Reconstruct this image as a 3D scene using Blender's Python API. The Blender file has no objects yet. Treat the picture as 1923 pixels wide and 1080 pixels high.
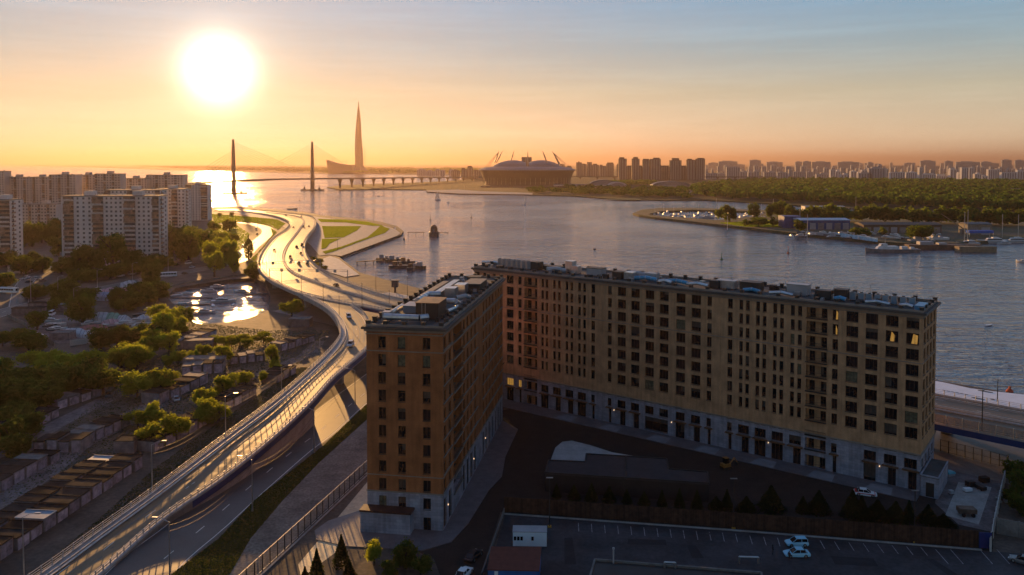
import bpy, math, random
from mathutils import Vector, Matrix, noise
from mathutils.geometry import tessellate_polygon
R = math.radians
rnd = random.Random(7)
SC = bpy.context.scene
COL = SC.collection

# ------------------------------------------------------------------ camera
PITCH = R(2.0)
FPX, CAMZ = 1500.0, 70.0
Y0 = 307 + FPX * math.tan(PITCH)
cam = bpy.data.cameras.new('camera')
cam_o = bpy.data.objects.new('camera', cam)
COL.objects.link(cam_o)
cam_o.location = (0, 0, CAMZ)
cam_o.rotation_euler = (R(90) - PITCH, 0, 0)
cam.sensor_width = 36.0
cam.lens = FPX / 1923 * 36.0
cam.shift_y = -(540 - Y0) / 1923
cam.clip_start = 1.0
cam.clip_end = 120000
SC.camera = cam_o

# ------------------------------------------------------------------ sun and sky
SUN_AZ, SUN_EL = R(-20.07), R(6.15)
SUN_DIR = Vector((math.sin(SUN_AZ) * math.cos(SUN_EL), math.cos(SUN_AZ) * math.cos(SUN_EL), math.sin(SUN_EL)))
sun = bpy.data.lights.new('sun', 'SUN')
sun.energy = 5.0
sun.angle = R(0.5)
sun.color = (1.0, 0.52, 0.17)
sun_o = bpy.data.objects.new('sun', sun)
COL.objects.link(sun_o)
sun_o.rotation_euler = SUN_DIR.to_track_quat('Z', 'Y').to_euler()

W = bpy.data.worlds.new('World')
SC.world = W
W.use_nodes = True
nt = W.node_tree
for n in list(nt.nodes):
    nt.nodes.remove(n)
def wn(t, **k):
    n = nt.nodes.new(t)
    for a, b in k.items():
        setattr(n, a, b)
    return n
out = wn('ShaderNodeOutputWorld')
sky = wn('ShaderNodeTexSky', sky_type='NISHITA', sun_disc=False)
sky.sun_elevation = SUN_EL
sky.sun_rotation = SUN_AZ
sky.altitude = 0
sky.air_density = 1.0
sky.dust_density = 1.0
sky.ozone_density = 2.0
bg = wn('ShaderNodeBackground')
bg.inputs['Strength'].default_value = 0.05
# the lens holds the brightest part of the sky back: c / (1 + c / 3)
soft = wn('ShaderNodeVectorMath', operation='MULTIPLY_ADD')
nt.links.new(sky.outputs[0], soft.inputs[0])
soft.inputs[1].default_value = (1 / 3,) * 3
soft.inputs[2].default_value = (1, 1, 1)
held = wn('ShaderNodeVectorMath', operation='DIVIDE')
nt.links.new(sky.outputs[0], held.inputs[0])
nt.links.new(soft.outputs[0], held.inputs[1])
tint = wn('ShaderNodeVectorMath', operation='MULTIPLY')      # the low sun's light is reddened by the air it crosses
nt.links.new(held.outputs[0], tint.inputs[0])
tint.inputs[1].default_value = (.76, .52, .34)
nt.links.new(tint.outputs[0], bg.inputs[0])
# the aureole round the low sun: light scattered forward by the damp air
geo = wn('ShaderNodeNewGeometry')
dot = wn('ShaderNodeVectorMath', operation='DOT_PRODUCT')
nt.links.new(geo.outputs['Incoming'], dot.inputs[0])
dot.inputs[1].default_value = (-SUN_DIR.x, -SUN_DIR.y, -SUN_DIR.z)
def wm(op, a, b=None, c=None):
    n = wn('ShaderNodeMath', operation=op)
    for i, v in enumerate((a, b, c)):
        if v is None:
            continue
        if isinstance(v, (int, float)):
            n.inputs[i].default_value = v
        else:
            nt.links.new(v, n.inputs[i])
    return n.outputs[0]
cosang = wm('MINIMUM', wm('MAXIMUM', dot.outputs['Value'], -1.0), 1.0)
ang = wm('MULTIPLY', wm('ARCCOSINE', cosang), 180 / math.pi)       # degrees from the sun
def lobe(width, power, colour, strength):
    q = wm('POWER', wm('DIVIDE', ang, width), power)
    e = wm('POWER', 2.718281828, wm('MULTIPLY', q, -1.0))
    b = wn('ShaderNodeBackground')
    b.inputs[0].default_value = (*colour, 1)
    nt.links.new(wm('MULTIPLY', e, strength), b.inputs[1])
    return b.outputs[0]
sep = wn('ShaderNodeSeparateXYZ')
nt.links.new(geo.outputs['Incoming'], sep.inputs[0])
elev = wm('MULTIPLY', wm('ARCSINE', wm('MULTIPLY', sep.outputs['Z'], -1.0)), 180 / math.pi)
ramp = wn('ShaderNodeValToRGB')
nt.links.new(wm('POWER', wm('DIVIDE', wm('MAXIMUM', elev, 0.0), 90.0), 0.5), ramp.inputs[0])
SKY_RAMP = ((0, (.60, .45, .29)), (2, (.52, .44, .31)), (5, (.325, .33, .26)), (8, (.165, .265, .315)),
            (12, (.085, .235, .385)), (22, (.090, .190, .34)), (45, (.082, .145, .28)), (90, (.050, .085, .19)))
el_ = ramp.color_ramp.elements
while len(el_) < len(SKY_RAMP):
    el_.new(0.5)
for e, (d, c) in zip(el_, SKY_RAMP):
    e.position = (d / 90) ** 0.5
    e.color = (*c, 1)
bg2 = wn('ShaderNodeBackground')
nt.links.new(ramp.outputs[0], bg2.inputs[0])
away = wn('ShaderNodeMapRange', interpolation_type='SMOOTHERSTEP')   # the sky opposite a setting sun is dimmer
nt.links.new(ang, away.inputs[0])
for i, v in enumerate((50.0, 135.0, 1.0, 0.60)):
    away.inputs[i + 1].default_value = v
# thin streaks of high cloud, barely brighter than the sky
cm = wn('ShaderNodeMapping'); cm.inputs['Scale'].default_value = (1.6, 1.6, 26.0); cm.inputs['Rotation'].default_value = (0.0, .03, 0)
nt.links.new(geo.outputs['Incoming'], cm.inputs[0])
cn = wn('ShaderNodeTexNoise'); cn.inputs['Scale'].default_value = 2.2; cn.inputs['Detail'].default_value = 6; cn.inputs['Roughness'].default_value = .62
nt.links.new(cm.outputs[0], cn.inputs['Vector'])
cl = wn('ShaderNodeMapRange')
nt.links.new(cn.outputs[0], cl.inputs[0])
for i, v in enumerate((.45, .75, .98, 1.13)):
    cl.inputs[i + 1].default_value = v
nt.links.new(wm('MULTIPLY', away.outputs[0], cl.outputs[0]), bg2.inputs[1])
acc = bg.outputs[0]
lobes = [bg2.outputs[0]] + [lobe(*L) for L in (
    (1.75, 2.0, (1.0, 0.93, 0.76), 2.2), (4.2, 2.0, (1.0, 0.68, 0.38), 0.26), (13.0, 2.0, (1.0, 0.70, 0.34), 0.06), (32.0, 2.0, (1.0, 0.62, 0.16), 0.055))]
for L in lobes:
    add = wn('ShaderNodeAddShader')
    nt.links.new(acc, add.inputs[0])
    nt.links.new(L, add.inputs[1])
    acc = add.outputs[0]
nt.links.new(acc, out.inputs[0])

SC.view_settings.view_transform = 'Standard'
SC.view_settings.look = 'None'
SC.view_settings.gamma = 1.0
SC.view_settings.use_curve_mapping = False
SC.view_settings.exposure = 0.55
SC.render.engine = 'CYCLES'
cy = SC.cycles
cy.max_bounces = 6
cy.diffuse_bounces = 2
cy.glossy_bounces = 3
cy.transmission_bounces = 2
cy.volume_bounces = 0
cy.transparent_max_bounces = 6
cy.use_denoising = True
cy.sample_clamp_indirect = 4.0
cy.caustics_reflective = False
cy.caustics_refractive = False
W.cycles.sampling_method = 'AUTOMATIC'

# ------------------------------------------------------------------ survey: a sight line of the picture -> a place on level z
def sight(px, py):
    a, b = (px - 961.5) / FPX, (Y0 - py) / FPX
    return Vector((a, math.cos(PITCH) + b * math.sin(PITCH), -math.sin(PITCH) + b * math.cos(PITCH)))
def G(px, py, z=0.0):
    d = sight(px, py)
    t = (z - CAMZ) / d.z
    return Vector((d.x * t, d.y * t, z))
def GL(pts, z=0.0):
    return [G(p[0], p[1], p[2] if len(p) > 2 else z) for p in pts]
def AT(px, py, Y):                       # the point seen at px, py at depth Y
    d = sight(px, py)
    t = Y / d.y
    return Vector((d.x * t, Y, CAMZ + d.z * t))
def U(a, b):
    return rnd.uniform(a, b)

# ------------------------------------------------------------------ materials
MATS = {}
def mat(name, col, rough=0.8, spec=0.3, metal=0.0, var=0.18, scale=0.4, bump=0.0, col2=None, emit=None, coord='world',
        fine=None, jitter=0.0, alpha=None, stretch=None):
    if name in MATS:
        return MATS[name]
    m = bpy.data.materials.new(name)
    m.use_nodes = True
    N, L = m.node_tree.nodes, m.node_tree.links
    b = N['Principled BSDF']
    b.inputs['Roughness'].default_value = rough
    b.inputs['Specular IOR Level'].default_value = spec
    b.inputs['Metallic'].default_value = metal
    if coord == 'world':
        src = N.new('ShaderNodeNewGeometry').outputs['Position']
    else:
        src = N.new('ShaderNodeTexCoord').outputs['Object']
    if stretch:
        mp = N.new('ShaderNodeMapping')
        mp.inputs['Scale'].default_value = stretch
        L.new(src, mp.inputs[0])
        src = mp.outputs[0]
    ns = N.new('ShaderNodeTexNoise')
    ns.inputs['Scale'].default_value = scale
    ns.inputs['Detail'].default_value = 5
    ns.inputs['Roughness'].default_value = 0.62
    L.new(src, ns.inputs['Vector'])
    cr = N.new('ShaderNodeValToRGB')
    c2 = col2 or tuple(min(1, c * (1 + var)) for c in col)
    c1 = col if col2 else tuple(c * (1 - var) for c in col)
    cr.color_ramp.elements[0].color = (*c1, 1)
    cr.color_ramp.elements[1].color = (*c2, 1)
    cr.color_ramp.elements[0].position = 0.36
    cr.color_ramp.elements[1].position = 0.64
    L.new(ns.outputs[0], cr.inputs[0])
    colour = cr.outputs[0]
    if fine:                              # a second, finer speckle: (scale, amount)
        n2 = N.new('ShaderNodeTexNoise')
        n2.inputs['Scale'].default_value = fine[0]
        n2.inputs['Detail'].default_value = 3
        L.new(src, n2.inputs['Vector'])
        mr = N.new('ShaderNodeMapRange')
        mr.inputs['From Min'].default_value, mr.inputs['From Max'].default_value = 0.3, 0.7
        mr.inputs['To Min'].default_value, mr.inputs['To Max'].default_value = 1 - fine[1], 1 + fine[1]
        L.new(n2.outputs[0], mr.inputs[0])
        mx = N.new('ShaderNodeVectorMath'); mx.operation = 'SCALE'
        L.new(colour, mx.inputs[0]); L.new(mr.outputs[0], mx.inputs['Scale'])
        colour = mx.outputs[0]
    if jitter:
        oi = N.new('ShaderNodeObjectInfo')
        mr = N.new('ShaderNodeMapRange')
        mr.inputs['To Min'].default_value, mr.inputs['To Max'].default_value = 1 - jitter, 1 + jitter
        L.new(oi.outputs['Random'], mr.inputs[0])
        mx = N.new('ShaderNodeVectorMath'); mx.operation = 'SCALE'
        L.new(colour, mx.inputs[0]); L.new(mr.outputs[0], mx.inputs['Scale'])
        colour = mx.outputs[0]
    L.new(colour, b.inputs['Base Color'])
    if bump:
        bp = N.new('ShaderNodeBump')
        bp.inputs['Distance'].default_value = bump
        bp.inputs['Strength'].default_value = 1.0
        L.new(ns.outputs[0], bp.inputs['Height'])
        L.new(bp.outputs[0], b.inputs['Normal'])
    if emit:
        b.inputs['Emission Color'].default_value = (*emit[0], 1)
        b.inputs['Emission Strength'].default_value = emit[1]
    if alpha is not None:
        b.inputs['Alpha'].default_value = alpha
    MATS[name] = m
    return m

def leaf_mat(name, col, trans, hue=0.25):
    m = bpy.data.materials.new(name)
    m.use_nodes = True
    N, L = m.node_tree.nodes, m.node_tree.links
    N.clear()
    o = N.new('ShaderNodeOutputMaterial')
    oi = N.new('ShaderNodeObjectInfo')
    g = N.new('ShaderNodeNewGeometry')
    ns = N.new('ShaderNodeTexNoise'); ns.inputs['Scale'].default_value = 0.9
    L.new(g.outputs['Position'], ns.inputs[0])
    a = N.new('ShaderNodeMath'); a.operation = 'ADD'
    L.new(oi.outputs['Random'], a.inputs[0]); L.new(ns.outputs[0], a.inputs[1])
    outs = []
    for c in (col, trans):
        mr = N.new('ShaderNodeMapRange')
        mr.inputs['From Max'].default_value = 1.5
        mr.inputs['From Min'].default_value = 0.3
        mr.inputs['To Min'].default_value, mr.inputs['To Max'].default_value = 1 - hue, 1 + hue
        L.new(a.outputs[0], mr.inputs[0])
        sc = N.new('ShaderNodeVectorMath'); sc.operation = 'SCALE'
        sc.inputs[0].default_value = c
        L.new(mr.outputs[0], sc.inputs['Scale'])
        outs.append(sc.outputs[0])
    d = N.new('ShaderNodeBsdfDiffuse'); L.new(outs[0], d.inputs[0])
    t = N.new('ShaderNodeBsdfTranslucent'); L.new(outs[1], t.inputs[0])
    mx = N.new('ShaderNodeMixShader'); mx.inputs[0].default_value = 0.45
    L.new(d.outputs[0], mx.inputs[1]); L.new(t.outputs[0], mx.inputs[2])
    L.new(mx.outputs[0], o.inputs[0])
    return m

def masonry(name, c1, c2, mortar, bw, bh, coord_scale=1.0, rough=0.85, mort=0.012, var=0.5):
    """bricks or stone slabs laid in the wall's own (x + y, z)"""
    m = bpy.data.materials.new(name)
    m.use_nodes = True
    N, L = m.node_tree.nodes, m.node_tree.links
    b = N['Principled BSDF']
    b.inputs['Roughness'].default_value = rough
    b.inputs['Specular IOR Level'].default_value = 0.2
    tc = N.new('ShaderNodeTexCoord')
    sp = N.new('ShaderNodeSeparateXYZ'); L.new(tc.outputs['Object'], sp.inputs[0])
    ad = N.new('ShaderNodeMath'); ad.operation = 'ADD'; L.new(sp.outputs[0], ad.inputs[0]); L.new(sp.outputs[1], ad.inputs[1])
    cb = N.new('ShaderNodeCombineXYZ'); L.new(ad.outputs[0], cb.inputs[0]); L.new(sp.outputs[2], cb.inputs[1])
    br = N.new('ShaderNodeTexBrick')
    br.inputs['Color1'].default_value = (*c1, 1); br.inputs['Color2'].default_value = (*c2, 1)
    br.inputs['Mortar'].default_value = (*mortar, 1)
    br.inputs['Scale'].default_value = 1.0
    br.inputs['Brick Width'].default_value = bw; br.inputs['Row Height'].default_value = bh
    br.inputs['Mortar Size'].default_value = mort; br.inputs['Bias'].default_value = 0.0
    L.new(cb.outputs[0], br.inputs['Vector'])
    ns = N.new('ShaderNodeTexNoise'); ns.inputs['Scale'].default_value = 0.35; ns.inputs['Detail'].default_value = 6
    L.new(tc.outputs['Object'], ns.inputs[0])
    mr = N.new('ShaderNodeMapRange')
    mr.inputs['From Min'].default_value, mr.inputs['From Max'].default_value = 0.3, 0.7
    mr.inputs['To Min'].default_value, mr.inputs['To Max'].default_value = 1 - var * .5, 1 + var * .5
    L.new(ns.outputs[0], mr.inputs[0])
    sc = N.new('ShaderNodeVectorMath'); sc.operation = 'SCALE'
    L.new(br.outputs[0], sc.inputs[0]); L.new(mr.outputs[0], sc.inputs['Scale'])
    mp = N.new('ShaderNodeMapping'); mp.inputs['Scale'].default_value = (1.3, 1.3, .10)
    L.new(tc.outputs['Object'], mp.inputs[0])
    n3 = N.new('ShaderNodeTexNoise'); n3.inputs['Scale'].default_value = 1.0; n3.inputs['Detail'].default_value = 4
    L.new(mp.outputs[0], n3.inputs['Vector'])
    m3 = N.new('ShaderNodeMapRange')
    m3.inputs['From Min'].default_value, m3.inputs['From Max'].default_value = 0.3, 0.7
    m3.inputs['To Min'].default_value, m3.inputs['To Max'].default_value = .80, 1.16
    L.new(n3.outputs[0], m3.inputs[0])
    s3 = N.new('ShaderNodeVectorMath'); s3.operation = 'SCALE'
    L.new(sc.outputs[0], s3.inputs[0]); L.new(m3.outputs[0], s3.inputs['Scale'])
    L.new(s3.outputs[0], b.inputs['Base Color'])
    MATS[name] = m
    return m

# ------------------------------------------------------------------ mesh building
class MB:
    def __init__(s):
        s.v, s.f = [], []
    def poly(s, pts):
        n = len(s.v)
        s.v += [tuple(p) for p in pts]
        s.f.append(tuple(range(n, n + len(pts))))
        return s
    def box(s, cx, cy, cz, sx, sy, sz, rz=0.0, tilt=None):
        """centre x, y and BOTTOM z"""
        c, q = math.cos(rz), math.sin(rz)
        n = len(s.v)
        for dz in (0, sz):
            for dx, dy in ((-1, -1), (1, -1), (1, 1), (-1, 1)):
                x, y = dx * sx / 2, dy * sy / 2
                s.v.append((cx + x * c - y * q, cy + x * q + y * c, cz + dz + (tilt[0] * x + tilt[1] * y if tilt else 0)))
        s.f += [(n, n + 3, n + 2, n + 1), (n + 4, n + 5, n + 6, n + 7)] + \
               [(n + i, n + (i + 1) % 4, n + 4 + (i + 1) % 4, n + 4 + i) for i in range(4)]
        return s
    def span(s, x0, x1, y0, y1, z0, z1):
        return s.box((x0 + x1) / 2, (y0 + y1) / 2, z0, x1 - x0, y1 - y0, z1 - z0)
    def tube(s, p, q, r, r2=None, n=6, cap=True):
        p, q = Vector(p), Vector(q)
        r2 = r if r2 is None else r2
        d = (q - p).normalized()
        a = d.orthogonal().normalized()
        b = d.cross(a)
        k = len(s.v)
        for c, rr in ((p, r), (q, r2)):
            for i in range(n):
                t = 2 * math.pi * i / n
                s.v.append(tuple(c + a * (rr * math.cos(t)) + b * (rr * math.sin(t))))
        s.f += [(k + i, k + (i + 1) % n, k + n + (i + 1) % n, k + n + i) for i in range(n)]
        if cap:
            s.f += [tuple(range(k + n - 1, k - 1, -1)), tuple(range(k + n, k + 2 * n))]
        return s
    def chain(s, pts, r, n=5):
        for a, b in zip(pts[:-1], pts[1:]):
            s.tube(a, b, r, n=n, cap=False)
        return s
    def prism(s, pts, z0, z1, bottom=True):
        """plan outline raised from z0 to z1"""
        if sum(pts[i][0] * pts[(i + 1) % len(pts)][1] - pts[(i + 1) % len(pts)][0] * pts[i][1] for i in range(len(pts))) < 0:
            pts = pts[::-1]
        n, k = len(pts), len(s.v)
        s.v += [(p[0], p[1], z0) for p in pts] + [(p[0], p[1], z1) for p in pts]
        s.f += [(k + i, k + (i + 1) % n, k + n + (i + 1) % n, k + n + i) for i in range(n)]
        s.f.append(tuple(range(k + n, k + 2 * n)))
        if bottom:
            s.f.append(tuple(range(k + n - 1, k - 1, -1)))
        return s
    def loft(s, rings, close=True, caps=True):
        """rings: equal lists of points"""
        k, n = len(s.v), len(rings[0])
        for r in rings:
            s.v += [tuple(p) for p in r]
        for j in range(len(rings) - 1):
            for i in range(n if close else n - 1):
                a, b = k + j * n + i, k + j * n + (i + 1) % n
                s.f.append((a, b, b + n, a + n))
        if caps and close:
            s.f += [tuple(range(k + n - 1, k - 1, -1)), tuple(range(k + (len(rings) - 1) * n, k + len(rings) * n))]
        return s
    def lathe(s, prof, cx=0, cy=0, n=16, sx=1, sy=1):
        return s.loft([[(cx + r * sx * math.cos(2 * math.pi * i / n), cy + r * sy * math.sin(2 * math.pi * i / n), z) for i in range(n)] for r, z in prof])
    def mesh(s, name, m, smooth=False):
        me = bpy.data.meshes.new(name)
        me.from_pydata(s.v, [], s.f)
        me.materials.append(m)
        if smooth:
            me.shade_smooth()
        me.update()
        return me
    def build(s, name, m, parent=None, smooth=False, kind=None, label=None):
        return put(name, s.mesh(name, m, smooth), parent, kind=kind, label=label)

def put(name, me, parent=None, loc=None, rz=0.0, kind=None, label=None, scale=None):
    o = bpy.data.objects.new(name, me)
    COL.objects.link(o)
    if parent:
        o.parent = parent
    if loc is not None:
        o.location = loc
    if rz:
        o.rotation_euler = (0, 0, rz)
    if scale is not None:
        o.scale = scale
    if kind:
        o['kind'] = kind
    if label:
        o['label'] = label
    return o

def thing(name, label, cat, loc=(0, 0, 0), rz=0.0, group=None):
    o = bpy.data.objects.new(name, None)
    COL.objects.link(o)
    o.location = loc
    o.rotation_euler = (0, 0, rz)
    o.empty_display_size = 0.5
    tag(o, label, cat, group)
    return o
def tag(o, label, cat, group=None):
    o['label'] = label
    o['category'] = cat
    if group:
        o['group'] = group
    return o
def dup(root, loc, rz=None, label=None, group=None, scale=None, swap=None):
    """a copy of a thing with copies of its parts and sub-parts; meshes are shared; swap gives parts another mesh"""
    r = root.copy()
    COL.objects.link(r)
    r.location = loc
    if rz is not None:
        r.rotation_euler = (0, 0, rz)
    if label:
        r['label'] = label
    if group:
        r['group'] = group
    if scale is not None:
        r.scale = scale if hasattr(scale, '__len__') else (scale,) * 3
    def kids(a, b):
        for ch in a.children:
            c = ch.copy()
            COL.objects.link(c)
            c.parent = b
            key = ch.name.split('.')[0]
            if swap and key in swap:
                c.data = swap[key]
            kids(ch, c)
    kids(root, r)
    return r

def smooth_line(pts, step=4.0):
    """Catmull-Rom through the points, then evenly spaced"""
    P = [Vector(p) for p in pts]
    P = [P[0] * 2 - P[1]] + P + [P[-1] * 2 - P[-2]]
    fine = []
    for i in range(1, len(P) - 2):
        a, b, c, d = P[i - 1:i + 3]
        for k in range(12):
            t = k / 12
            fine.append(0.5 * ((2 * b) + (c - a) * t + (2 * a - 5 * b + 4 * c - d) * t * t + (3 * b - 3 * c + d - a) * t ** 3))
    fine.append(P[-2])
    L = [0]
    for a, b in zip(fine[:-1], fine[1:]):
        L.append(L[-1] + (b - a).length)
    n = max(2, int(round(L[-1] / step)))
    outp, j = [], 0
    for k in range(n + 1):
        s = L[-1] * k / n
        while j < len(L) - 2 and L[j + 1] < s:
            j += 1
        t = (s - L[j]) / max(1e-9, L[j + 1] - L[j])
        outp.append(fine[j].lerp(fine[j + 1], t))
    return outp
def resample(pts, n):
    L = [0]
    for a, b in zip(pts[:-1], pts[1:]):
        L.append(L[-1] + (b - a).length)
    outp, j = [], 0
    for k in range(n + 1):
        s = L[-1] * k / n
        while j < len(L) - 2 and L[j + 1] < s:
            j += 1
        t = (s - L[j]) / max(1e-9, L[j + 1] - L[j])
        outp.append(pts[j].lerp(pts[j + 1], t))
    return outp
def offset(line, d, dz=0.0):
    """shift a line sideways (left of travel is +)"""
    r = []
    for i, p in enumerate(line):
        t = line[min(i + 1, len(line) - 1)] - line[max(i - 1, 0)]
        n = Vector((-t.y, t.x, 0)).normalized()
        r.append(p + n * d + Vector((0, 0, dz)))
    return r
def strip(mb, a, b):
    k = len(mb.v)
    for p, q in zip(a, b):
        mb.v += [tuple(p), tuple(q)]
    for i in range(min(len(a), len(b)) - 1):
        j = k + 2 * i
        mb.f.append((j, j + 1, j + 3, j + 2))
    return mb
def wall_line(mb, line, w, z0, z1):
    """a low wall following a line; z0 and z1 above the line"""
    a, b = offset(line, w / 2), offset(line, -w / 2)
    up = lambda l, z: [p + Vector((0, 0, z)) for p in l]
    strip(mb, up(a, z0), up(a, z1)); strip(mb, up(a, z1), up(b, z1)); strip(mb, up(b, z1), up(b, z0))
    return mb
def sheet(name, outline, z, m, holes=(), kind='structure', skirt=0.0, parent=None):
    """a flat sheet over a plan outline, with a skirt downwards"""
    loops = [[Vector((p[0], p[1], 0)) for p in l] for l in (outline, *holes)]
    tris = tessellate_polygon(loops)
    vs = [v for l in loops for v in l]
    mb = MB()
    mb.v = [(v.x, v.y, z) for v in vs]
    for t in tris:
        a, b, c = (vs[i] for i in t)
        mb.f.append(tuple(t) if (b - a).cross(c - a).z > 0 else tuple(t)[::-1])
    if skirt:
        k = 0
        for l in loops:
            n = len(l)
            base = len(mb.v)
            mb.v += [(v.x, v.y, z - skirt) for v in l]
            for i in range(n):
                mb.f.append((k + i, k + (i + 1) % n, base + (i + 1) % n, base + i))
            k += n
    return mb.build(name, m, parent, kind=kind)
def inside(p, poly):
    c = False
    for i in range(len(poly)):
        a, b = poly[i], poly[i - 1]
        if (a[1] > p[1]) != (b[1] > p[1]) and p[0] < (b[0] - a[0]) * (p[1] - a[1]) / (b[1] - a[1]) + a[0]:
            c = not c
    return c

# ------------------------------------------------------------------ materials of the place
asphalt = mat('asphalt', (.050, .048, .048), rough=.55, spec=.5, var=.22, scale=.15, fine=(2.5, .16), bump=.01)
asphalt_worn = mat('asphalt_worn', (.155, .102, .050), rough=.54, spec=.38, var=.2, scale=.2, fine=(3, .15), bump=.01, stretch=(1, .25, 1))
concrete = mat('concrete', (.30, .28, .26), rough=.8, var=.18, scale=.35, fine=(3, .12))
concrete_pale = mat('concrete_pale', (.42, .40, .38), rough=.75, var=.15, scale=.3, fine=(2, .1))
concrete_dark = mat('concrete_dark', (.16, .15, .14), rough=.85, var=.25, scale=.3, fine=(2, .15))
paving = mat('paving', (.115, .10, .105), rough=.5, spec=.5, var=.2, scale=.5, fine=(4, .12))
dirt = mat('dirt', (.080, .062, .048), rough=.8, var=.35, scale=.12, fine=(1.2, .3), bump=.05)
gravel = mat('gravel', (.17, .145, .12), rough=.95, var=.3, scale=.18, fine=(1.8, .35), bump=.06)
grass_m = mat('grass_green', (.055, .085, .014), rough=.7, spec=.25, col2=(.10, .13, .022), scale=.25, fine=(2.2, .35), bump=.12)
grass_dry = mat('grass_dry', (.075, .070, .028), rough=.95, spec=.1, col2=(.12, .105, .05), scale=.12, fine=(1.5, .3), bump=.1)
far_green = mat('far_green', (.035, .042, .018), rough=.95, spec=.1, col2=(.075, .07, .035), scale=.01)
white_line = mat('white_paint', (.72, .70, .66), rough=.7, var=.1)
steel = mat('galvanised_steel', (.42, .42, .43), rough=.32, metal=.85, var=.12, scale=1)
steel_rail = mat('rail_steel', (.50, .49, .48), rough=.38, metal=.6, var=.1, scale=1)
blue_paint = mat('blue_girder_paint', (.008, .035, .14), rough=.45, var=.1)
dark_metal = mat('dark_metal', (.035, .033, .033), rough=.5, metal=.3)
rubber = mat('tyre_rubber', (.02, .02, .02), rough=.9)
glass_dark = mat('dark_glass', (.008, .009, .012), rough=.08, spec=.35, var=.3, scale=.4, jitter=.4)
bark = mat('bark', (.07, .05, .035), rough=.95, scale=2)

# water: small wind waves over longer ones
def water_mat():
    m = bpy.data.materials.new('river_water')
    m.use_nodes = True
    N, L = m.node_tree.nodes, m.node_tree.links
    b = N['Principled BSDF']
    b.inputs['Base Color'].default_value = (.095, .105, .135, 1)
    b.inputs['Roughness'].default_value = .17
    b.inputs['IOR'].default_value = 1.333
    b.inputs['Specular IOR Level'].default_value = 1.0
    g = N.new('ShaderNodeNewGeometry')
    prev = None
    for sc, det, dist, st, rot in ((.018, 3, 1.6, (1, 1, 1), 0), (.075, 3, 1.9, (.45, 1.25, 1), .35), (.32, 3, .62, (.6, 1.2, 1), .2)):
        mp = N.new('ShaderNodeMapping')
        mp.inputs['Scale'].default_value = st
        mp.inputs['Rotation'].default_value = (0, 0, rot)
        L.new(g.outputs['Position'], mp.inputs[0])
        ns = N.new('ShaderNodeTexNoise')
        ns.inputs['Scale'].default_value = sc
        ns.inputs['Detail'].default_value = det
        ns.inputs['Roughness'].default_value = .6
        ns.inputs['Distortion'].default_value = .6
        L.new(mp.outputs[0], ns.inputs['Vector'])
        bp = N.new('ShaderNodeBump')
        bp.inputs['Strength'].default_value = 1.0
        bp.inputs['Distance'].default_value = dist
        L.new(ns.outputs[0], bp.inputs['Height'])
        if prev:
            L.new(prev.outputs[0], bp.inputs['Normal'])
        prev = bp
    L.new(prev.outputs[0], b.inputs['Normal'])
    # gusts: patches of rougher and smoother water
    g2 = N.new('ShaderNodeTexNoise'); g2.inputs['Scale'].default_value = .006; g2.inputs['Detail'].default_value = 4
    L.new(g.outputs['Position'], g2.inputs['Vector'])
    mr = N.new('ShaderNodeMapRange')
    mr.inputs['From Min'].default_value, mr.inputs['From Max'].default_value = .35, .65
    mr.inputs['To Min'].default_value, mr.inputs['To Max'].default_value = .05, .16
    L.new(g2.outputs[0], mr.inputs[0]); L.new(mr.outputs[0], b.inputs['Roughness'])
    return m
water_m = water_mat()
mb = MB()
xs = (-60000, -8000, -1500, 0, 1500, 8000, 60000)
ys = (-600, 300, 1500, 8000, 85000)
for i in range(6):
    for j in range(4):
        mb.poly([(xs[i], ys[j], -2), (xs[i + 1], ys[j], -2), (xs[i + 1], ys[j + 1], -2), (xs[i], ys[j + 1], -2)])
mb.build('water', water_m, kind='structure')

# the near bank
MARINA = [G(*p, -2) for p in ((312, 566), (328, 548), (372, 540), (430, 531), (478, 528), (500, 540), (508, 560), (504, 590),
                              (470, 606), (430, 613), (372, 618), (345, 602), (335, 585))]
SHORE = [Vector((-3000, -300, 0)), Vector((-3000, 2300, 0)), Vector((-1300, 2150, 0)), Vector((-790, 1850, 0))] + \
        [G(*p, -2) for p in ((385, 388), (400, 390.6), (440, 390), (492, 393.4), (545, 398.4), (588, 403.5), (602, 407), (660, 412.5),
                             (712, 419), (746, 428), (758, 438), (752, 445), (700, 463), (641, 485), (620, 482), (637, 488), (676, 518))] + \
        [Vector((-18, 398, 0)), Vector((139, 254, 0)), Vector((400, 10, 0)), Vector((700, -300, 0))]
sheet('ground', SHORE, 0.0, dirt, holes=(MARINA,), skirt=3.0)

# north bank with the city, and the far shore of the gulf
NORTH = [G(*p, -2) for p in ((614, 353), (640, 357.5), (720, 356.5), (800, 357.5), (802, 360.5), (862, 364), (900, 365.5), (975, 366.5),
                             (1080, 369.5), (1140, 374.5), (1240, 377.5), (1320, 377), (1413, 381.5), (1527, 390), (1624, 395),
                             (1754, 402), (1923, 407))] + [Vector((2600, 900, 0)), Vector((60000, 3000, 0)), Vector((60000, 80000, 0)), Vector((-60000, 80000, 0)),
                             Vector((-60000, 60000, 0))] + \
        [G(*p, -2) for p in ((0, 310.2), (150, 313.6), (250, 317), (330, 320), (400, 321.5), (520, 324.5), (640, 327), (730, 327.6),
                             (800, 328.6), (860, 330), (905, 333.5), (870, 338), (840, 341), (790, 343.5), (700, 346.5), (645, 349))]
sheet('far_land', NORTH, 0.2, far_green, skirt=3.0)

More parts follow.
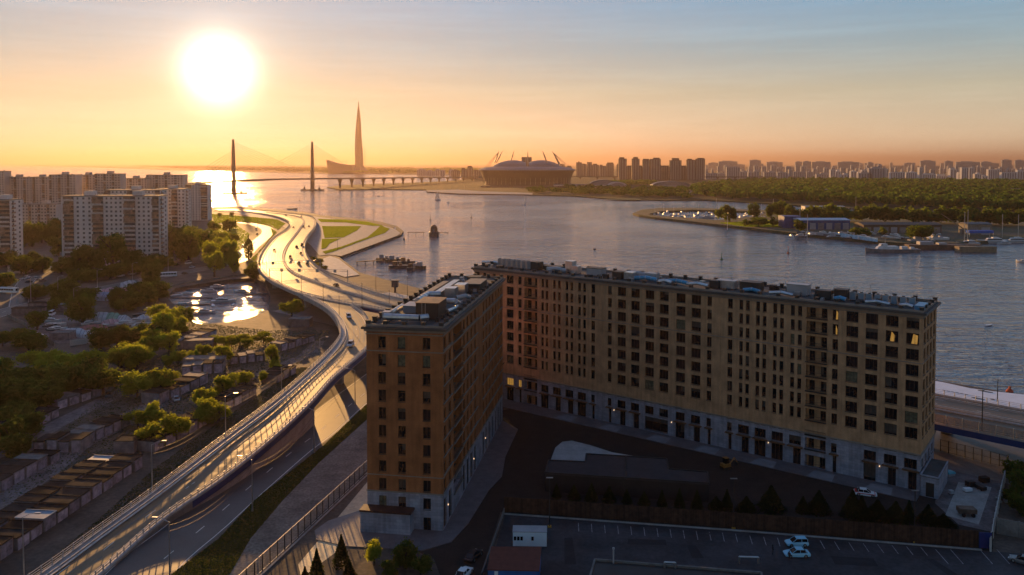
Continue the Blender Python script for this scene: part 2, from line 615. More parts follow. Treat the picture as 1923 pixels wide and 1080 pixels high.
# the spit with the yacht basin
BASIN = [G(*p, -2) for p in ((1217, 406), (1240, 400), (1300, 397.2), (1390, 399.5), (1438, 402.5), (1425, 408.5), (1370, 415), (1345, 417),
                             (1290, 412.6), (1240, 409))]
SPIT = [G(*p, -2) for p in ((1188, 403.5), (1200, 407), (1230, 411.5), (1340, 424.5), (1500, 443), (1640, 458), (1700, 462), (1800, 462), (1850, 458),
                            (1923, 452), (2150, 440), (2300, 420), (2150, 412), (1923, 413.5), (1800, 408), (1640, 404), (1500, 400), (1400, 396.5),
                            (1300, 393.5), (1240, 393.8), (1205, 397))]
sheet('spit_ground', SPIT, 0.6, mat('spit_soil', (.11, .09, .06), rough=.95, col2=(.065, .075, .03), scale=.03, fine=(.5, .3)), holes=(BASIN,), skirt=3.5)

# lawns, aprons and roads lie in thin steps one above the other
def patch(name, px, z, m, kind='structure'):
    return sheet(name, [G(x, y, z) for x, y in px], z, m, kind=kind)
patch('promenade', ((394, 394), (440, 392.6), (492, 396), (545, 401), (586, 406), (660, 415), (710, 421), (742, 430), (752, 438), (745, 443), (697, 460.5), (640, 481), (618, 478),
                    (600, 480), (585, 462), (560, 440), (520, 420), (450, 402)), 0.30, concrete)
patch('lawn', ((597, 411.5), (652, 413), (690, 417), (720, 424), (701, 424.5), (650, 418), (603, 417)), .31, grass_m)
patch('lawn', ((605, 425), (678, 425), (670, 433), (645, 446), (610, 447)), .31, grass_m)
patch('lawn', ((605, 449), (640, 448), (618, 458), (612, 466), (604, 468)), .31, grass_m)
patch('lawn', ((715, 424), (731, 430), (722, 438), (668, 457), (630, 471), (612, 477), (606, 473), (640, 464), (690, 446), (706, 433)), .31, grass_m)
patch('lawn', ((396, 402), (430, 404), (478, 408), (520, 412), (536, 420), (522, 431), (508, 424), (478, 418), (440, 416), (404, 420)), .31, grass_m)
patch('lawn', ((394, 424), (446, 424), (470, 440), (455, 462), (436, 484), (394, 486)), .05, grass_m)
patch('lawn', ((508, 428), (520, 436), (498, 458), (484, 474), (478, 500), (470, 505), (465, 492), (500, 460), (512, 440)), .31, grass_dry)
# the sloping concrete embankment round the head of the promenade
sl_top = smooth_line(GL(((612, 477), (640, 466), (690, 449), (728, 436), (739, 431), (741, 427), (735, 424)), .4), 6)
sl_bot = smooth_line(GL(((640, 486), (662, 478), (706, 461), (748, 446), (758, 438), (754, 431), (743, 425.5)), -2), 6)
n = 30
mb = MB(); strip(mb, resample(sl_bot, n), resample([p + Vector((0, 0, .05)) for p in sl_top], n))
mb.build('embankment', concrete_pale, kind='structure')
patch('quay', ((620, 481), (636, 486), (655, 501), (675, 516), (648, 520), (618, 511), (596, 500), (600, 488)), .35, concrete_pale)

# local road below the flats, the street along the flats and the ground-level road beside the ramp
def road(name, line_px, w, z, m, dash=None, edges=True, ext=None):
    c = smooth_line(GL(line_px, z), 5)
    if ext:
        c = c + [c[-1] + (c[-1] - c[-2]).normalized() * ext]
    mb = MB(); strip(mb, offset(c, w / 2), offset(c, -w / 2))
    o = mb.build(name, m, kind='structure')
    ln = MB()
    if edges:
        for s in (1, -1):
            strip(ln, offset(c, s * (w / 2 - .5) + .08, .005), offset(c, s * (w / 2 - .5) - .08, .005))
    if dash:
        for off in dash:
            f = resample(offset(c, off, .005), int(sum((b - a).length for a, b in zip(c[:-1], c[1:])) / 1.0))
            for k in range(0, len(f) - 4, 10):
                seg = f[k:k + 4]
                strip(ln, offset(seg, .09), offset(seg, -.09))
    if ln.f:
        ln.build('road_marking', white_line, o)
    return c
road('local_road', ((452, 485), (470, 466), (490, 450), (503, 437), (499, 428), (480, 422), (458, 418), (430, 412)), 12, .06, asphalt, dash=(0,))
STREET = road('street', ((-160, 640), (0, 588), (60, 572), (150, 552), (240, 532), (320, 516), (390, 503), (440, 492), (455, 484)), 13, .06, asphalt, dash=(0,))
road('side_street', ((35, 575), (42, 540), (60, 520), (95, 505), (130, 492)), 9, .05, asphalt)
# ground-level road beside and under the ramp: centre between the dashed line and its neighbours
road('road', ((237, 1170), (262, 1078), (372, 985), (448, 920), (540, 845), (586, 812), (640, 766), (690, 727)), 12.6, .012, asphalt, dash=(-1.6,), ext=60)
patch('road_verge', ((322, 1078), (322, 1090), (425, 1090), (470, 1012), (530, 941), (600, 868), (690, 787), (700, 778), (700, 748), (607, 837), (480, 937), (411, 1011)), .02, mat('verge_turf', (.026, .032, .010), rough=.9, spec=.1, col2=(.05, .05, .02), scale=.4, fine=(2.5, .4), bump=.1))
patch('gravel_strip', ((425, 1090), (487, 1090), (560, 1005), (640, 930), (700, 872), (700, 778), (690, 787), (600, 868), (530, 941), (470, 1012)), .016, gravel)
lane_m = mat('dusty_lane', (.165, .135, .13), rough=.9, var=.3, scale=.15, fine=(1.0, .3))
patch('lane', ((-30, 985), (30, 945), (110, 888), (170, 838), (230, 806), (290, 772), (340, 748), (344, 738), (290, 750), (225, 778), (165, 812), (120, 845), (60, 885), (-30, 935)), .02, lane_m)
patch('lane', ((-20, 868), (60, 838), (120, 800), (190, 762), (250, 738), (245, 730), (180, 750), (110, 785), (40, 822), (-20, 845)), .02, lane_m)
patch('lane', ((395, 735), (470, 712), (540, 690), (600, 660), (610, 640), (590, 640), (560, 668), (480, 700), (400, 722)), .02, lane_m)
patch('yard', ((60, 600), (100, 590), (180, 600), (270, 600), (290, 612), (270, 634), (190, 640), (110, 645), (70, 628)), .02, lane_m)

# ------------------------------------------------------------------ the elevated highway and its ramp
ML = [(400, 395, .6), (445, 396.5, .7), (480, 400, 1), (510, 405, 1.3), (530, 411, 1.8), (541, 418, 2.4), (542, 425, 3.2), (534, 434, 4.4), (520, 443, 5.4), (505, 457, 6.6),
      (491, 477, 7.6), (484, 495, 8), (487, 509, 8), (505, 525.5, 8), (530, 538.5, 8), (560, 551.5, 8), (605, 563, 8), (662, 574, 8)]
main_left = smooth_line(GL(ML) , 5)
near_w = [G(662, 574, 8), Vector((-50.5, 330.5, 8)), Vector((101, 188, 8)), Vector((150, 141.5, 8)), Vector((200, 94, 8))]
main_near = smooth_line(near_w, 5)
MR = [(400, 392.5, .6), (450, 392.5, .7), (492, 395.5, 1), (542, 400.5, 1.3), (578, 405, 1.8), (590, 411, 2.4), (594, 419, 3.2), (592, 429, 4.4), (585, 438, 5.4), (577, 451, 6.6),
      (573, 464, 7.4), (576, 479, 8), (586, 494, 8), (604, 508, 8), (630, 522, 8), (680, 541.5, 8), (760, 562, 8)]
far_w = GL(MR) + [Vector((32, 288.5, 8)), Vector((114, 212, 8)), Vector((167, 162, 8)), Vector((220, 112, 8))]
main_right = smooth_line(far_w, 5)
RL = smooth_line([G(560, 551.5, 8), G(605, 575, 8), G(628, 597, 8), G(638, 620, 8), G(634, 641, 8), G(600, 680, 7.2), G(521, 750, 5.6), G(423, 824, 3.6), G(285, 928, 1.6),
                  G(178, 1005, .5), G(78, 1078, .06), Vector((-83, 118, .06)), Vector((-86, 100, .06))], 4)
RR = smooth_line([G(662, 574, 8), G(680, 587, 8), G(692, 603, 8), G(700, 630, 8), G(692, 655, 8), G(630, 710, 7.2), G(586, 759, 6.1), G(521, 820, 4.6), G(426, 897, 2.6),
                  G(307, 980, 1.0), G(196, 1078, .06), Vector((-71.5, 118, .06)), Vector((-73.5, 100, .06))], 4)
NM = 150
full_left = main_left + main_near[1:]
A, B = resample(full_left, NM), resample(main_right, NM)
# keep pairs square to the road: nearest point of the other edge
fineR = resample(main_right, 900)
B, last = [], 0
for p in A:
    cand = range(last, min(len(fineR), last + 60))
    j = min(cand, key=lambda q: (fineR[q] - p).xy.length)
    last = max(last, j)
    B.append(fineR[last].copy())
hw = thing('highway_viaduct', 'wide curving elevated motorway on concrete piers running behind both brick buildings', 'viaduct', (0, 0, 0))
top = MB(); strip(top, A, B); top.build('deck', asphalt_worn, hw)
sd = MB()
dn = lambda l, z: [p + Vector((0, 0, z)) for p in l]
mid_in = lambda a, b, t: [p.lerp(q, t) for p, q in zip(a, b)]
strip(sd, dn(A, -.02), dn(A, -1.3)); strip(sd, dn(A, -1.3), dn(mid_in(A, B, .22), -2.3)); strip(sd, dn(mid_in(A, B, .22), -2.3), dn(mid_in(A, B, .78), -2.3))
strip(sd, dn(mid_in(A, B, .78), -2.3), dn(B, -1.3)); strip(sd, dn(B, -1.3), dn(B, -.02))
sd.build('girder', concrete, hw)
bl = MB()
NE = [p for p in A if p.x > -71 and p.y < 349]
strip(bl, dn(offset(NE, .0 if NE[0].x > NE[-1].x else 0), -.05), dn(NE, -1.5))
bl.v = [(x - .03, y - .03, z) for x, y, z in bl.v]
bl.build('edge_girder', blue_paint, hw)

def parapet(root, line, side, post_gap, posts_max=None, walkway=0.0):
    """kerb, railing and its posts along an edge; side +1 = the deck lies to the left of travel"""
    k = MB(); wall_line(k, offset(line, side * .25), .4, 0, .45); k.build('kerb', concrete_pale, root)
    r = MB()
    base = offset(line, side * .22)
    for z in (.72, 1.12, 1.55):
        wall_line(r, base, .07, z, z + .07)
    r.build('rail', steel_rail, root)
    L = sum((b - a).length for a, b in zip(line[:-1], line[1:]))
    n = int(L / post_gap)
    pts = resample(base, n)
    return pts
post_me = MB().box(0, 0, .42, .15, .18, 1.25).box(.0, 0, .42, .26, .26, .05).mesh('railing_post', steel_rail)
def posts(root, pts, limit=300):
    pts = sorted(pts, key=lambda p: p.length)
    for p in pts[:limit]:
        put('railing_post', post_me, root, loc=p)
    if pts[limit:]:
        m = MB()
        for p in pts[limit:]:
            m.box(p.x, p.y, p.z + .42, .15, .18, 1.25)
        m.build('railing_post', steel_rail, root, kind='stuff')
pp = parapet(hw, A, 1, 2.5) + parapet(hw, B, -1, 2.5)
posts(hw, [p for p in pp if p.y > 100], 290)
def guard(root, line, h=.75, name='crash_barrier', m=None):
    g = MB(); wall_line(g, line, .12, .42, h); wall_line(g, line, .34, 0, .16)
    L = sum((b - a).length for a, b in zip(line[:-1], line[1:]))
    for p in resample(line, int(L / 4)):
        g.box(p.x, p.y, p.z, .12, .12, h - .03)
    return g.build(name, m or steel_rail, root)
guard(hw, offset(A, 2.2)); guard(hw, offset(B, -2.2))
# the median: two rails either side of a kerb
mp = [G(*p) for p in ((498, 399, 1), (542, 404, 1.5), (566, 410, 2.2), (570, 419, 3), (563, 430, 4.4), (552, 445, 6), (540, 461, 7), (532, 478, 8), (534, 494, 8), (546, 510, 8),
                      (572, 523, 8), (606, 535.5, 8), (640, 547, 8), (680, 558, 8), (740, 575, 8))] + [Vector((22, 276, 8)), Vector((107, 200, 8)), Vector((160, 151, 8))]
med = smooth_line(mp, 5)
k = MB(); wall_line(k, med, 1.6, .0, .22); k.build('median_kerb', concrete_pale, hw)
guard(hw, offset(med, .7), .85); guard(hw, offset(med, -.7), .85)
# lane lines
ln = MB()
def dashes(mb, line, w=.09, on=4, off=8, up=.012):
    L = sum((b - a).length for a, b in zip(line[:-1], line[1:]))
    f = resample(line, int(L))
    for q in range(0, len(f) - on, on + off):
        s = dn(f[q:q + on], up)
        strip(mb, offset(s, w), offset(s, -w))
for d in (5.2, 9.0, -5.2, -9.0):
    dashes(ln, offset(med, d))
for l, d in ((A, 3.0), (B, -3.0)):
    s = dn(offset(l, d), .012); strip(ln, offset(s, .09), offset(s, -.09))
ln.build('road_marking', white_line, hw)
# polished wheel tracks in every lane
track_m = mat('tyre_track', (.060, .046, .034), rough=.40, spec=.45, var=.35, scale=.2)
tk = MB()
for d in (3.4, 7.1, 10.6, -3.4, -7.1, -10.6):
    for e in (-.85, .85):
        l_ = [q for q in dn(offset(med, d + e), .010)]
        strip(tk, offset(l_, .22), offset(l_, -.22))
tk.build('tyre_track', track_m, hw, kind='stuff')
# expansion joints across the deck
jt = MB()
for i in range(20, NM - 4, 7):
    a, b = A[i], B[i]
    t = (A[i + 1] - a).normalized() * .18
    jt.poly([a.lerp(b, .03) + Vector((0, 0, .008)), b.lerp(a, .03) + Vector((0, 0, .008)), b.lerp(a, .03) + t + Vector((0, 0, .008)), a.lerp(b, .03) + t + Vector((0, 0, .008))])
jt.build('expansion_joint', dark_metal, hw)
# piers
def pier(root, c, d, w, z):
    """a flared column under the deck; d = unit vector across the road"""
    e = Vector((-d.y, d.x, 0))
    rings = []
    for zz, hw_, t in ((-.5, w * .35, 1.1), (z * .45, w * .36, 1.1), (z * .8, w * .6, 1.3), (z, w, 1.5)):
        rings.append([c + d * a * hw_ + e * b * t + Vector((0, 0, zz)) for a, b in ((-1, -1), (1, -1), (1, 1), (-1, 1))])
    m = MB(); m.loft(rings); return m.build('pier', concrete, root)
for i in range(22, NM - 2, 8):
    a, b = A[i], B[i]
    d = (b - a); d.z = 0; d.normalize()
    z = a.z - 2.25
    if z > 1.5:
        for t in (.2, .8):
            c = a.lerp(b, t); c.z = 0
            pier(hw, c, d, 4.0, z)

rp = thing('ramp', 'slip ramp with steel railings and blue edge girder descending toward the garages', 'ramp', (0, 0, 0))
fineR2 = resample(RR, 700)
RA = RL
RB, last = [], 0
gore = resample([G(605, 563, 8), G(662, 574, 8)], 40)
allR = resample(smooth_line([G(560, 551.6, 8)], 1), 1) if False else gore + fineR2
for p in RA:
    j = min(range(last, min(len(allR), last + 90)), key=lambda q: (allR[q] - p).xy.length)
    last = max(last, j)
    RB.append(allR[last].copy())
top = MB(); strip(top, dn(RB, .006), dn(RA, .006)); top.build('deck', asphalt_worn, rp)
sd = MB()
z0 = lambda p: max(-.2, p.z - 1.7)
strip(sd, dn(RA, 0), [Vector((p.x, p.y, z0(p))) for p in RA]); strip(sd, dn(RB, 0), [Vector((p.x, p.y, z0(p))) for p in RB])
strip(sd, [Vector((p.x, p.y, z0(p))) for p in RA], [Vector((p.x, p.y, z0(p))) for p in RB])
for l in (RA, RB):                                   # retaining wall where the ramp is low
    low = [p for p in l if p.z < 6.4]
    strip(sd, dn(low, -.05), [Vector((p.x, p.y, -.3)) for p in low])
sd.build('girder', concrete, rp)
bl = MB()
hi = [p for p in offset(RR, .04) if p.z > 1.5]
strip(bl, dn(hi, -.02), dn(hi, -1.35)); bl.build('edge_girder', blue_paint, rp)
i1 = [i for i, p in enumerate(RL) if p.y < 372]
RLp = RL[i1[0]:]
pp = parapet(rp, RLp, 1, 2.6)
pp2 = parapet(rp, RR, -1, 2.0)
posts(rp, [p for p in pp + pp2], 290)
guard(rp, offset(RLp, 2.0)); guard(rp, offset(RR, -.9))
walk = MB(); strip(walk, dn(offset(RLp, .45), .10), dn(offset(RLp, 1.8), .10)); walk.build('walkway', concrete_pale, rp)
ln = MB()
rc = [a.lerp(b, .52) for a, b in zip(RA, RB)]
dashes(ln, rc[14:], w=.08, up=.02)
for l, d in ((RLp, 2.7), (RR, -1.6)):
    s = dn(offset(l, d), .02); strip(ln, offset(s, .08), offset(s, -.08))
ln.build('road_marking', white_line, rp)
tk = MB()
for d in (-1.9, 1.9):
    for e in (-.85, .85):
        l_ = dn(offset(rc[14:], d + e), .016)
        strip(tk, offset(l_, .2), offset(l_, -.2))
tk.build('tyre_track', track_m, rp, kind='stuff')
for i in range(20, len(RA) - 1, 7):
    p, q = RA[i], RB[min(i, len(RB) - 1)]
    if min(p.z, q.z) > 6.6:
        d = (q - p); d.z = 0; d.normalize()
        c = p.lerp(q, .5); c.z = 0
        pier(rp, c, d, 3.6, min(p.z, q.z) - 1.6)

# ------------------------------------------------------------------ lamp posts
def make_lamp(h, arm, label, name='street_lamp', double=False):
    t = thing(name, label, 'street lamp')
    MB().tube((0, 0, 0), (0, 0, h * .45), .16, .12, 8).tube((0, 0, h * .45), (0, 0, h), .11, .07, 8).tube((0, 0, 0), (0, 0, .5), .24, .2, 8).build('pole', steel, t)
    for s in ((1, -1) if double else (1,)):
        a = MB().tube((0, 0, h - .1), (s * arm * .6, 0, h + .55), .05, .045).tube((s * arm * .6, 0, h + .55), (s * arm, 0, h + .65), .045).build('arm', steel, t)
        MB().box(s * (arm + .35), 0, h + .56, 1.0, .34, .16).box(s * (arm + .35), 0, h + .50, .7, .24, .06).build('lamp_head', steel, t)
    return t
lampA = make_lamp(11, 2.2, 'street lamp at the bottom left among the garages, nearest to the corner')
lampA.location = G(45, 1092)
LAMPS = [((286, 932), 11, 'street lamp left of the ramp foot, beside the front garages', .2),
         ((424, 834), 12, 'street lamp left of the ramp, below the clump of sunlit bushes', .2),
         ((529, 757), 10.5, 'street lamp left of the ramp, level with the last garages', 0),
         ((601, 690), 10, 'street lamp behind the ramp railing where the wires cross', 0),
         ((319, 1090), 10, 'street lamp between ramp and lower road, nearest the bottom edge', math.pi * .95),
         ((474, 960), 10.5, 'street lamp on the verge of the lower road, by the gravel strip', math.pi * .95),
         ((590, 851), 10.5, 'street lamp on the verge of the lower road, left of the brick building', math.pi * .95),
         ((667, 760), 10, 'street lamp on the verge just beside the brick building corner', math.pi * .95),
         ((139, 585), 11, 'street lamp on the street bend below the large flats', .5),
         ((109, 560), 11, 'street lamp beside the crossroads left of the flats', 0),
         ((183, 545), 11, 'street lamp in front of the flats, left of the row of parked vans', 0),
         ((249, 530), 11, 'street lamp on the street in front of the flats, right of the parked vans', 0),
         ((316, 516), 10, 'street lamp where the street passes the round dark tree', 0),
         ((34, 570), 12, 'first of the crossroads lamp posts by the white bus', 0),
         ((58, 566), 12, 'last of the crossroads lamp posts by the side street', 0)]
for (px, py), h, lab, rz in LAMPS:
    dup(lampA, G(px, py), rz=rz, label=lab, scale=(1, 1, h / 11), group='street lamps on the land side')
mast = thing('lamp_mast', 'slim lamp mast on the inner edge of the motorway curve, tallest one before the wires', 'lamp mast')
MB().tube((0, 0, 0), (0, 0, 9), .13, .08, 6).build('pole', dark_metal, mast)
MB().box(0, 0, 8.9, .5, .3, .14).build('lamp_head', steel, mast)
mast.location = G(566, 552.5, 8)
for (px, py), h, lab in (((607, 570), 9, 'slim lamp mast on the railing of the motorway where the ramp splits off'),
                         ((637, 592), 8, 'slim lamp mast at the ramp bend where the twin wires start'),
                         ((529, 536), 8, 'slim lamp mast at the outer side of the motorway bend above the yacht basin'),
                         ((680, 579), 11, 'slim lamp mast behind the gore railing of the motorway'),
                         ((706, 548), 10, 'slim lamp mast on the water side of the motorway near the quay'),
                         ((765, 563), 11, 'slim lamp mast on the water side of the motorway next to the roof corner'),
                         ((731, 573), 7, 'slim short mast on the median beside the brick roof'),
                         ((501, 515), 7, 'slim lamp mast by the first sign gantry at the far bend')):
    dup(mast, G(px, py, 8), label=lab, scale=(1, 1, h / 9), group='slim masts on the motorway')
for (px, py, lab) in ((484, 428, 'thin lamp mast on the lawn left of the motorway'), (622, 412, 'thin lamp mast on the promenade behind the triangular lawn, left'),
                      (676, 414, 'thin lamp mast on the promenade behind the triangular lawn, middle'), (702, 418, 'thin lamp mast on the promenade behind the triangular lawn, right'),
                      (568, 404, 'thin lamp mast where the motorway leaves toward the bridge'), (634, 470, 'thin lamp mast on the promenade by the sloping embankment')):
    dup(mast, G(px, py, .3), label=lab, scale=(1, 1, 1.0), group='lamp masts on the promenade')

# sign gantries over the motorway
def gantry(a, b, h, lab, n_signs, name='sign_gantry'):
    t = thing(name, lab, 'gantry', a)
    d = b - a
    MB().box(0, 0, 0, .35, .35, h).build('post', steel, t)
    MB().box(d.x, d.y, d.z, .35, .35, h).build('post', steel, t)
    m = MB()
    for z in (h - .1, h - 1.0):
        m.tube((0, 0, z), (d.x, d.y, d.z + z), .09)
    k = 14
    for i in range(k):
        p, q = d * (i / k), d * ((i + 1) / k)
        m.tube((p.x, p.y, p.z + h - (.1 if i % 2 else 1.0)), (q.x, q.y, q.z + h - (1.0 if i % 2 else .1)), .05, n=4)
    m.build('truss', steel, t)
    rz = math.atan2(d.y, d.x)
    for i in range(n_signs):
        p = d * ((i + .7) / (n_signs + .4))
        MB().box(p.x, p.y, p.z + h - 1.6, 1.5, .2, 1.7, rz).build('sign_panel', concrete_pale, t)
gantry(G(506, 527, 8), G(653, 530, 8), 6.5, 'steel sign gantry spanning the motorway above the quay', 4)
gantry(G(489, 511, 8), G(601, 505, 8), 5.5, 'steel sign gantry spanning the motorway bend, farther one', 3)

# twin wires hung between the posts
def wires(a, b, sag, lab, n=2):
    t = thing('overhead_wire', lab, 'wire', a)
    for k in range(n):
        q = [a.lerp(b, i / 16) - a + Vector((0, .0, -sag * 4 * (i / 16) * (1 - i / 16) - 1.0 * k)) for i in range(17)]
        MB().chain(q, .022, 4).build('wire', mat('copper_wire', (.10, .07, .05), rough=.6, metal=.3), t)
w0, w1, w2 = G(637, 592, 8) + Vector((0, 0, 1.5)), G(425, 834) + Vector((0, 0, 10)), G(286, 932) + Vector((0, 0, 10))
wires(w0, w1, 5.0, 'twin overhead wires sagging from the ramp bend down past the garages')
wires(w1, w2, 2.0, 'twin overhead wires between the two lamps left of the ramp')
w3, w4, w5, w6 = [G(*p) + Vector((0, 0, 9.4)) for p in ((667, 760), (590, 851), (474, 960), (319, 1090))]
wires(w3, w4, 1.2, 'twin overhead wires over the lower road nearest to the brick building')
wires(w4, w5, 2.0, 'twin overhead wires over the lower road between the two verge lamps')
wires(w5, w6, 2.0, 'twin overhead wires over the lower road toward the bottom edge')

# ------------------------------------------------------------------ cars
def car_meshes(kind='sedan'):
    L, Wd, H = {'sedan': (4.5, 1.8, 1.42), 'suv': (4.7, 1.9, 1.75), 'hatch': (4.0, 1.75, 1.5), 'van': (5.6, 2.0, 2.3)}[kind]
    sec = lambda x, w, zb, zt: [(x, -w / 2, zb), (x, -w / 2, (zb + zt) * .5 + .05), (x, -w / 2 * .93, zt), (x, w / 2 * .93, zt), (x, w / 2, (zb + zt) * .5 + .05), (x, w / 2, zb)]
    h0 = H * .58
    prof = [(-.5, .86, .42, h0 * .86), (-.47, .95, .28, h0 * .98), (-.3, 1, .22, h0 * 1.02), (0, 1, .2, h0), (.22, 1, .22, h0 * .98), (.36, .97, .24, h0 * .88), (.47, .92, .28, h0 * .74), (.5, .8, .36, h0 * .62)]
    body = MB().loft([sec(x * L, w * Wd, a, b) for x, w, a, b in prof])
    cab = {'sedan': ((-.40, .78, 0), (-.24, .72, 1), (.05, .72, 1), (.24, .8, 0)), 'hatch': ((-.49, .8, 0), (-.40, .74, 1), (.05, .72, 1), (.26, .8, 0)),
           'suv': ((-.49, .84, 0), (-.44, .78, 1), (.04, .76, 1), (.24, .84, 0)), 'van': ((-.495, .9, 0), (-.485, .86, 1), (.30, .84, 1), (.42, .88, 0))}[kind]
    c = MB()
    rings = []
    for x, w, t in cab:
        z = h0 * .95 + (H - .06 - h0 * .95) * t
        rings.append([(x * L, -w * Wd / 2, h0 * .93), (x * L, -w * Wd / 2 * (1 - .06 * t), z), (x * L, w * Wd / 2 * (1 - .06 * t), z), (x * L, w * Wd / 2, h0 * .93)])
    c.loft(rings)
    x0, x1 = cab[1][0] * L, cab[2][0] * L
    roof = MB().box((x0 + x1) / 2, 0, H - .08, (x1 - x0) * 1.04, Wd * .70, .07)
    for s in (-1, 1):                                  # pillars
        for xx in (cab[1][0] * .5 + cab[0][0] * .5, (cab[1][0] + cab[2][0]) / 2):
            roof.tube((xx * L, s * Wd * .415, h0 * .95), (xx * L + .02, s * Wd * .365, H - .05), .045, n=4)
        roof.tube((cab[3][0] * L, s * Wd * .41, h0 * .95), (cab[2][0] * L, s * Wd * .355, H - .05), .04, n=4)
    wheel = MB().tube((0, -.11, 0), (0, .11, 0), .33, n=12)
    hub = MB().tube((0, -.125, 0), (0, .125, 0), .19, n=8)
    lights = MB().box(0, 0, 0, .08, .36, .13)
    return dict(body=body, cabin=c, roof=roof, wheel=wheel, hub=hub, light=lights, L=L, W=Wd, h0=h0)
PAINT = {n: mat('car_paint_' + n, c, rough=.25, spec=.6, var=.03) for n, c in
         dict(black=(.02, .02, .022), grey=(.12, .12, .13), silver=(.45, .45, .46), white=(.78, .79, .80), pale=(.30, .62, .78), red=(.32, .03, .02), blue=(.04, .08, .2), brown=(.12, .07, .04)).items()}  # pale is white car paint with the blue of skylight put in
lamp_glass = mat('lamp_glass', (.6, .6, .58), rough=.2)
tail_glass = mat('tail_glass', (.3, .01, .01), rough=.2)
hubm = mat('hub_metal', (.4, .4, .4), rough=.35, metal=.7)
CAR = {}
def car_proto(kind):
    q = car_meshes(kind)
    bodies = {c: q['body'].mesh('car_body', m) for c, m in PAINT.items()}
    roofs = {c: q['roof'].mesh('car_roof', m) for c, m in PAINT.items()}
    CAR[kind] = (q, bodies, roofs, q['cabin'].mesh('car_cabin', glass_dark), q['wheel'].mesh('tyre', rubber, True), q['hub'].mesh('rim', hubm), q['light'].mesh('headlight', lamp_glass), q['light'].mesh('taillight', tail_glass))
for k_ in ('sedan', 'suv', 'hatch', 'van'):
    car_proto(k_)
CAR_ROOT = {}
def car(loc, rz, kind, colour, label, group, name='car', detail=True, cat=None, scale=1.0):
    q, bodies, roofs, cabin, wheel, hub, hl, tl = CAR[kind]
    key = (kind, detail)
    nm = {'van': 'van'}.get(kind, name)
    if key not in CAR_ROOT:
        t = thing(nm, label, cat or ('van' if kind == 'van' else 'car'), loc, rz, group)
        b = put('body', bodies[colour], t)
        put('cabin', cabin, t)
        put('roof', roofs[colour], t)
        for x in (-.30, .31):
            for y in (-1, 1):
                w = put('wheel', wheel, t, loc=(x * q['L'], y * q['W'] * .44, .33))
                if detail:
                    put('rim', hub, w)
        for y in (-1, 1):
            put('headlight', hl, t, loc=(.485 * q['L'], y * q['W'] * .32, q['h0'] * .55))
            put('taillight', tl, t, loc=(-.485 * q['L'], y * q['W'] * .34, q['h0'] * .68))
        CAR_ROOT[key] = t
        t.scale = (scale,) * 3
        return t
    t = dup(CAR_ROOT[key], loc, rz, label, group, scale=scale, swap={'body': bodies[colour], 'roof': roofs[colour]})
    t['category'] = cat or ('van' if kind == 'van' else 'car')
    return t
def heading(line, p):
    j = min(range(len(line) - 1), key=lambda i: (line[i] - p).xy.length)
    d = line[min(j + 1, len(line) - 1)] - line[j]
    z = line[j].z
    return math.atan2(d.y, d.x), z
gm = 'cars on the motorway and its ramp'
def road_car(px, py, z, kind, colour, rev, label, line=med, up=0.0, group=gm):
    p = G(px, py, z)
    a, zz = heading(line, p)
    for _ in range(3):
        p = G(px, py, zz); a, zz = heading(line, p)
    p.z = zz + up + .012
    return car(p, a + (math.pi if rev else 0), kind, colour, label, group, detail=False)
for a in ((551, 428, 5, 'sedan', 'black', 0, 'small dark car farthest left of the three where the motorway rises'),
          (570, 427, 5, 'van', 'silver', 1, 'pale van where the motorway rises, in the right carriageway'),
          (580, 426, 5, 'sedan', 'black', 1, 'dark car right behind the pale van near the far bend'),
          (515, 471, 8, 'sedan', 'grey', 0, 'lone car in the left carriageway of the motorway curve'),
          (557, 465, 8, 'suv', 'black', 1, 'dark car just left of the boxy van on the curve'),
          (567, 462, 8, 'van', 'brown', 1, 'boxy dark van on the motorway curve in the right carriageway'),
          (565, 477, 8, 'hatch', 'black', 1, 'dark car behind the boxy van, second row on the curve'),
          (545, 484, 8, 'suv', 'black', 1, 'dark car hugging the median on the motorway curve'),
          (561, 496, 8, 'suv', 'black', 1, 'left one of the two dark cars side by side before the gantry'),
          (577, 497, 8, 'sedan', 'black', 1, 'right one of the two dark cars side by side before the gantry'),
          (631, 537, 8, 'sedan', 'black', 1, 'dark car alone on the motorway between median and water'),
          (566, 407, 2, 'hatch', 'grey', 0, 'tiny car on the bend toward the cable bridge, right one'),
          (537, 405, 2, 'sedan', 'brown', 0, 'tiny car on the bend toward the cable bridge, left one')):
    road_car(*a)
road_car(655, 597, 8, 'suv', 'silver', 0, 'silver car casting a long shadow at the top of the ramp', line=rc)
road_car(658, 650, 8, 'suv', 'silver', 0, 'silver car casting a long shadow on the ramp beside the brick corner', line=rc)
LR = smooth_line(GL(((452, 485), (470, 466), (490, 450), (503, 437), (499, 428), (480, 422)), .06), 5)
for a in ((481, 431, 0, 'van', 'white', 0, 'white van leading on the local road below the lawn'), (483, 440, 0, 'sedan', 'grey', 0, 'car behind the white van on the local road'),
          (464, 455, 0, 'sedan', 'black', 1, 'dark car on the local road, left of a pair'), (472, 456, 0, 'hatch', 'black', 1, 'dark car on the local road, right of a pair'),
          (456, 463, 0, 'sedan', 'silver', 1, 'last silver car on the local road near the trees')):
    road_car(*a, line=LR, group='cars on the local road')

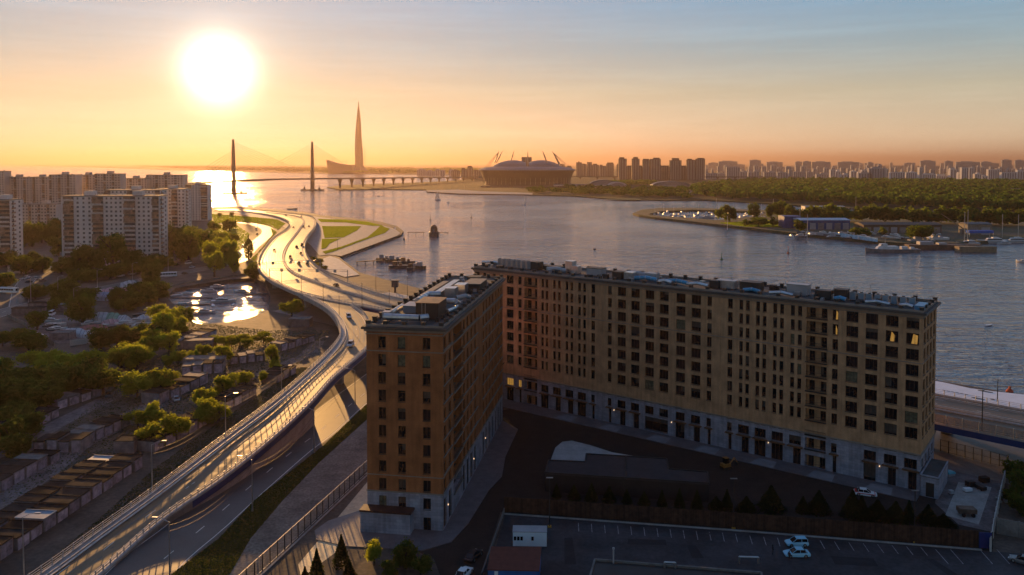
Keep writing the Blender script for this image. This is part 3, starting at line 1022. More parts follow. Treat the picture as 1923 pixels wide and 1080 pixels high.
# ------------------------------------------------------------------ the two brick buildings
brick_l = masonry('brick_russet', (.40, .140, .046), (.32, .108, .038), (.25, .115, .06), .26, .08, mort=.008, var=.5)
brick_r = masonry('brick_ochre', (.54, .30, .15), (.45, .25, .125), (.34, .21, .13), .26, .08, mort=.008, var=.5)
stone_m = masonry('stone_slabs', (.31, .30, .34), (.24, .235, .275), (.16, .155, .18), 1.2, .6, mort=.015, var=.5)
roof_m = mat('roof_felt', (.055, .053, .052), rough=.75, var=.3, scale=.4)
cornice_m = mat('cornice_stone', (.24, .20, .165), rough=.7, var=.15)
frame_m = mat('window_frame', (.035, .03, .027), rough=.5)
copper_m = mat('copper_canopy', (.16, .075, .035), rough=.5, metal=.2)
duct_m = mat('duct_zinc', (.50, .50, .52), rough=.28, metal=.75, var=.15, scale=1)
unit_m = mat('unit_enamel', (.34, .33, .34), rough=.4, var=.08)
unit_blue = mat('unit_film_blue', (.05, .25, .42), rough=.35)
curtain_m = mat('curtain_glass', (.11, .11, .07), rough=.25, spec=.6, scale=1.5, var=.5)
lit_m = mat('warm_glow_glass', (.3, .2, .06), rough=.3, emit=((1.0, .50, .10), .20), scale=1.2, var=.5)  # warm glow put into some panes, in part to imitate reflected sunlight
glow_m = mat('wall_light_glow', (1, .8, .5), emit=((1.0, .62, .32), .9))

class Frame:
    """a building's own axes: x along the front, y into the depth, z up"""
    def __init__(s, o, ax):
        s.o = Vector((o[0], o[1], 0)); s.u = Vector((ax[0], ax[1], 0)).normalized(); s.n = Vector((-s.u.y, s.u.x, 0))
        s.rz = math.atan2(s.u.y, s.u.x)
    def w(s, x, y, z=0):
        return s.o + s.u * x + s.n * y + Vector((0, 0, z))
    def sx(s, px, y=0.0, py=600):
        """x along the front of what stands at px, y metres behind the front"""
        d = sight(px, py)
        P = s.o + s.n * y
        det = d.x * -s.u.y + s.u.x * d.y
        t = (P.x * -s.u.y + s.u.x * P.y) / det
        q = Vector((d.x * t, d.y * t, 0)) - P
        return q.dot(s.u)

def facade(mb, x0, x1, z0, z1, holes, P, depth=.32):
    """wall in the plane y = 0 of P(x, d, z) with openings and their reveals; holes (xa, xb, za, zb)"""
    xs = sorted({x0, x1, *(v for h in holes for v in h[:2] if x0 < v < x1)})
    zs = sorted({z0, z1, *(v for h in holes for v in h[2:4] if z0 < v < z1)})
    for a, b in zip(xs[:-1], xs[1:]):
        run = None
        for c, d in zip(zs[:-1], zs[1:]):
            mx, mz = (a + b) / 2, (c + d) / 2
            if any(h[0] < mx < h[1] and h[2] < mz < h[3] for h in holes):
                if run is not None:
                    mb.poly([P(a, 0, run), P(b, 0, run), P(b, 0, c), P(a, 0, c)]); run = None
            elif run is None:
                run = c
        if run is not None:
            mb.poly([P(a, 0, run), P(b, 0, run), P(b, 0, z1), P(a, 0, z1)])
    for h in holes:
        xa, xb, za, zb = h[:4]
        D = h[4] if len(h) > 4 else depth
        za, zb = max(za, z0), min(zb, z1)
        if zb <= za:
            continue
        mb.poly([P(xa, 0, za), P(xa, 0, zb), P(xa, D, zb), P(xa, D, za)])
        mb.poly([P(xb, 0, za), P(xb, D, za), P(xb, D, zb), P(xb, 0, zb)])
        mb.poly([P(xa, 0, za), P(xa, D, za), P(xb, D, za), P(xb, 0, za)])
        mb.poly([P(xa, 0, zb), P(xb, 0, zb), P(xb, D, zb), P(xa, D, zb)])

WIN = {}
BLIND = {}
blind_m = mat('window_blind', (.055, .048, .042), rough=.35, spec=.5, var=.4, scale=.6)
def window_meshes(w, h):
    k = (round(w, 2), round(h, 2))
    if k not in WIN:
        m = MB()
        t = .07
        m.span(-w / 2, w / 2, -.04, .05, 0, t); m.span(-w / 2, w / 2, -.04, .05, h - t, h)
        m.span(-w / 2, -w / 2 + t, -.04, .05, t, h - t); m.span(w / 2 - t, w / 2, -.04, .05, t, h - t)
        for i in range(1, {1: 1, 2: 2, 3: 3}[1 if w < 1.1 else 2 if w < 2 else 3]):
            x = -w / 2 + w * i / (2 if w < 2 else 3)
            m.span(x - .035, x + .035, -.03, .04, t, h - t)
        m.span(-w / 2 - .05, w / 2 + .05, -.42, -.05, -.09, -.02)          # sill
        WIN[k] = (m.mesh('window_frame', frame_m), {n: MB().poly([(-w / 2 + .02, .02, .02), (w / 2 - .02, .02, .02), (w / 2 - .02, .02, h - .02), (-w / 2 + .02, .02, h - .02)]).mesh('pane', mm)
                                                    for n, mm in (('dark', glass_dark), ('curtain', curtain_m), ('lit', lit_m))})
    return WIN[k]
def place_windows(root, fr, wins, limit=300):
    """wins: (local x, y, z0, w, h, extra rotation, pane kind)"""
    wins = sorted(wins, key=lambda q: (fr.w(q[0], q[1], q[2]) - cam_o.location).length)
    for x, y, z, w, h, r, kind in wins[:limit]:
        fm, pm = window_meshes(w, h)
        o = put('window', fm, root, loc=(x, y, z), rz=r)
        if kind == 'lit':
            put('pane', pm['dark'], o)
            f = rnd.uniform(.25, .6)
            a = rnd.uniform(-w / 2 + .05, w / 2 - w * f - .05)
            put('warm_glow_patch', MB().poly([(a, -.0, .08), (a + w * f * .9, -.0, .08), (a + w * f, -.0, h * rnd.uniform(.3, .9)), (a + w * f * .3, -.0, h * .92)]).mesh('warm_glow_patch', lit_m), o)
        else:
            put('pane', pm[kind], o)
            if kind == 'dark' and rnd.random() < .22:
                kk = (round(w, 2), round(h, 2), rnd.choice((.35, .6, .85)), rnd.choice((-1, 0, 1)))
                if kk not in BLIND:
                    x0, x1 = {-1: (-w / 2 + .08, -.02), 0: (-w / 2 + .08, w / 2 - .08), 1: (.04, w / 2 - .08)}[kk[3]]
                    BLIND[kk] = MB().poly([(x0, .012, h * (1 - kk[2])), (x1, .012, h * (1 - kk[2])), (x1, .012, h - .08), (x0, .012, h - .08)]).mesh('blind', blind_m)
                put('blind', BLIND[kk], o)
    rest = {}
    for x, y, z, w, h, r, kind in wins[limit:]:
        fm, pm = window_meshes(w, h)
        for me, key in ((fm, 'window'), (pm[kind], 'window_pane')):
            k = (key, me.materials[0].name)
            m = rest.setdefault(k, (MB(), me.materials[0]))[0]
            n = len(m.v)
            c, s = math.cos(r), math.sin(r)
            m.v += [(x + v.co.x * c - v.co.y * s, y + v.co.x * s + v.co.y * c, z + v.co.z) for v in me.vertices]
            m.f += [tuple(n + i for i in p.vertices) for p in me.polygons]
    for (key, _), (m, mm) in rest.items():
        m.build(key, mm, root, kind='stuff')

def cornice(root, Wd, D, z, over=.8):
    dark_edge = mat('eaves_metal', (.055, .048, .045), rough=.45, spec=.5)
    m = MB()
    m.span(-over * .5, Wd + over * .5, -over * .5, D + over * .5, z - .9, z - .45)
    m.build('cornice', cornice_m, root)
    m = MB(); m.span(-over, Wd + over, -over, D + over, z - .45, z - .05)
    m.build('eaves', dark_edge, root)
    r = MB(); r.span(-over + .1, Wd + over - .1, -over + .1, D + over - .1, z - .05, z + .02)
    r.build('roof', roof_m, root)
    p = MB()
    for x0, x1, y0, y1 in ((-.1, Wd + .1, -.1, .2), (-.1, Wd + .1, D - .2, D + .1), (-.1, .2, .2, D - .2), (Wd - .2, Wd + .1, .2, D - .2)):
        p.span(x0, x1, y0, y1, z + .02, z + .45)
    p.build('parapet', cornice_m, root)
pillar_me = MB().box(0, 0, 0, .78, .78, .95).box(0, 0, .95, .95, .95, .14).mesh('parapet_pillar', mat('pillar_dark', (.05, .042, .036), rough=.7))
def pillars(root, Wd, D, z, nx, ny):
    pts = [(Wd * i / nx, 0) for i in range(nx + 1)] + [(Wd * i / nx, D) for i in range(nx + 1)] + \
          [(0, D * i / ny) for i in range(1, ny)] + [(Wd, D * i / ny) for i in range(1, ny)]
    for x, y in pts:
        put('parapet_pillar', pillar_me, root, loc=(min(max(x, .3), Wd - .3), min(max(y, .3), D - .3), z + .02))

def brick_block(name, label, fr, Wd, D, top, stone_top, front, right, left, back=(), bm=None, belts=(), nx=28, ny=4, balc_f=(), balc_r=(), lits=(), group=None):
    root = thing(name, label, 'apartment building', fr.o, fr.rz, group)
    PF = lambda x, d, z: (x, d, z)
    PR = lambda x, d, z: (Wd - d, x, z)
    PL = lambda x, d, z: (d, D - x, z)
    PB = lambda x, d, z: (Wd - x, D - d, z)
    wb, ws = MB(), MB()
    wins = []
    for P, L, holes, rz, balc in ((PF, Wd, front, 0, balc_f), (PR, D, right, math.pi / 2, balc_r), (PL, D, left, -math.pi / 2, ()), (PB, Wd, back, math.pi, ())):
        hb = [h[:4] for h in holes if h[2] >= stone_top] + [b for b in balc if b[2] >= stone_top]
        hs = [h[:4] for h in holes if h[2] < stone_top] + [b for b in balc if b[2] < stone_top]
        facade(wb, 0, L, stone_top, top - .9, hb, P)
        facade(ws, 0, L, -.5, stone_top, hs, P)
        for h in holes:
            x, y, _ = P((h[0] + h[1]) / 2, .3, 0)
            wins.append((x, y, h[2], h[1] - h[0], h[3] - h[2], rz, h[4] if len(h) > 4 else 'dark'))
        for b in balc:
            bb = MB()
            xa, xb, za, zb, dd = b
            bb.poly([P(xa, dd, za), P(xb, dd, za), P(xb, dd, zb), P(xa, dd, zb)])
            bb.build('loggia_wall', bm, root)
            s = MB()
            s.poly([P(xa - .1, -.35, za), P(xb + .1, -.35, za), P(xb + .1, -.35, za - .22), P(xa - .1, -.35, za - .22)])
            s.poly([P(xa - .1, -.35, za), P(xa - .1, 0, za), P(xb + .1, 0, za), P(xb + .1, -.35, za)])
            s.poly([P(xa - .1, -.35, za - .22), P(xb + .1, -.35, za - .22), P(xb + .1, 0, za - .22), P(xa - .1, 0, za - .22)])
            so = s.build('balcony', cornice_m if P is PR else dark_metal, root)
            g = MB()
            g.tube(P(xa, -.3, za + 1.05), P(xb, -.3, za + 1.05), .04, n=4)
            k = int((xb - xa) / .25)
            for i in range(k + 1):
                x = xa + (xb - xa) * i / k
                g.tube(P(x, -.3, za), P(x, -.3, za + 1.05), .018, n=3, cap=False)
            g.build('railing', frame_m, so)
            for f in ((.1, .36), (.66, .92)):
                x, y, _ = P(xa + (xb - xa) * (f[0] + f[1]) / 2, dd - .06, 0)
                wins.append((x, y, za + .1, round((xb - xa) * (f[1] - f[0]), 1), 2.3, rz, 'dark'))
    wb.build('wall', bm, root)
    ws.build('stone_base', stone_m, root)
    bl = MB()
    for z, h, o in belts:
        bl.span(-o, Wd + o, -o, -.001, z, z + h); bl.span(Wd + .001, Wd + o, 0, D, z, z + h); bl.span(-o, -.001, 0, D, z, z + h)
    bl.build('belt_course', cornice_m, root)
    for h in balc_f + balc_r:
        pass
    cornice(root, Wd, D, top)
    pillars(root, Wd, D, top, nx, ny)
    place_windows(root, fr, wins)
    return root

# ---- long building on the right
FR = Frame((-11.4, 241.8), (.8, -.6))
WR, DR, TR, SR = 123.0, 16.5, 38.4, 7.75
C25 = [(12.3, 14.8), (49.5, 52), (53.55, 56.05), (57.75, 60.25), (61.85, 64.35), (66.45, 68.95), (70.6, 73.1), (107.6, 110.1), (111.65, 114.15), (115.75, 118.25), (119.8, 122.3)]
C12 = [(3.3, 4.5), (7.1, 8.3), (16.5, 17.7), (41.3, 42.5), (46.5, 47.7), (74.75, 75.95), (80.1, 81.3), (104.65, 105.85)]
PAIR = [(24.7, 26.2), (28.75, 30.4), (32.95, 34.55), (37.05, 38.7), (83.0, 84.6), (87.1, 88.7), (91.2, 92.8), (95.3, 96.95)]
C09 = [(a, a + .9) for p in PAIR for a in p]
zt = lambda i: 37.2 - 3.385 * i
fr_h, n_lit = [], 0
for i in range(9):
    for a, b in [(-.0 + .4, 2.0)] + C25 + C12 + C09:
        k = 'dark'
        r = rnd.random()
        if r < .03:
            k = 'curtain'
        if i < 2 and 104 < a < 106 or (i == 1 and a > 115) or (i == 8 and 12 < a < 18) or (i in (7, 8) and 24 < a < 32 and rnd.random() < .4):  # lower rows at the left end glow in place of warm reflections
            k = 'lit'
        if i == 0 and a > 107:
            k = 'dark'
        if i == 8 and 107 < a < 111:
            continue
        fr_h.append((a, b, zt(i) - 2.4, zt(i), k))
for a, b in C25 + C12 + [(p[0] - .1, p[1] + 1.0) for p in PAIR]:
    if 107 < a < 111:
        continue
    lowlit = a < 18  # these low panes glow to imitate sunset light reflected in them
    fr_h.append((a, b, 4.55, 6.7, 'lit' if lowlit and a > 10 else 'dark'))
    if 57 < a < 65:
        continue
    fr_h.append((a + (.0 if a % 3 < 1.5 else (b - a) * .35), b, .05, 3.95, 'dark'))
fr_h.append((57.75, 64.35, .6, 3.9, 'dark'))
bal = []
for xa, xb in ((18.75, 23.3), (98.9, 103.5)):
    for i in range(10):
        bal.append((xa, xb, zt(i) - 2.5, zt(i) + .1, 1.3))
    bal.append((xa, xb, .02, 2.9, 1.3))
right_h = []
for i in range(9):
    for a in (1.2, 5.0, 8.8, 12.6):
        right_h.append((a, a + 2.3, zt(i) - 2.4, zt(i), 'dark'))
for a in (1.2, 5.0, 8.8, 12.6):
    right_h.append((a, a + 2.0, 4.55, 6.7, 'dark'))
ryt = brick_block('brick_apartment_building', 'long ochre brick apartment block with a grey stone base facing the dark courtyard', FR, WR, DR, TR, SR, fr_h, right_h, [], bm=brick_r,
                  belts=((zt(2) - 3.0, .16, .10), (SR, .30, .18), (TR - 1.3, .2, .12)), balc_f=tuple(b[:4] + (1.3,) for b in bal), balc_r=())
# shallow brick piers between the bays, canopies over the doors, small wall lights
m = MB()
for x in (11.2, 15.8, 24.0, 27.9, 31.9, 36.0, 40.3, 44.9, 48.6, 52.8, 56.9, 61.05, 65.4, 69.8, 73.9, 78.2, 82.2, 86.3, 90.4, 94.5, 98.3, 104.1, 106.7, 110.9, 114.95, 119.0, 122.85):
    m.span(x - .12, x + .12, -.06, -.001, SR + .3, TR - 1.3)
m.build('pier_strip', brick_r, ryt)
for a, b in C25 + C12 + [(p[0] - .1, p[1] + 1.0) for p in PAIR]:
    if 57 < a < 65 or 107 < a < 111:
        continue
    MB().span(a - .3, b + .5, -.7, -.001, 4.1, 4.32).build('canopy', copper_m, ryt)
wl = MB().box(0, 0, 0, .14, .2, .26).mesh('wall_light', glow_m)
for x in (48.6, 65.4, 90.4, 114.95):
    put('wall_light', wl, ryt, loc=(x, -.12, 3.6))
# the low entrance lodge at its right end
lg = thing('entrance_lodge', 'small grey stone lodge with a dark door at the right end of the long block', 'lodge', FR.w(WR + 2.1, 4.0), FR.rz)
lw, ld, lh = 3.4, 12.0, 4.2
mb = MB(); facade(mb, -lw / 2, lw / 2, -.2, lh, [(-.7, .9, .05, 3.1)], lambda x, d, z: (x, -ld / 2 + d, z), .25)
mb.poly([(-lw / 2, -ld / 2, -.2), (-lw / 2, ld / 2, -.2), (-lw / 2, ld / 2, lh), (-lw / 2, -ld / 2, lh)]); mb.poly([(lw / 2, -ld / 2, -.2), (lw / 2, ld / 2, -.2), (lw / 2, ld / 2, lh), (lw / 2, -ld / 2, lh)])
mb.poly([(-lw / 2, ld / 2, -.2), (lw / 2, ld / 2, -.2), (lw / 2, ld / 2, lh), (-lw / 2, ld / 2, lh)])
mb.build('wall', stone_m, lg); MB().span(-.7, .9, -ld / 2 + .2, -ld / 2 + .26, .05, 3.1).build('door', frame_m, lg)
mb = MB(); mb.span(-lw / 2 - .1, lw / 2 + .1, -ld / 2 - .1, ld / 2 + .1, lh, lh + .12); mb.build('roof', roof_m, lg)
MB().span(-lw / 2 - .1, lw / 2 + .1, -ld / 2 - .1, -ld / 2 + .15, lh + .12, lh + .4).span(-lw / 2 - .1, -lw / 2 + .15, -ld / 2 + .15, ld / 2, lh + .12, lh + .4).span(lw / 2 - .15, lw / 2 + .1, -ld / 2 + .15, ld / 2, lh + .12, lh + .4).build('parapet', stone_m, lg)

# ---- narrow building on the left
FL = Frame((-27.9, 151.9), (.9876, -.157))
WL, DL, TL, SL = 15.0, 67.0, 38.9, 7.0
zl = lambda i: 37.0 - 3.42 * i
lf, lr = [], []
for i in range(10):
    for j, (a, b) in enumerate(((2.35, 3.9), (6.2, 7.85), (11.1, 12.6))):
        k = 'curtain' if (i < 2 and j == 1) or (i == 1 and j == 2) or rnd.random() < .03 else 'dark'
        lf.append((a, a + 1.5, zl(i) - 2.2, zl(i), k))
lf.append((11.1, 12.6, -.3, 2.5, 'dark'))
SIDE = ((.9, 2.5), (5.0, 6.6), (17.8, 19.4), (21.4, 23.0), (25.2, 26.8), (29.4, 31.0), (39.2, 40.8), (42.9, 44.5), (47.0, 48.6), (51.4, 53.0), (55.8, 57.4), (59.6, 61.2), (63.4, 65.0))
for i in range(9):
    for a, b in SIDE:
        lr.append((a, b, zl(i) - 2.2, zl(i), 'curtain' if rnd.random() < .05 else 'dark'))
for a, b in SIDE:
    lr.append((a - .2, b + .4, .05, 5.9, 'dark'))
lbal = tuple((8.8, 16.2, zl(i) - 2.5, zl(i) + .15, 1.6) for i in range(10))
ll = [(a, b, zl(i) - 2.2, zl(i), 'dark') for i in range(9) for a, b in SIDE[::2]]
lyt = brick_block('brick_apartment_building', 'narrow russet brick apartment block with ducts on its roof, nearest to the camera', FL, WL, DL, TL, SL, lf, lr, ll, bm=brick_l,
                  belts=((zl(0) - 2.85, .16, .12), (zl(7) - 2.85, .14, .10), (SL, .22, .14), (TL - 1.5, .2, .12)), nx=4, ny=16, balc_r=lbal)
m = MB()
for i in range(9):                                     # ledges under the side windows
    for a, b in ((.3, 7.6), (17.2, 33.0), (38.4, 66.5)):
        m.span(WL + .001, WL + .22, a, b, zl(i) - 2.42, zl(i) - 2.26)
m.build('sill_ledge', cornice_m, lyt, kind='stuff')
for y in (3.6, 28, 41.7):
    put('wall_light', wl, lyt, loc=(WL + .14, y, 3.6))
an = thing('stone_annex', 'windowless low stone annex with dark red coping under the front of the narrow block', 'annex', FL.w(4.7, -1.35), FL.rz)
mb = MB(); mb.span(-5.2, 4.6, -1.3, 1.32, -.3, 4.0); mb.build('wall', stone_m, an)
MB().span(-5.35, 4.75, -1.45, 1.3, 4.0, 4.35).build('coping', mat('coping_dark_red', (.05, .018, .014), rough=.5), an)

# ---- roof plant
def roof_box(fr, x, y, z, sx, sy, h, m, label, name='roof_box', cat='roof unit', cap=None, rz=0.0, group=None, feet=True):
    t = thing(name, label, cat, fr.w(x, y, z), fr.rz + rz, group)
    b = MB(); b.box(0, 0, .18 if feet else 0, sx, sy, h)
    b.build('casing', m, t)
    if feet:
        f = MB()
        for a in (-1, 1):
            f.box(a * sx * .4, 0, 0, .15, sy * .9, .18)
        f.build('base_frame', dark_metal, t)
    if cap:
        c = MB(); c.box(0, 0, h + (.18 if feet else 0), sx + .3, sy + .3, .14); c.build('lid', cap, t)
    return t
def duct(fr, pts, r, label, m=duct_m, group='zinc ducts'):
    p = [fr.w(*q) for q in pts]
    t = thing('duct', label, 'duct', p[0], 0, group)
    b = MB(); q = [v - p[0] for v in p]
    for a, c in zip(q[:-1], q[1:]):
        b.tube(a, c, r, n=10)
    b.build('duct_pipe', m, t, smooth=False)
    cl = MB()
    for a, c in zip(q[:-1], q[1:]):
        n = max(1, int((c - a).length / 1.6))
        for i in range(n + 1):
            v = a.lerp(c, i / n); d = (c - a).normalized() * .04
            cl.tube(v - d, v + d, r * 1.09, n=10)
    cl.build('duct_flange', steel, t)
    return t
acv = {}
def ac_unit(fr, x, y, z, label, h=1.75, blue=False, group=None, rz=0):
    if blue not in acv:
        t = thing('air_conditioner', label, 'air conditioner', fr.w(x, y, z), fr.rz + rz, group)
        MB().box(0, 0, .2, 1.25, .8, h).build('casing', unit_m, t)
        g = MB()
        for k in range(9):
            g.box(0, -.42, .35 + k * (h - .3) / 9, 1.0, .04, .06)
        g.build('grille', unit_blue if blue else dark_metal, t)
        MB().tube((0, 0, h + .2), (0, 0, h + .34), .36, n=12).build('fan_cowl', dark_metal, t)
        MB().box(-.45, 0, 0, .12, .8, .2).box(.45, 0, 0, .12, .8, .2).build('foot', dark_metal, t)
        acv[blue] = t
        return t
    return dup(acv[blue], fr.w(x, y, z), fr.rz + rz, label, group)
zr = TL + .02
# left roof (x 0-15 across, y 0-67 deep)
duct(FL, ((2.2, 4.2, zr + 1.1), (9.2, 4.4, zr + 1.0), (10.6, 5.6, zr + 1.0)), .62, 'fat zinc duct lying across the front of the narrow roof')
roof_box(FL, 2.4, 5.6, zr, 1.6, 2.0, 1.7, unit_m, 'pale square cowl at the left end of the fat front duct')
duct(FL, ((2.4, 6.6, zr + 1.1), (2.3, 16.0, zr + 1.1)), .5, 'zinc duct running back along the left side of the narrow roof')
pent = roof_box(FL, 9.8, 11.5, zr, 4.6, 7.0, 3.2, mat('dark_louvres', (.035, .03, .028), rough=.6), 'dark louvred plant room with a rusty lid on the narrow roof', name='plant_room', cat='plant room',
         cap=mat('rusty_lid', (.30, .15, .07), rough=.6, scale=.6, var=.4), feet=False)
MB().tube((-1.0, -3.6, 0), (-1.0, -3.6, 3.2), .07).tube((-.3, -3.6, 0), (-.3, -3.6, 3.2), .07).build('pipe', steel, pent)
roof_box(FL, 5.0, 15.5, zr, 3.2, 5.0, 1.4, unit_m, 'first pale ventilation box behind the front duct', cap=unit_m)
roof_box(FL, 5.2, 22.0, zr, 3.0, 5.0, 1.5, unit_m, 'second pale ventilation box left of the dark plant room', cap=unit_m)
duct(FL, ((5.0, 18.5, zr + 1.9), (5.3, 26.0, zr + 2.1), (8.0, 26.5, zr + 2.1)), .6, 'bent zinc duct over the pale ventilation boxes')
duct(FL, ((8.5, 20.0, zr + 1.6), (12.6, 20.5, zr + 1.6), (12.8, 23.0, zr + .6)), .62, 'short fat duct behind the dark plant room')
duct(FL, ((12.4, 14.5, zr + .5), (13.2, 19, zr + .5), (12.6, 25.0, zr + .5)), .4, 'low curved duct near the right parapet of the narrow roof')
roof_box(FL, 6.0, 38.0, zr, 1.6, 26.0, 1.5, steel, 'long pale cable bridge running to the back of the narrow roof', name='cable_bridge', cat='cable bridge')
roof_box(FL, 3.2, 40.0, zr, 1.6, 22.0, 1.1, cornice_m, 'long low trunking box beside the left parapet of the narrow roof', name='cable_bridge', cat='trunking')
roof_box(FL, 8.9, 33.0, zr, 2.4, 3.4, 2.4, duct_m, 'grey ventilation tower midway on the narrow roof')
roof_box(FL, 9.6, 40.0, zr, 2.6, 4.0, 2.2, duct_m, 'grey ventilation tower farther back on the narrow roof')
duct(FL, ((11.2, 28.0, zr + 1.0), (13.0, 29.5, zr + 1.2), (13.4, 31.5, zr + .6)), .55, 'ribbed white duct elbow near the right parapet', m=unit_m)
roof_box(FL, 11.6, 47.0, zr, 4.0, 9.0, 1.9, mat('dark_louvres2', (.04, .035, .032), rough=.6), 'dark stair hood with pale edge trim on the narrow roof', name='stair_hood', cat='stair hood', cap=cornice_m, feet=False)
roof_box(FL, 9.2, 58.5, zr, 3.4, 4.0, 1.6, mat('dark_louvres3', (.045, .04, .036), rough=.6), 'dark box near the back parapet of the narrow roof', feet=False)
for k, (x, y) in enumerate(((12.4, 6.2), (12.9, 9.0), (13.2, 12.6))):
    roof_box(FL, x, y, zr, .7, .7, .8, dark_metal, ('first', 'second', 'third')[k] + ' small dark vent cap inside the right parapet of the narrow roof', name='roof_vent', cat='vent cap', feet=False)
rnd.seed(21)
for k in range(16):
    roof_box(FL, U(4.5, 12.5), U(24, 62), zr, U(.5, 1.2), U(.5, 1.4), U(.4, 1.0), rnd.choice((unit_m, duct_m, dark_metal)), 'small vent box scattered on the back half of the narrow roof', name='vent_box', cat='vent box', group='small vent boxes of the narrow roof', feet=False)
# right roof
zr = TR + .02
def rx(px, y): return FR.sx(px, y, 530)
for k in range(7):
    ac_unit(FR, rx(939 + k * 9.2, 6), 6, zr, ('first', 'second', 'third', 'fourth', 'fifth', 'sixth', 'seventh')[k] + ' from the left of the grey cooling units on the long roof', h=2.3, group='grey cooling units at the far roof end')
dk = mat('plant_dark', (.04, .036, .034), rough=.6)
for px, w, y, h, d_, mm, cp, lab in (
        (1008, 3.2, 7, 2.6, 3, dk, None, 'dark stair box right of the grey cooling units'), (1040, 6.5, 9, 1.3, 3, dk, None, 'low dark box behind the light duct'),
        (1072, 2.6, 8, 3.6, 2.6, duct_m, duct_m, 'tall pale ventilation tower on the long roof'), (1082, 2.4, 7, 2.4, 2.4, duct_m, None, 'lower pale box attached beside the tall ventilation tower'),
        (1120, 5.0, 7, 2.3, 3.4, unit_m, dk, 'pale plant box with a dark flat lid on the long roof'), (1163, 3.0, 6, 2.1, 3.4, dk, None, 'black box left of the mottled grey one'),
        (1184, 2.9, 6, 2.2, 3.0, duct_m, None, 'mottled grey box above the first loggia gap'), (1225, 3.4, 9, 2.0, 2.6, unit_m, None, 'ribbed grey cooler behind the blue ducts'),
        (1345, 2.6, 6, 2.1, 3.4, dk, None, 'black tarpaulined box left of the long grey box'), (1366, 5.0, 7, 2.1, 3.0, duct_m, unit_m, 'long grey box with a pale top edge'),
        (1412, 5.4, 6.5, 2.4, 3.6, dk, dk, 'dark framed plant cage with white louvres'), (1500, 5.4, 8, 2.7, 3.0, unit_m, unit_m, 'large white plant box standing highest on the long roof'),
        (1548, 3.8, 5, 2.3, 3.0, dk, None, 'hooded dark bundle right of the large white plant box'), (1581, 3.0, 6.5, 2.6, 2.8, dk, dk, 'dark square stair box left of the white cooling units')):
    roof_box(FR, rx(px, y), y, zr, w * .92, d_ * .9, h * .86, mm, lab, cap=cp)
for k, px in enumerate((1602, 1618, 1633, 1649, 1664, 1680, 1697, 1714)):
    ac_unit(FR, rx(px, 7), 7, zr, ('first', 'second', 'third', 'fourth', 'fifth', 'sixth', 'seventh', 'eighth')[k] + ' from the left of the white cooling units on the long roof', h=1.8, blue=True, group='white cooling units near the right roof end')
for a, b, y, r, m_, lab in ((905, 950, 8, .35, duct_m, 'thin pale duct at the far left end of the long roof'), (1028, 1064, 5, .6, unit_m, 'light duct leading up to the tall ventilation tower'),
                           (1170, 1216, 9, .75, unit_m, 'thick white duct arching behind the mottled grey box'), (1192, 1235, 4.5, .55, unit_blue, 'blue wrapped duct, left of the two in mid roof'),
                           (1250, 1292, 4.5, .5, unit_blue, 'blue wrapped duct, right of the two in mid roof'), (1236, 1262, 3.6, .4, duct_m, 'low zinc duct between the two blue ducts'),
                           (1290, 1330, 4, .4, duct_m, 'zinc duct left of the black tarpaulined box'), (1396, 1428, 2.6, .45, unit_blue, 'blue and white duct at the foot of the plant cage'),
                           (1445, 1490, 3, .35, duct_m, 'zinc duct at the front edge under the white plant box'), (1566, 1590, 3, .45, unit_blue, 'blue film covered duct left of the white cooling units'),
                           (1625, 1672, 3.5, .32, duct_m, 'thin zinc duct in front of the white cooling units'), (1690, 1716, 3, .35, duct_m, 'zinc duct at the front edge near the right corner')):
    z = zr + r + .25
    duct(FR, ((rx(a, y), y, z), (rx((a + b) / 2, y + .5), y + .5, z + .3), (rx(b, y), y, z)), r, lab, m_)
roof_box(FR, rx(1731, 4.5), 4.5, zr, 1.8, 5.5, 1.1, unit_blue, 'bright blue sheeted box at the right corner of the long roof', feet=False)
rnd.seed(33)
for k in range(46):
    roof_box(FR, U(4, 119), U(2.2, 13), zr, U(.5, 1.6), U(.5, 1.6), U(.4, 1.3), rnd.choice((unit_m, duct_m, dk, dk)), 'small vent box scattered over the long roof', name='vent_box', cat='vent box', group='small vent boxes of the long roof', feet=False)
for k in range(8):
    a = thing('roof_mast', 'thin aerial rod on the long roof', 'aerial', FR.w(8 + k * 14.5, 13, zr), 0, 'thin aerial rods of the long roof')
    MB().tube((0, 0, 0), (0, 0, 3.2), .04, n=4).build('rod', dark_metal, a)

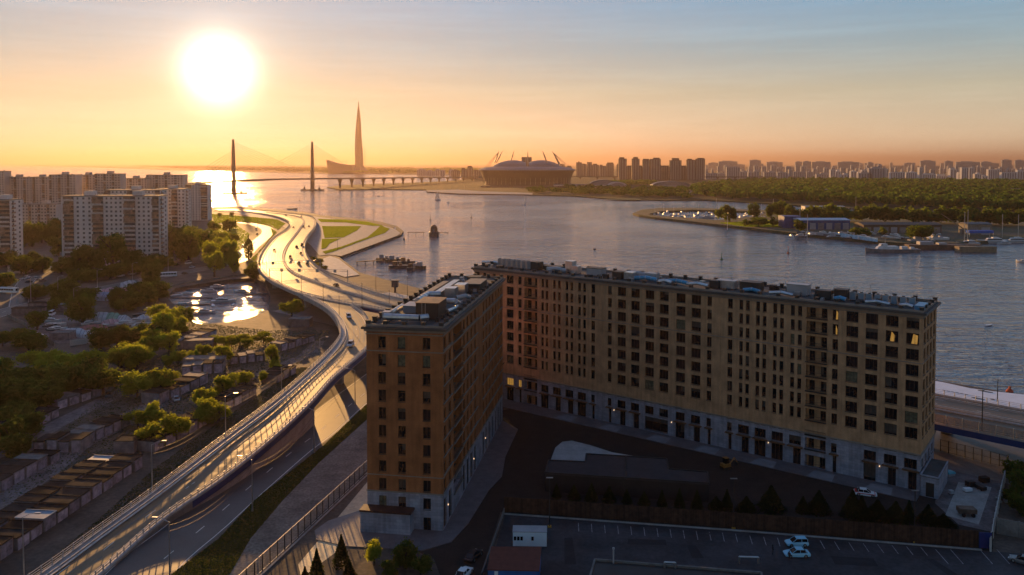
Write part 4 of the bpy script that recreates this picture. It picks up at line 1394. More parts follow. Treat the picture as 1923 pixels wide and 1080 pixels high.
# ------------------------------------------------------------------ trees
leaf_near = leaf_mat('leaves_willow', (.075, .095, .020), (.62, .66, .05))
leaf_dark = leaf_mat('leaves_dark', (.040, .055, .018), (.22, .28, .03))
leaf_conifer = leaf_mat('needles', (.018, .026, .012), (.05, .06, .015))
def crown_mesh(name, n, seed, m, size=.085, shape='round'):
    r = random.Random(seed)
    mb = MB()
    lobes = [(Vector((0, 0, 0)), .62)]
    for k in range(9):
        a, e = r.uniform(0, 2 * math.pi), r.uniform(-1.0, 1.1)
        d = Vector((math.cos(a) * math.cos(e), math.sin(a) * math.cos(e), math.sin(e)))
        lobes.append((d * r.uniform(.42, .66), r.uniform(.26, .44)))
    for _ in range(n):
        if shape == 'round':
            c, q = r.choice(lobes)
            d = Vector((r.gauss(0, 1), r.gauss(0, 1), r.gauss(0, 1))).normalized()
            p = c + d * q * r.uniform(.72, 1.08)
            if r.random() < .16:
                p = p * r.uniform(1.05, 1.28)
            p.z = p.z * 1.0 + .02
        elif shape == 'cone':
            t = r.random() ** .75
            lay = math.floor(t * 13) / 13 + .035
            rad = (1 - t) * (.62 + .38 * (t * 13 % 1)) * r.uniform(.75, 1.05)
            a = r.uniform(0, 2 * math.pi)
            p = Vector((rad * math.cos(a), rad * math.sin(a), t * 2 - rad * .15))
            d = Vector((math.cos(a), math.sin(a), .4))
        else:                                           # tall column
            t = r.random()
            rad = math.sin(min(1, t * 1.1 + .08) * math.pi) ** .5 * r.uniform(.6, 1.05)
            a = r.uniform(0, 2 * math.pi)
            p = Vector((rad * math.cos(a), rad * math.sin(a), t * 2 - 1)); d = p.normalized()
        nrm = (d + Vector((r.gauss(0, .6), r.gauss(0, .6), r.gauss(0, .6)))).normalized()
        a = nrm.orthogonal().normalized(); b = nrm.cross(a)
        s = size * r.uniform(.6, 1.4)
        th = r.uniform(0, 3.14)
        u = (a * math.cos(th) + b * math.sin(th)) * s; v = (b * math.cos(th) - a * math.sin(th)) * s * .7
        mb.poly([p - u, p + v * .9, p + u, p - v])
    return mb.mesh(name, m)
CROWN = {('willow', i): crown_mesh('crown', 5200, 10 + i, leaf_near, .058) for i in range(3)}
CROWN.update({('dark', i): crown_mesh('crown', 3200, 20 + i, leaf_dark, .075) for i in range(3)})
CROWN.update({('conifer', i): crown_mesh('crown', 2200, 30 + i, leaf_conifer, .085, 'cone') for i in range(2)})
CROWN.update({('column', i): crown_mesh('crown', 1200, 40 + i, leaf_dark, .11, 'column') for i in range(2)})
CROWN.update({('far', i): crown_mesh('crown', 420, 50 + i, leaf_dark, .17) for i in range(4)})
TRUNK = {}
mb = MB().tube((0, 0, 0), (0, 0, .55), .05, .032, 7)
for k in range(5):
    a = k * 2.4
    mb.tube((0, 0, .3 + .05 * k), (math.cos(a) * .3, math.sin(a) * .3, .62 + .05 * k), .022, .008, 5)
TRUNK['round'] = mb.mesh('trunk', bark)
TRUNK['cone'] = MB().tube((0, 0, 0), (0, 0, .95), .02, .005, 6).mesh('trunk', bark)
tree_n = [0]
def tree(p, h, r, kind, label, group=None, name='tree', cat='tree'):
    t = thing(name, label, cat, p, U(0, 6.28), group)
    tree_n[0] += 1
    opts = [k for k in CROWN if k[0] == kind]
    me = CROWN[opts[tree_n[0] % len(opts)]]
    if kind == 'conifer':
        put('crown', me, t, loc=(0, 0, h * .04), scale=(r, r, h * .48))
        put('trunk', TRUNK['cone'], t, scale=(h, h, h))
    else:
        hz_ = h * (.50 if kind != 'column' else .48)
        put('crown', me, t, loc=(0, 0, h - hz_ * .95), scale=(r, r, hz_))
        if kind != 'far':
            put('trunk', TRUNK['round'], t, scale=(h * .9, h * .9, h))
    return t

# ------------------------------------------------------------------ prefab apartment blocks on the left
panel_m = mat('panel_concrete', (.62, .58, .55), rough=.85, var=.12, scale=.08, fine=(.5, .06))
panel2_m = mat('panel_concrete_warm', (.52, .45, .40), rough=.85, var=.12, scale=.08)
balc_m = mat('balcony_panels', (.28, .19, .14), rough=.8, var=.45, scale=.5)
balc2_m = mat('balcony_white', (.5, .48, .46), rough=.7, var=.3, scale=.9)
winf_m = mat('flat_windows', (.10, .09, .09), rough=.2, spec=.5, var=.5, scale=.7)
def panel_block(fr, Wd, D, H, floors, bays, label, m=panel_m, detail=True, side=True, group=None, balc=True):
    """bays: (x0, x1, 'w' windows | 'b' balconies | 'p' plain)"""
    t = thing('panel_apartment_block', label, 'apartment block', fr.o, fr.rz, group)
    mb = MB(); mb.span(0, Wd, 0, D, -.3, H); mb.build('wall', m, t)
    f = H / floors
    wn_, ba, ba2 = MB(), MB(), MB()
    for x0, x1, k in bays:
        for i in range(floors):
            z = i * f
            if k == 'w':
                n = max(1, int((x1 - x0) / 3.0))
                for j in range(n):
                    cx = x0 + (x1 - x0) * (j + .5) / n
                    w = 1.5 if (j + i) % 5 else 1.1
                    wn_.span(cx - w / 2, cx + w / 2, -.05, -.005, z + .9, z + 2.3)
            elif k == 'b':
                wn_.span(x0 + .15, x1 - .15, -.06, -.005, z + .3, z + f - .3)
                tgt = ba2 if rnd.random() < .28 else ba
                tgt.span(x0, x1, -1.15, -.9, z, z + 1.15)
                ba.span(x0, x1, -.9, -.07, z - .1, z)
                if rnd.random() < .35:
                    ba.span(x0 + .1, x0 + (x1 - x0) * U(.5, .98), -1.1, -.95, z + 1.16, z + f - .15)
    if side:
        for i in range(floors):
            for j in range(max(1, int(D / 5))):
                y = D * (j + .5) / max(1, int(D / 5))
                wn_.span(Wd + .005, Wd + .05, y - .8, y + .8, i * f + .9, i * f + 2.3)
                if j % 2 == 0:
                    ba.span(Wd + .06, Wd + 1.0, y - 1.6, y + 1.6, i * f, i * f + 1.1)
    if wn_.f: wn_.build('window', winf_m, t, kind='stuff')
    if ba.f: ba.build('balcony', balc_m, t, kind='stuff')
    if ba2.f: ba2.build('balcony', balc2_m, t, kind='stuff')
    r = MB(); r.span(-.3, Wd + .3, -.3, D + .3, H, H + .6); r.build('roof', concrete_dark, t)
    for x in [Wd * (k + .5) / max(1, int(Wd / 26)) for k in range(max(1, int(Wd / 26)))]:
        MB().span(x - 3, x + 3, D * .3, D * .75, H + .6, H + 3.6).build('lift_housing', m, t)
    vb = MB()
    for k in range(int(Wd / 5)):
        vb.box(U(1, Wd - 1), U(1, D - 1), H + .6, .5, .5, U(.6, 1.4))
    vb.build('roof_vent', steel, t, kind='stuff')
    return t
# the big one: front corner points seen at x 105 and 307, foot near y 500
a_, b_ = Vector((-308, 545, 0)), Vector((-241, 545, 0))
FB = Frame(a_, (b_ - a_))
sc_ = (b_ - a_).length / 202
bx = lambda px: (px - 105) * sc_
panel_block(FB, (b_ - a_).length, 13, 47.5, 16, [(bx(110), bx(131), 'b'), (bx(133), bx(169), 'w'), (bx(169), bx(192), 'b'), (bx(194), bx(232), 'w'), (bx(234), bx(258), 'b'), (bx(260), bx(290), 'w'), (bx(292), bx(306), 'b')],
            'large sixteen-storey grey panel block with columns of brown balconies, nearest of the flats')
def pxblock(px0, px1, Y, pt, floors, bays, label, m=panel_m, d=14, side=True):
    X0, X1 = (px0 - 961.5) * Y / FPX, (px1 - 961.5) * Y / FPX
    H = AT(px0, pt, Y).z
    W_ = X1 - X0
    return panel_block(Frame((X0, Y), (1, 0)), W_, d, H, floors, [(a * W_, b * W_, k) for a, b, k in bays], label, m=m, side=side)
pxblock(290, 347, 725, 355.5, 15, [(0, .2, 'b'), (.2, .55, 'w'), (.55, .75, 'b'), (.75, 1, 'w')], 'grey panel block tucked behind the right end of the largest block')
pxblock(347, 389, 980, 347, 15, [(0, .3, 'b'), (.3, .7, 'w'), (.7, 1, 'b')], 'tall panel block at the right end of the flats, right against the sun glitter', side=False)
pxblock(197, 300, 690, 357.5, 15, [(0, .1, 'b'), (.1, .4, 'w'), (.4, .5, 'b'), (.5, .9, 'w'), (.9, 1, 'b')], 'panel block rising just above the roof of the largest block')
FB4 = Frame((-355, 540), (1, 0))
panel_block(FB4, 15, 14, 45, 15, [(0, 4, 'b'), (4, 8, 'w'), (8, 15, 'b')], 'panel block cut by the left edge of the picture')
rows = ((-40, 8, 1000, 322, 'hazy block cut by the left edge, highest in the back row there'), (8, 96, 1010, 333, 'long hazy panel block in the back row at the far left'),
        (92, 142, 980, 328.5, 'hazy block carrying two lift towers, left part of the back row'), (143, 179, 1010, 329, 'hazy block in the middle of the back row left of the tallest stack'),
        (178, 226, 960, 327, 'hazy block with the tallest roof stack in the back row'), (226, 276, 1000, 335.5, 'low hazy block with one lift tower in the back row'),
        (274, 344, 1010, 329, 'stepped hazy block at the right end of the back row against the water'), (0, 104, 800, 384, 'low pale block seen between the trees left of the largest block'))
for x0, x1, Y, pt, lab in rows:
    n = max(2, int((x1 - x0) / 15))
    H = AT(x0, pt, Y).z
    pxblock(x0, x1, Y, pt, max(4, int(H / 3)), [(k / n + (0 if j == 'b' else .3 / n), k / n + (.3 / n if j == 'b' else 1 / n), j) for k in range(n) for j in 'bw'], lab, m=panel2_m, side=False)
kiosk = thing('brick_kiosk', 'small tan kiosk building behind the crossroads lamp posts', 'kiosk', G(36, 512), .1)
MB().span(-5, 5, -4, 4, 0, 4.5).build('wall', panel2_m, kiosk); MB().span(-5.2, 5.2, -4.2, 4.2, 4.5, 4.9).build('roof', concrete_dark, kiosk)

# ------------------------------------------------------------------ upright grass on the lawns
blade_m = leaf_mat('grass_blades', (.060, .085, .018), (.46, .58, .05), .2)
blade_dark = leaf_mat('grass_blades_dull', (.022, .028, .010), (.10, .12, .02), .3)
def tufts(name, poly_px, z, n, s, seed=1, m=None):
    rr = random.Random(seed)
    poly = [G(x, y, z) for x, y in poly_px]
    x0, x1 = min(p.x for p in poly), max(p.x for p in poly); y0, y1 = min(p.y for p in poly), max(p.y for p in poly)
    mb = MB(); P2 = [(p.x, p.y) for p in poly]; k = 0
    while k < n:
        x, y = rr.uniform(x0, x1), rr.uniform(y0, y1)
        k += 1
        if not inside((x, y), P2):
            continue
        a = rr.uniform(0, math.pi); dx, dy = math.cos(a) * s, math.sin(a) * s; h = s * rr.uniform(.35, .9)
        mb.poly([(x - dx, y - dy, z - .02), (x + dx, y + dy, z - .02), (x + dx * .8, y + dy * .8 + rr.uniform(-.1, .1), z + h), (x - dx * .7, y - dy * .7, z + h * .8)])
    mb.build(name, m or blade_m, kind='stuff')
tufts('grass', ((597, 411.5), (652, 413), (690, 417), (720, 424), (701, 424.5), (650, 418), (603, 417)), .31, 26000, .55)
tufts('grass', ((605, 425), (678, 425), (670, 433), (645, 446), (610, 447)), .31, 22000, .5, 2)
tufts('grass', ((605, 449), (640, 448), (618, 458), (612, 466), (604, 468)), .31, 7000, .5, 3)
tufts('grass', ((715, 424), (731, 430), (722, 438), (668, 457), (630, 471), (612, 477), (606, 473), (640, 464), (690, 446), (706, 433)), .31, 40000, .5, 4)
tufts('grass', ((396, 402), (430, 404), (478, 408), (520, 412), (536, 420), (522, 431), (508, 424), (478, 418), (440, 416), (404, 420)), .31, 30000, .6, 5)
tufts('grass', ((394, 424), (446, 424), (470, 440), (455, 462), (436, 484), (394, 486)), .05, 26000, .5, 6)
tufts('grass', ((508, 428), (520, 436), (498, 458), (484, 474), (478, 500), (470, 505), (465, 492), (500, 460), (512, 440)), .31, 14000, .5, 7)
tufts('grass', ((322, 1078), (322, 1090), (425, 1090), (470, 1012), (530, 941), (600, 868), (690, 787), (700, 778), (700, 748), (607, 837), (480, 937), (411, 1011)), .02, 60000, .14, 8, blade_dark)
tufts('grass', ((1350, 419), (1440, 414), (1478, 416), (1470, 427), (1400, 426)), .61, 9000, .8, 9)
# weeds between the garages and along the ramp
tufts('weeds', ((300, 930), (420, 835), (520, 760), (600, 690), (560, 690), (480, 745), (400, 800), (290, 880), (180, 980), (60, 1078), (110, 1078)), .0, 40000, .14, 10, blade_dark)
tufts('weeds', ((0, 900), (250, 700), (330, 650), (330, 600), (500, 620), (620, 620), (600, 660), (420, 770), (250, 860), (0, 1000)), .0, 50000, .2, 11, blade_dark)

# ------------------------------------------------------------------ garages
rust = mat('garage_door_paint', (.34, .28, .32), rough=.7, var=.4, scale=.7, jitter=.35)
gwall = mat('garage_wall', (.20, .165, .165), rough=.9, var=.3, scale=.6, jitter=.3)
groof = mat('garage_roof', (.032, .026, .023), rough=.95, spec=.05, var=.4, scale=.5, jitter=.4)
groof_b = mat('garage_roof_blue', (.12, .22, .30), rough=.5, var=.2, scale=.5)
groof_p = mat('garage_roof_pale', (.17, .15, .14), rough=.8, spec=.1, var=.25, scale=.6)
gprotos = {}
def garage(p, rz, w, d, h, label, roof='dark', group=None):
    """long box; the door is on the +y end"""
    t = thing('garage', label, 'garage', p, rz, group)
    key = (round(w, 1), round(d, 1), round(h, 1))
    if key not in gprotos:
        W_, D_, H_ = key
        wl_ = MB().span(-W_ / 2 + .04, W_ / 2 - .04, -D_ / 2, D_ / 2 - .02, -.1, H_).mesh('wall', gwall)
        mb = MB()
        a, b = W_ / 2 + .02, D_ / 2 + .15
        mb.span(-a, -a + .14, -b, b, H_ + .1, H_ + .26).span(-a + .14, a, b - .14, b, H_ + .1, H_ + .22)
        mb.loft([[(-a, y, H_), (a, y, H_), (a, y, H_ + .1), (0, y, H_ + .1), (-a, y, H_ + .1)] for y in (-b, b)])
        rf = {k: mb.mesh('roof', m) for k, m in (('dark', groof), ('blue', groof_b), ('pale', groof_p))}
        dr = MB().span(-W_ / 2 + .3, -.03, D_ / 2 - .01, D_ / 2 + .05, 0, H_ - .3).span(.03, W_ / 2 - .3, D_ / 2 - .01, D_ / 2 + .05, 0, H_ - .3).span(-.18, -.1, D_ / 2 + .05, D_ / 2 + .1, .9, 1.15).mesh('door', rust)
        gprotos[key] = (wl_, rf, dr)
    wl_, rf, dr = gprotos[key]
    put('wall', wl_, t); put('roof', rf[roof], t); put('door', dr, t)
    return t
NUM = ('first', 'second', 'third', 'fourth', 'fifth', 'sixth', 'seventh', 'eighth', 'ninth', 'tenth', 'eleventh', 'twelfth', 'thirteenth', 'fourteenth')
def garage_row(a, b, depth, n, lab, side=1, h=2.5, pales=(), blues=(), group=None, skip=()):
    """door line from a to b (bottom of the picture first); bodies run to the left (side 1) of it"""
    d = (b - a); L = d.length; d.normalize(); w = L / n
    nrm = Vector((-d.y, d.x, 0)) * side
    for i in range(n):
        if i in skip:
            continue
        c = a + d * (w * (i + .5)) + nrm * (depth / 2 + U(-.25, .25))
        rz = math.atan2(d.y, d.x) + (math.pi if side > 0 else 0)
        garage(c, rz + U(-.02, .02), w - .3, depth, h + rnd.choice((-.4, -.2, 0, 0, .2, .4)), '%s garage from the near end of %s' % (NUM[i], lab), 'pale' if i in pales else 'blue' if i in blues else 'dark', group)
rnd.seed(5)
garage_row(G(-30, 1075), G(268, 876), 6.0, 13, 'the front row beside the ramp', blues=(4,), group='front garage row')
garage_row(G(-30, 1075) + Vector((-6.6, .6, 0)), G(268, 876) + Vector((-6.6, .6, 0)), 5.2, 13, 'the row backing onto the front row', side=1, blues=(12,), group='second garage row', h=2.35)
garage_row(G(0, 925), G(112, 863), 6.2, 5, 'the short row at the left edge', pales=(3,), group='left edge garage row')
garage_row(G(62, 850), G(155, 850), 5.5, 4, 'the facing pair row with pale roofs', h=2.7, group='middle garage row')
garage_row(G(160, 836), G(246, 797), 6.0, 5, 'the row behind the middle lane', pales=(0, 1), group='row behind the middle lane')
garage_row(G(0, 833), G(112, 781), 6.0, 6, 'the row under the left trees', group='row under the left trees')
garage_row(G(108, 770), G(192, 742), 5.5, 4, 'the pale row in the clearing', pales=(0, 1), group='clearing garage row')
garage_row(G(290, 850), G(408, 786), 6.0, 6, 'the row between lane and ramp lamp', group='row by the ramp lamp')
garage_row(G(300, 760), G(392, 718), 6.0, 5, 'the row below the sunlit bushes', h=2.8, pales=(4,), group='row below the sunlit bushes')
garage_row(G(424, 772), G(482, 740), 5.5, 4, 'the row under the twin wires', group='row under the twin wires')
garage_row(G(340, 705), G(420, 700), 5.5, 4, 'the row of long flat roofs', h=3.0, pales=(0, 1), group='long flat roof row')
garage_row(G(520, 720), G(556, 700), 5.5, 3, 'the row ending near the ramp wall', group='row ending near the ramp wall')
garage_row(G(430, 728), G(478, 712), 5.5, 3, 'the row with a pale lid below the willow', pales=(1,), group='row with a pale lid')
garage_row(G(330, 650), G(398, 628), 5.5, 4, 'the row right of the tall bush belt', group='row right of the bush belt')
garage_row(G(432, 684), G(512, 676), 5.0, 5, 'the middle row with arched lids', pales=(1, 2), group='arched lid row')
garage_row(G(528, 660), G(592, 640), 5.5, 5, 'the row beside the ramp bend', pales=(0,), group='row beside the ramp bend')
garage_row(G(345, 656), G(408, 634), 5.5, 4, 'the shed row on the basin bank', pales=(0, 1, 2), h=3.0, group='basin bank shed row')
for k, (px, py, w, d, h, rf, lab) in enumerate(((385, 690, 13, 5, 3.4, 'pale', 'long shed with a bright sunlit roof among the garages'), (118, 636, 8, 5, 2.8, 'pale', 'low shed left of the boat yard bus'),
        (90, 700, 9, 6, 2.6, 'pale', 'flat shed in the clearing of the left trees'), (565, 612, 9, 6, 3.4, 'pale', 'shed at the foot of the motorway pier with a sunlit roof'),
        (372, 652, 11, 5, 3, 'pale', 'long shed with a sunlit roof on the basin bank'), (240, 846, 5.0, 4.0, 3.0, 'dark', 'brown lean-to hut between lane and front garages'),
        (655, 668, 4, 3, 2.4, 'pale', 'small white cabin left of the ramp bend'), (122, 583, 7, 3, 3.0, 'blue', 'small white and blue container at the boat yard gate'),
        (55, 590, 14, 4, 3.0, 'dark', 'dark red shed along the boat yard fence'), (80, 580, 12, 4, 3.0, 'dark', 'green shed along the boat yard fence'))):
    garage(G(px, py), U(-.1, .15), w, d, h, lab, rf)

# ------------------------------------------------------------------ belts of trees
T = lambda px, py, h, r, kind, lab, g=None, **k: tree(G(px, py), h, r, kind, lab, g, **k)
rnd.seed(11)
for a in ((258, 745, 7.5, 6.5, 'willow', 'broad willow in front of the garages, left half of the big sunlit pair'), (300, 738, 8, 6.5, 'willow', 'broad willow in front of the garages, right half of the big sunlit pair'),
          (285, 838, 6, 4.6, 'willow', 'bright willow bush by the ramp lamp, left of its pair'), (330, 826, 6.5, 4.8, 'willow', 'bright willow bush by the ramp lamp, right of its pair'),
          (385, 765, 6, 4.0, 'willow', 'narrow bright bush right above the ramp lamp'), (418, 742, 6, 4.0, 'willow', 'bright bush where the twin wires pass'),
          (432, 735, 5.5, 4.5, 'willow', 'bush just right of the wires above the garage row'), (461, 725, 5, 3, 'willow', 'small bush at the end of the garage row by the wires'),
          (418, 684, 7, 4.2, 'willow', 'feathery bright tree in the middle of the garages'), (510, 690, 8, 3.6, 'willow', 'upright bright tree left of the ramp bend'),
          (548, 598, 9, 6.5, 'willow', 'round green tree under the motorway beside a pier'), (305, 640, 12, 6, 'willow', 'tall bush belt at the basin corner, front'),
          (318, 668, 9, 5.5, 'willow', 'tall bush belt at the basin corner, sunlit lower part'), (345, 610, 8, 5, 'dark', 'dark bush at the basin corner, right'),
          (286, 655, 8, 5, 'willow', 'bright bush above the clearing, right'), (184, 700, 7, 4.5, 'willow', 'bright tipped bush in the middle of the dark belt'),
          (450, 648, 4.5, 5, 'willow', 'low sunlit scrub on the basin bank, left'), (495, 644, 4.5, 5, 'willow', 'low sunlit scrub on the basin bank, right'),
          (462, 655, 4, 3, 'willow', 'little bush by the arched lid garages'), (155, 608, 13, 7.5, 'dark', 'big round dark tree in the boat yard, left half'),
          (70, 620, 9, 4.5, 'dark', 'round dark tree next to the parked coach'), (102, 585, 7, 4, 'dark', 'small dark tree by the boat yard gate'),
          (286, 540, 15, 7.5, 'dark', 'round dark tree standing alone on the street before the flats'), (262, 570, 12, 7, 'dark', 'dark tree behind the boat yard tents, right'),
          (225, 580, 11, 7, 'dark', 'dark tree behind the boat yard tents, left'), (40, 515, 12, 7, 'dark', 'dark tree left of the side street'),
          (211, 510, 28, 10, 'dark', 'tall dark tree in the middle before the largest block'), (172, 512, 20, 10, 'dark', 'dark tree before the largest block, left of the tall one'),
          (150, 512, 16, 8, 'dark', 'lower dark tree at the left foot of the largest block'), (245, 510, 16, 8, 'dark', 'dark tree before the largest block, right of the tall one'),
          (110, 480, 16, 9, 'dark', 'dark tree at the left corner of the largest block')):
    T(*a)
k = 0
def belt(pts, hs, rs, kind, lab, n, spread, seed, g=None):
    rnd.seed(seed)
    line = resample(GL(pts), max(1, n - 1)) if len(pts) > 1 else [G(*pts[0])] * n
    spots = sorted([p + Vector((U(-1, 1), U(-1, 1), 0)) * spread for p in line[:n]], key=lambda q: q.x / q.y)
    for k, q in enumerate(spots):
        tree(q, U(*hs), U(*rs), kind, '%s from the left, %s' % (NUM[k], lab), g or lab)
belt(((0, 735), (110, 735), (205, 730)), (7, 10), (5, 7), 'dark', 'dark scrub tree in the belt above the left garages', 11, 5, 1)
belt(((20, 700), (150, 705), (260, 690)), (6, 9), (4.5, 6.5), 'willow', 'willow in the dim belt between boat yard and garages', 10, 5, 2)
belt(((30, 790), (60, 830), (0, 860)), (5, 8), (4, 6), 'dark', 'dark tree at the left edge above the garages', 6, 3, 3)
belt(((15, 760), (90, 765)), (6, 9), (5, 7), 'dark', 'dark tree in the lowest clump at the left edge', 6, 3, 4)
belt(((180, 660), (240, 650), (290, 640)), (7, 10), (5, 6.5), 'dark', 'dark tree in the belt below the boat yard', 7, 4, 5)
belt(((30, 465), (90, 455), (104, 450)), (14, 22), (8, 11), 'dark', 'dark tree in the yard left of the largest block', 8, 14, 6)
belt(((30, 500), (90, 505), (140, 512)), (8, 13), (6, 9), 'dark', 'dark tree along the side street', 8, 8, 7)
belt(((310, 495), (345, 490), (385, 488)), (16, 24), (7, 10), 'dark', 'dark tree at the foot of the right-hand flats', 9, 10, 8)
belt(((395, 500), (415, 494), (440, 500)), (12, 20), (6, 8), 'willow', 'gold-edged tree between the flats and the local road', 6, 6, 9)
belt(((396, 440), (420, 435), (440, 430)), (9, 14), (6, 8), 'willow', 'tree on the lawn corner right of the flats', 6, 10, 10)
belt(((470, 525), (490, 520)), (8, 10), (4, 6), 'dark', 'dark bush under the motorway by the basin', 3, 3, 12)
T(467, 487, 17, 3.5, 'column', 'dark poplar beside the local road')
T(403, 520, 17, 7, 'willow', 'gold-edged tree on the street corner with light between its stems')
T(440, 512, 10, 5, 'willow', 'small gold-edged tree right of the street corner')
belt(((590, 492), (603, 503), (612, 508)), (3, 5), (3, 4), 'dark', 'dark bush on the slope beside the quay', 4, 2, 13)
belt(((396, 407), (430, 405)), (3, 5), (3, 4), 'dark', 'low bush on the lawn nearest to the glitter', 4, 6, 14)

rnd.seed(77)
for k, (pts, n, hs, rs, kind, lab) in enumerate((
        (((20, 650), (60, 660)), 4, (6, 8), (4, 6), 'dark', 'dark bush by the road at the left edge'),
        (((225, 690), (280, 675)), 6, (6, 9), (4, 5.5), 'willow', 'sunlit-tipped bush in the belt behind the clearing'),
        (((330, 690), (375, 676)), 4, (4, 6), (2.5, 4), 'willow', 'small bush between the long flat sheds'),
        (((255, 800), (300, 790)), 4, (4, 6), (2.5, 4), 'willow', 'low bush beside the pair row'),
        (((360, 800), (405, 782)), 4, (4, 6.5), (3, 4), 'willow', 'bush on top of the garage row by the ramp lamp'),
        (((480, 716), (520, 700)), 3, (3, 5), (2, 3), 'willow', 'little bush near the pier garages'),
        (((405, 652), (440, 646)), 4, (3, 5), (3, 4), 'willow', 'sunlit bush on the bank before the basin'),
        (((305, 610), (330, 630)), 5, (8, 11), (4, 6), 'willow', 'tall bush at the left corner of the basin'),
        (((120, 570), (180, 566)), 6, (5, 8), (4, 6), 'dark', 'dark shrub between street and boat yard'),
        (((240, 585), (300, 560)), 6, (7, 10), (5, 7), 'dark', 'dark shrub between tents and basin'),
        (((395, 470), (430, 462)), 7, (9, 15), (6, 8), 'willow', 'gold-rimmed tree right of the flats'),
        (((395, 484), (430, 480)), 6, (10, 16), (6, 8), 'willow', 'gold-rimmed tree at the foot of the flats'),
        (((310, 478), (385, 470)), 8, (16, 24), (7, 10), 'dark', 'dark tree hiding the feet of the right flats'),
        (((150, 530), (300, 508)), 12, (7, 12), (6, 8), 'dark', 'dark roadside tree before the largest block'),
        (((-10, 545), (10, 540)), 3, (9, 12), (6, 8), 'dark', 'dark tree at the crossroads on the left edge'),
        (((60, 560), (130, 548)), 6, (5, 8), (5, 7), 'dark', 'dark hedge tree inside the road bend'))):
    belt(pts, hs, rs, kind, lab, n, 4, 100 + k)

# ------------------------------------------------------------------ parked vehicles by the street and the boat yard
def street_car(px, py, kind, col, lab, rz=None, line=STREET, g='vehicles on the street before the flats'):
    p = G(px, py); a, _ = heading(line, p)
    p.z = .08
    return car(p, a if rz is None else rz, kind, col, lab, g, detail=False)
for a in ((182, 548, 'van', 'white', 'white van driving on the street below the largest block'), (226, 520, 'van', 'silver', 'pale van parked before the largest block, left of two'),
          (249, 516, 'van', 'silver', 'pale van parked before the largest block, right of two'), (211, 524, 'sedan', 'grey', 'grey car parked left of the two pale vans'),
          (354, 496, 'van', 'white', 'white lorry parked under the right-hand flats'), (332, 499, 'sedan', 'black', 'dark car parked left of the white lorry'),
          (361, 503, 'sedan', 'white', 'white car on the street below the white lorry'), (347, 515, 'sedan', 'brown', 'brown car near the bend before the basin'),
          (60, 508, 'sedan', 'white', 'white car at the top of the side street parking'), (45, 525, 'sedan', 'silver', 'silver car at the left of the side street parking'),
          (54, 531, 'sedan', 'black', 'dark car in the side street parking'), (72, 524, 'hatch', 'silver', 'silver hatchback in the side street parking'),
          (52, 522, 'hatch', 'white', 'white hatchback in the side street parking'), (80, 529, 'suv', 'grey', 'grey car at the right of the side street parking')):
    street_car(*a)
def bus(p, rz, L, label, white=True):
    t = thing('bus', label, 'bus', p, rz)
    m = PAINT['white']
    MB().loft([[(x * L, -1.25 * w, .35), (x * L, -1.25 * w, 2.7), (x * L, -1.05 * w, 3.0), (x * L, 1.05 * w, 3.0), (x * L, 1.25 * w, 2.7), (x * L, 1.25 * w, .35)] for x, w in ((-.5, .96), (-.48, 1), (.47, 1), (.5, .93))]).build('body', m, t)
    for s in (-1, 1):
        g = MB()
        for k in range(int(L / 1.6)):
            x = -L * .45 + k * 1.55
            g.span(x, x + 1.35, s * 1.255 - .02, s * 1.255 + .02, 1.5, 2.4)
        g.build('side_window', glass_dark, t, kind='stuff')
    MB().span(L * .5 - .02, L * .5 + .03, -1.0, 1.0, 1.3, 2.6).build('windscreen', glass_dark, t)
    MB().span(-L * .5 - .03, -L * .5 + .02, -.9, .9, 1.6, 2.5).build('rear_window', glass_dark, t)
    for x in (-.28, .32):
        for s in (-1, 1):
            MB().tube((x * L, s * 1.0, .48), (x * L, s * 1.24, .48), .48, n=12).build('wheel', rubber, t)
    MB().span(-L * .1, L * .25, -.7, .7, 3.0, 3.25).build('roof_unit', unit_m, t)
    return t
bus(G(68, 640), R(-38), 11.5, 'white coach parked at the lower left of the boat yard')
bus(G(16, 550), R(-12), 11, 'white bus with red stripe turning at the crossroads by the left edge')
bus(G(316, 520) + Vector((0, 0, .08)), R(18), 10, 'white bus on the street just right of the round dark tree')
for px, py, k, c, lab in ((98, 592, 'van', 'white', 'white van parked inside the boat yard gate'), (58, 598, 'suv', 'silver', 'silver car parked by the boat yard shed'),
                          (386, 655, 'suv', 'grey', 'grey car parked in the lane beyond the bush belt'), (330, 752, 'sedan', 'silver', 'silver car beside the two bright bushes'),
                          (208, 744, 'van', 'grey', 'grey van parked in the lane of the clearing')):
    car(G(px, py), U(0, 3), k, c, lab, 'vehicles parked among sheds', detail=False)

# ------------------------------------------------------------------ boats
hull_w = mat('hull_white', (.62, .61, .60), rough=.35, var=.1)
hull_d = mat('hull_dark', (.06, .06, .07), rough=.5, var=.3)
hull_r = mat('hull_rust', (.15, .09, .06), rough=.7, var=.4, scale=.6)
tarp = [mat('tarp_%s' % n, c, rough=.6, var=.15, scale=.8) for n, c in (('pale', (.52, .50, .52)), ('pink', (.50, .30, .30)), ('green', (.22, .36, .28)), ('blue', (.25, .33, .45)), ('red', (.32, .12, .10)))]
def hull_rings(L, B, Hh):
    rings = []
    for t, w, dk in ((-.5, .72, .0), (-.3, .95, -.02), (0, 1, .0), (.22, .86, .08), (.38, .52, .2), (.5, .03, .34)):
        x = t * L
        rings.append([(x, 0, -Hh * .35), (x, -B * .3 * w, -Hh * .2), (x, -B / 2 * w, Hh * (.72 + dk)), (x, B / 2 * w, Hh * (.72 + dk)), (x, B * .3 * w, -Hh * .2)])
    return rings
BOAT = {}
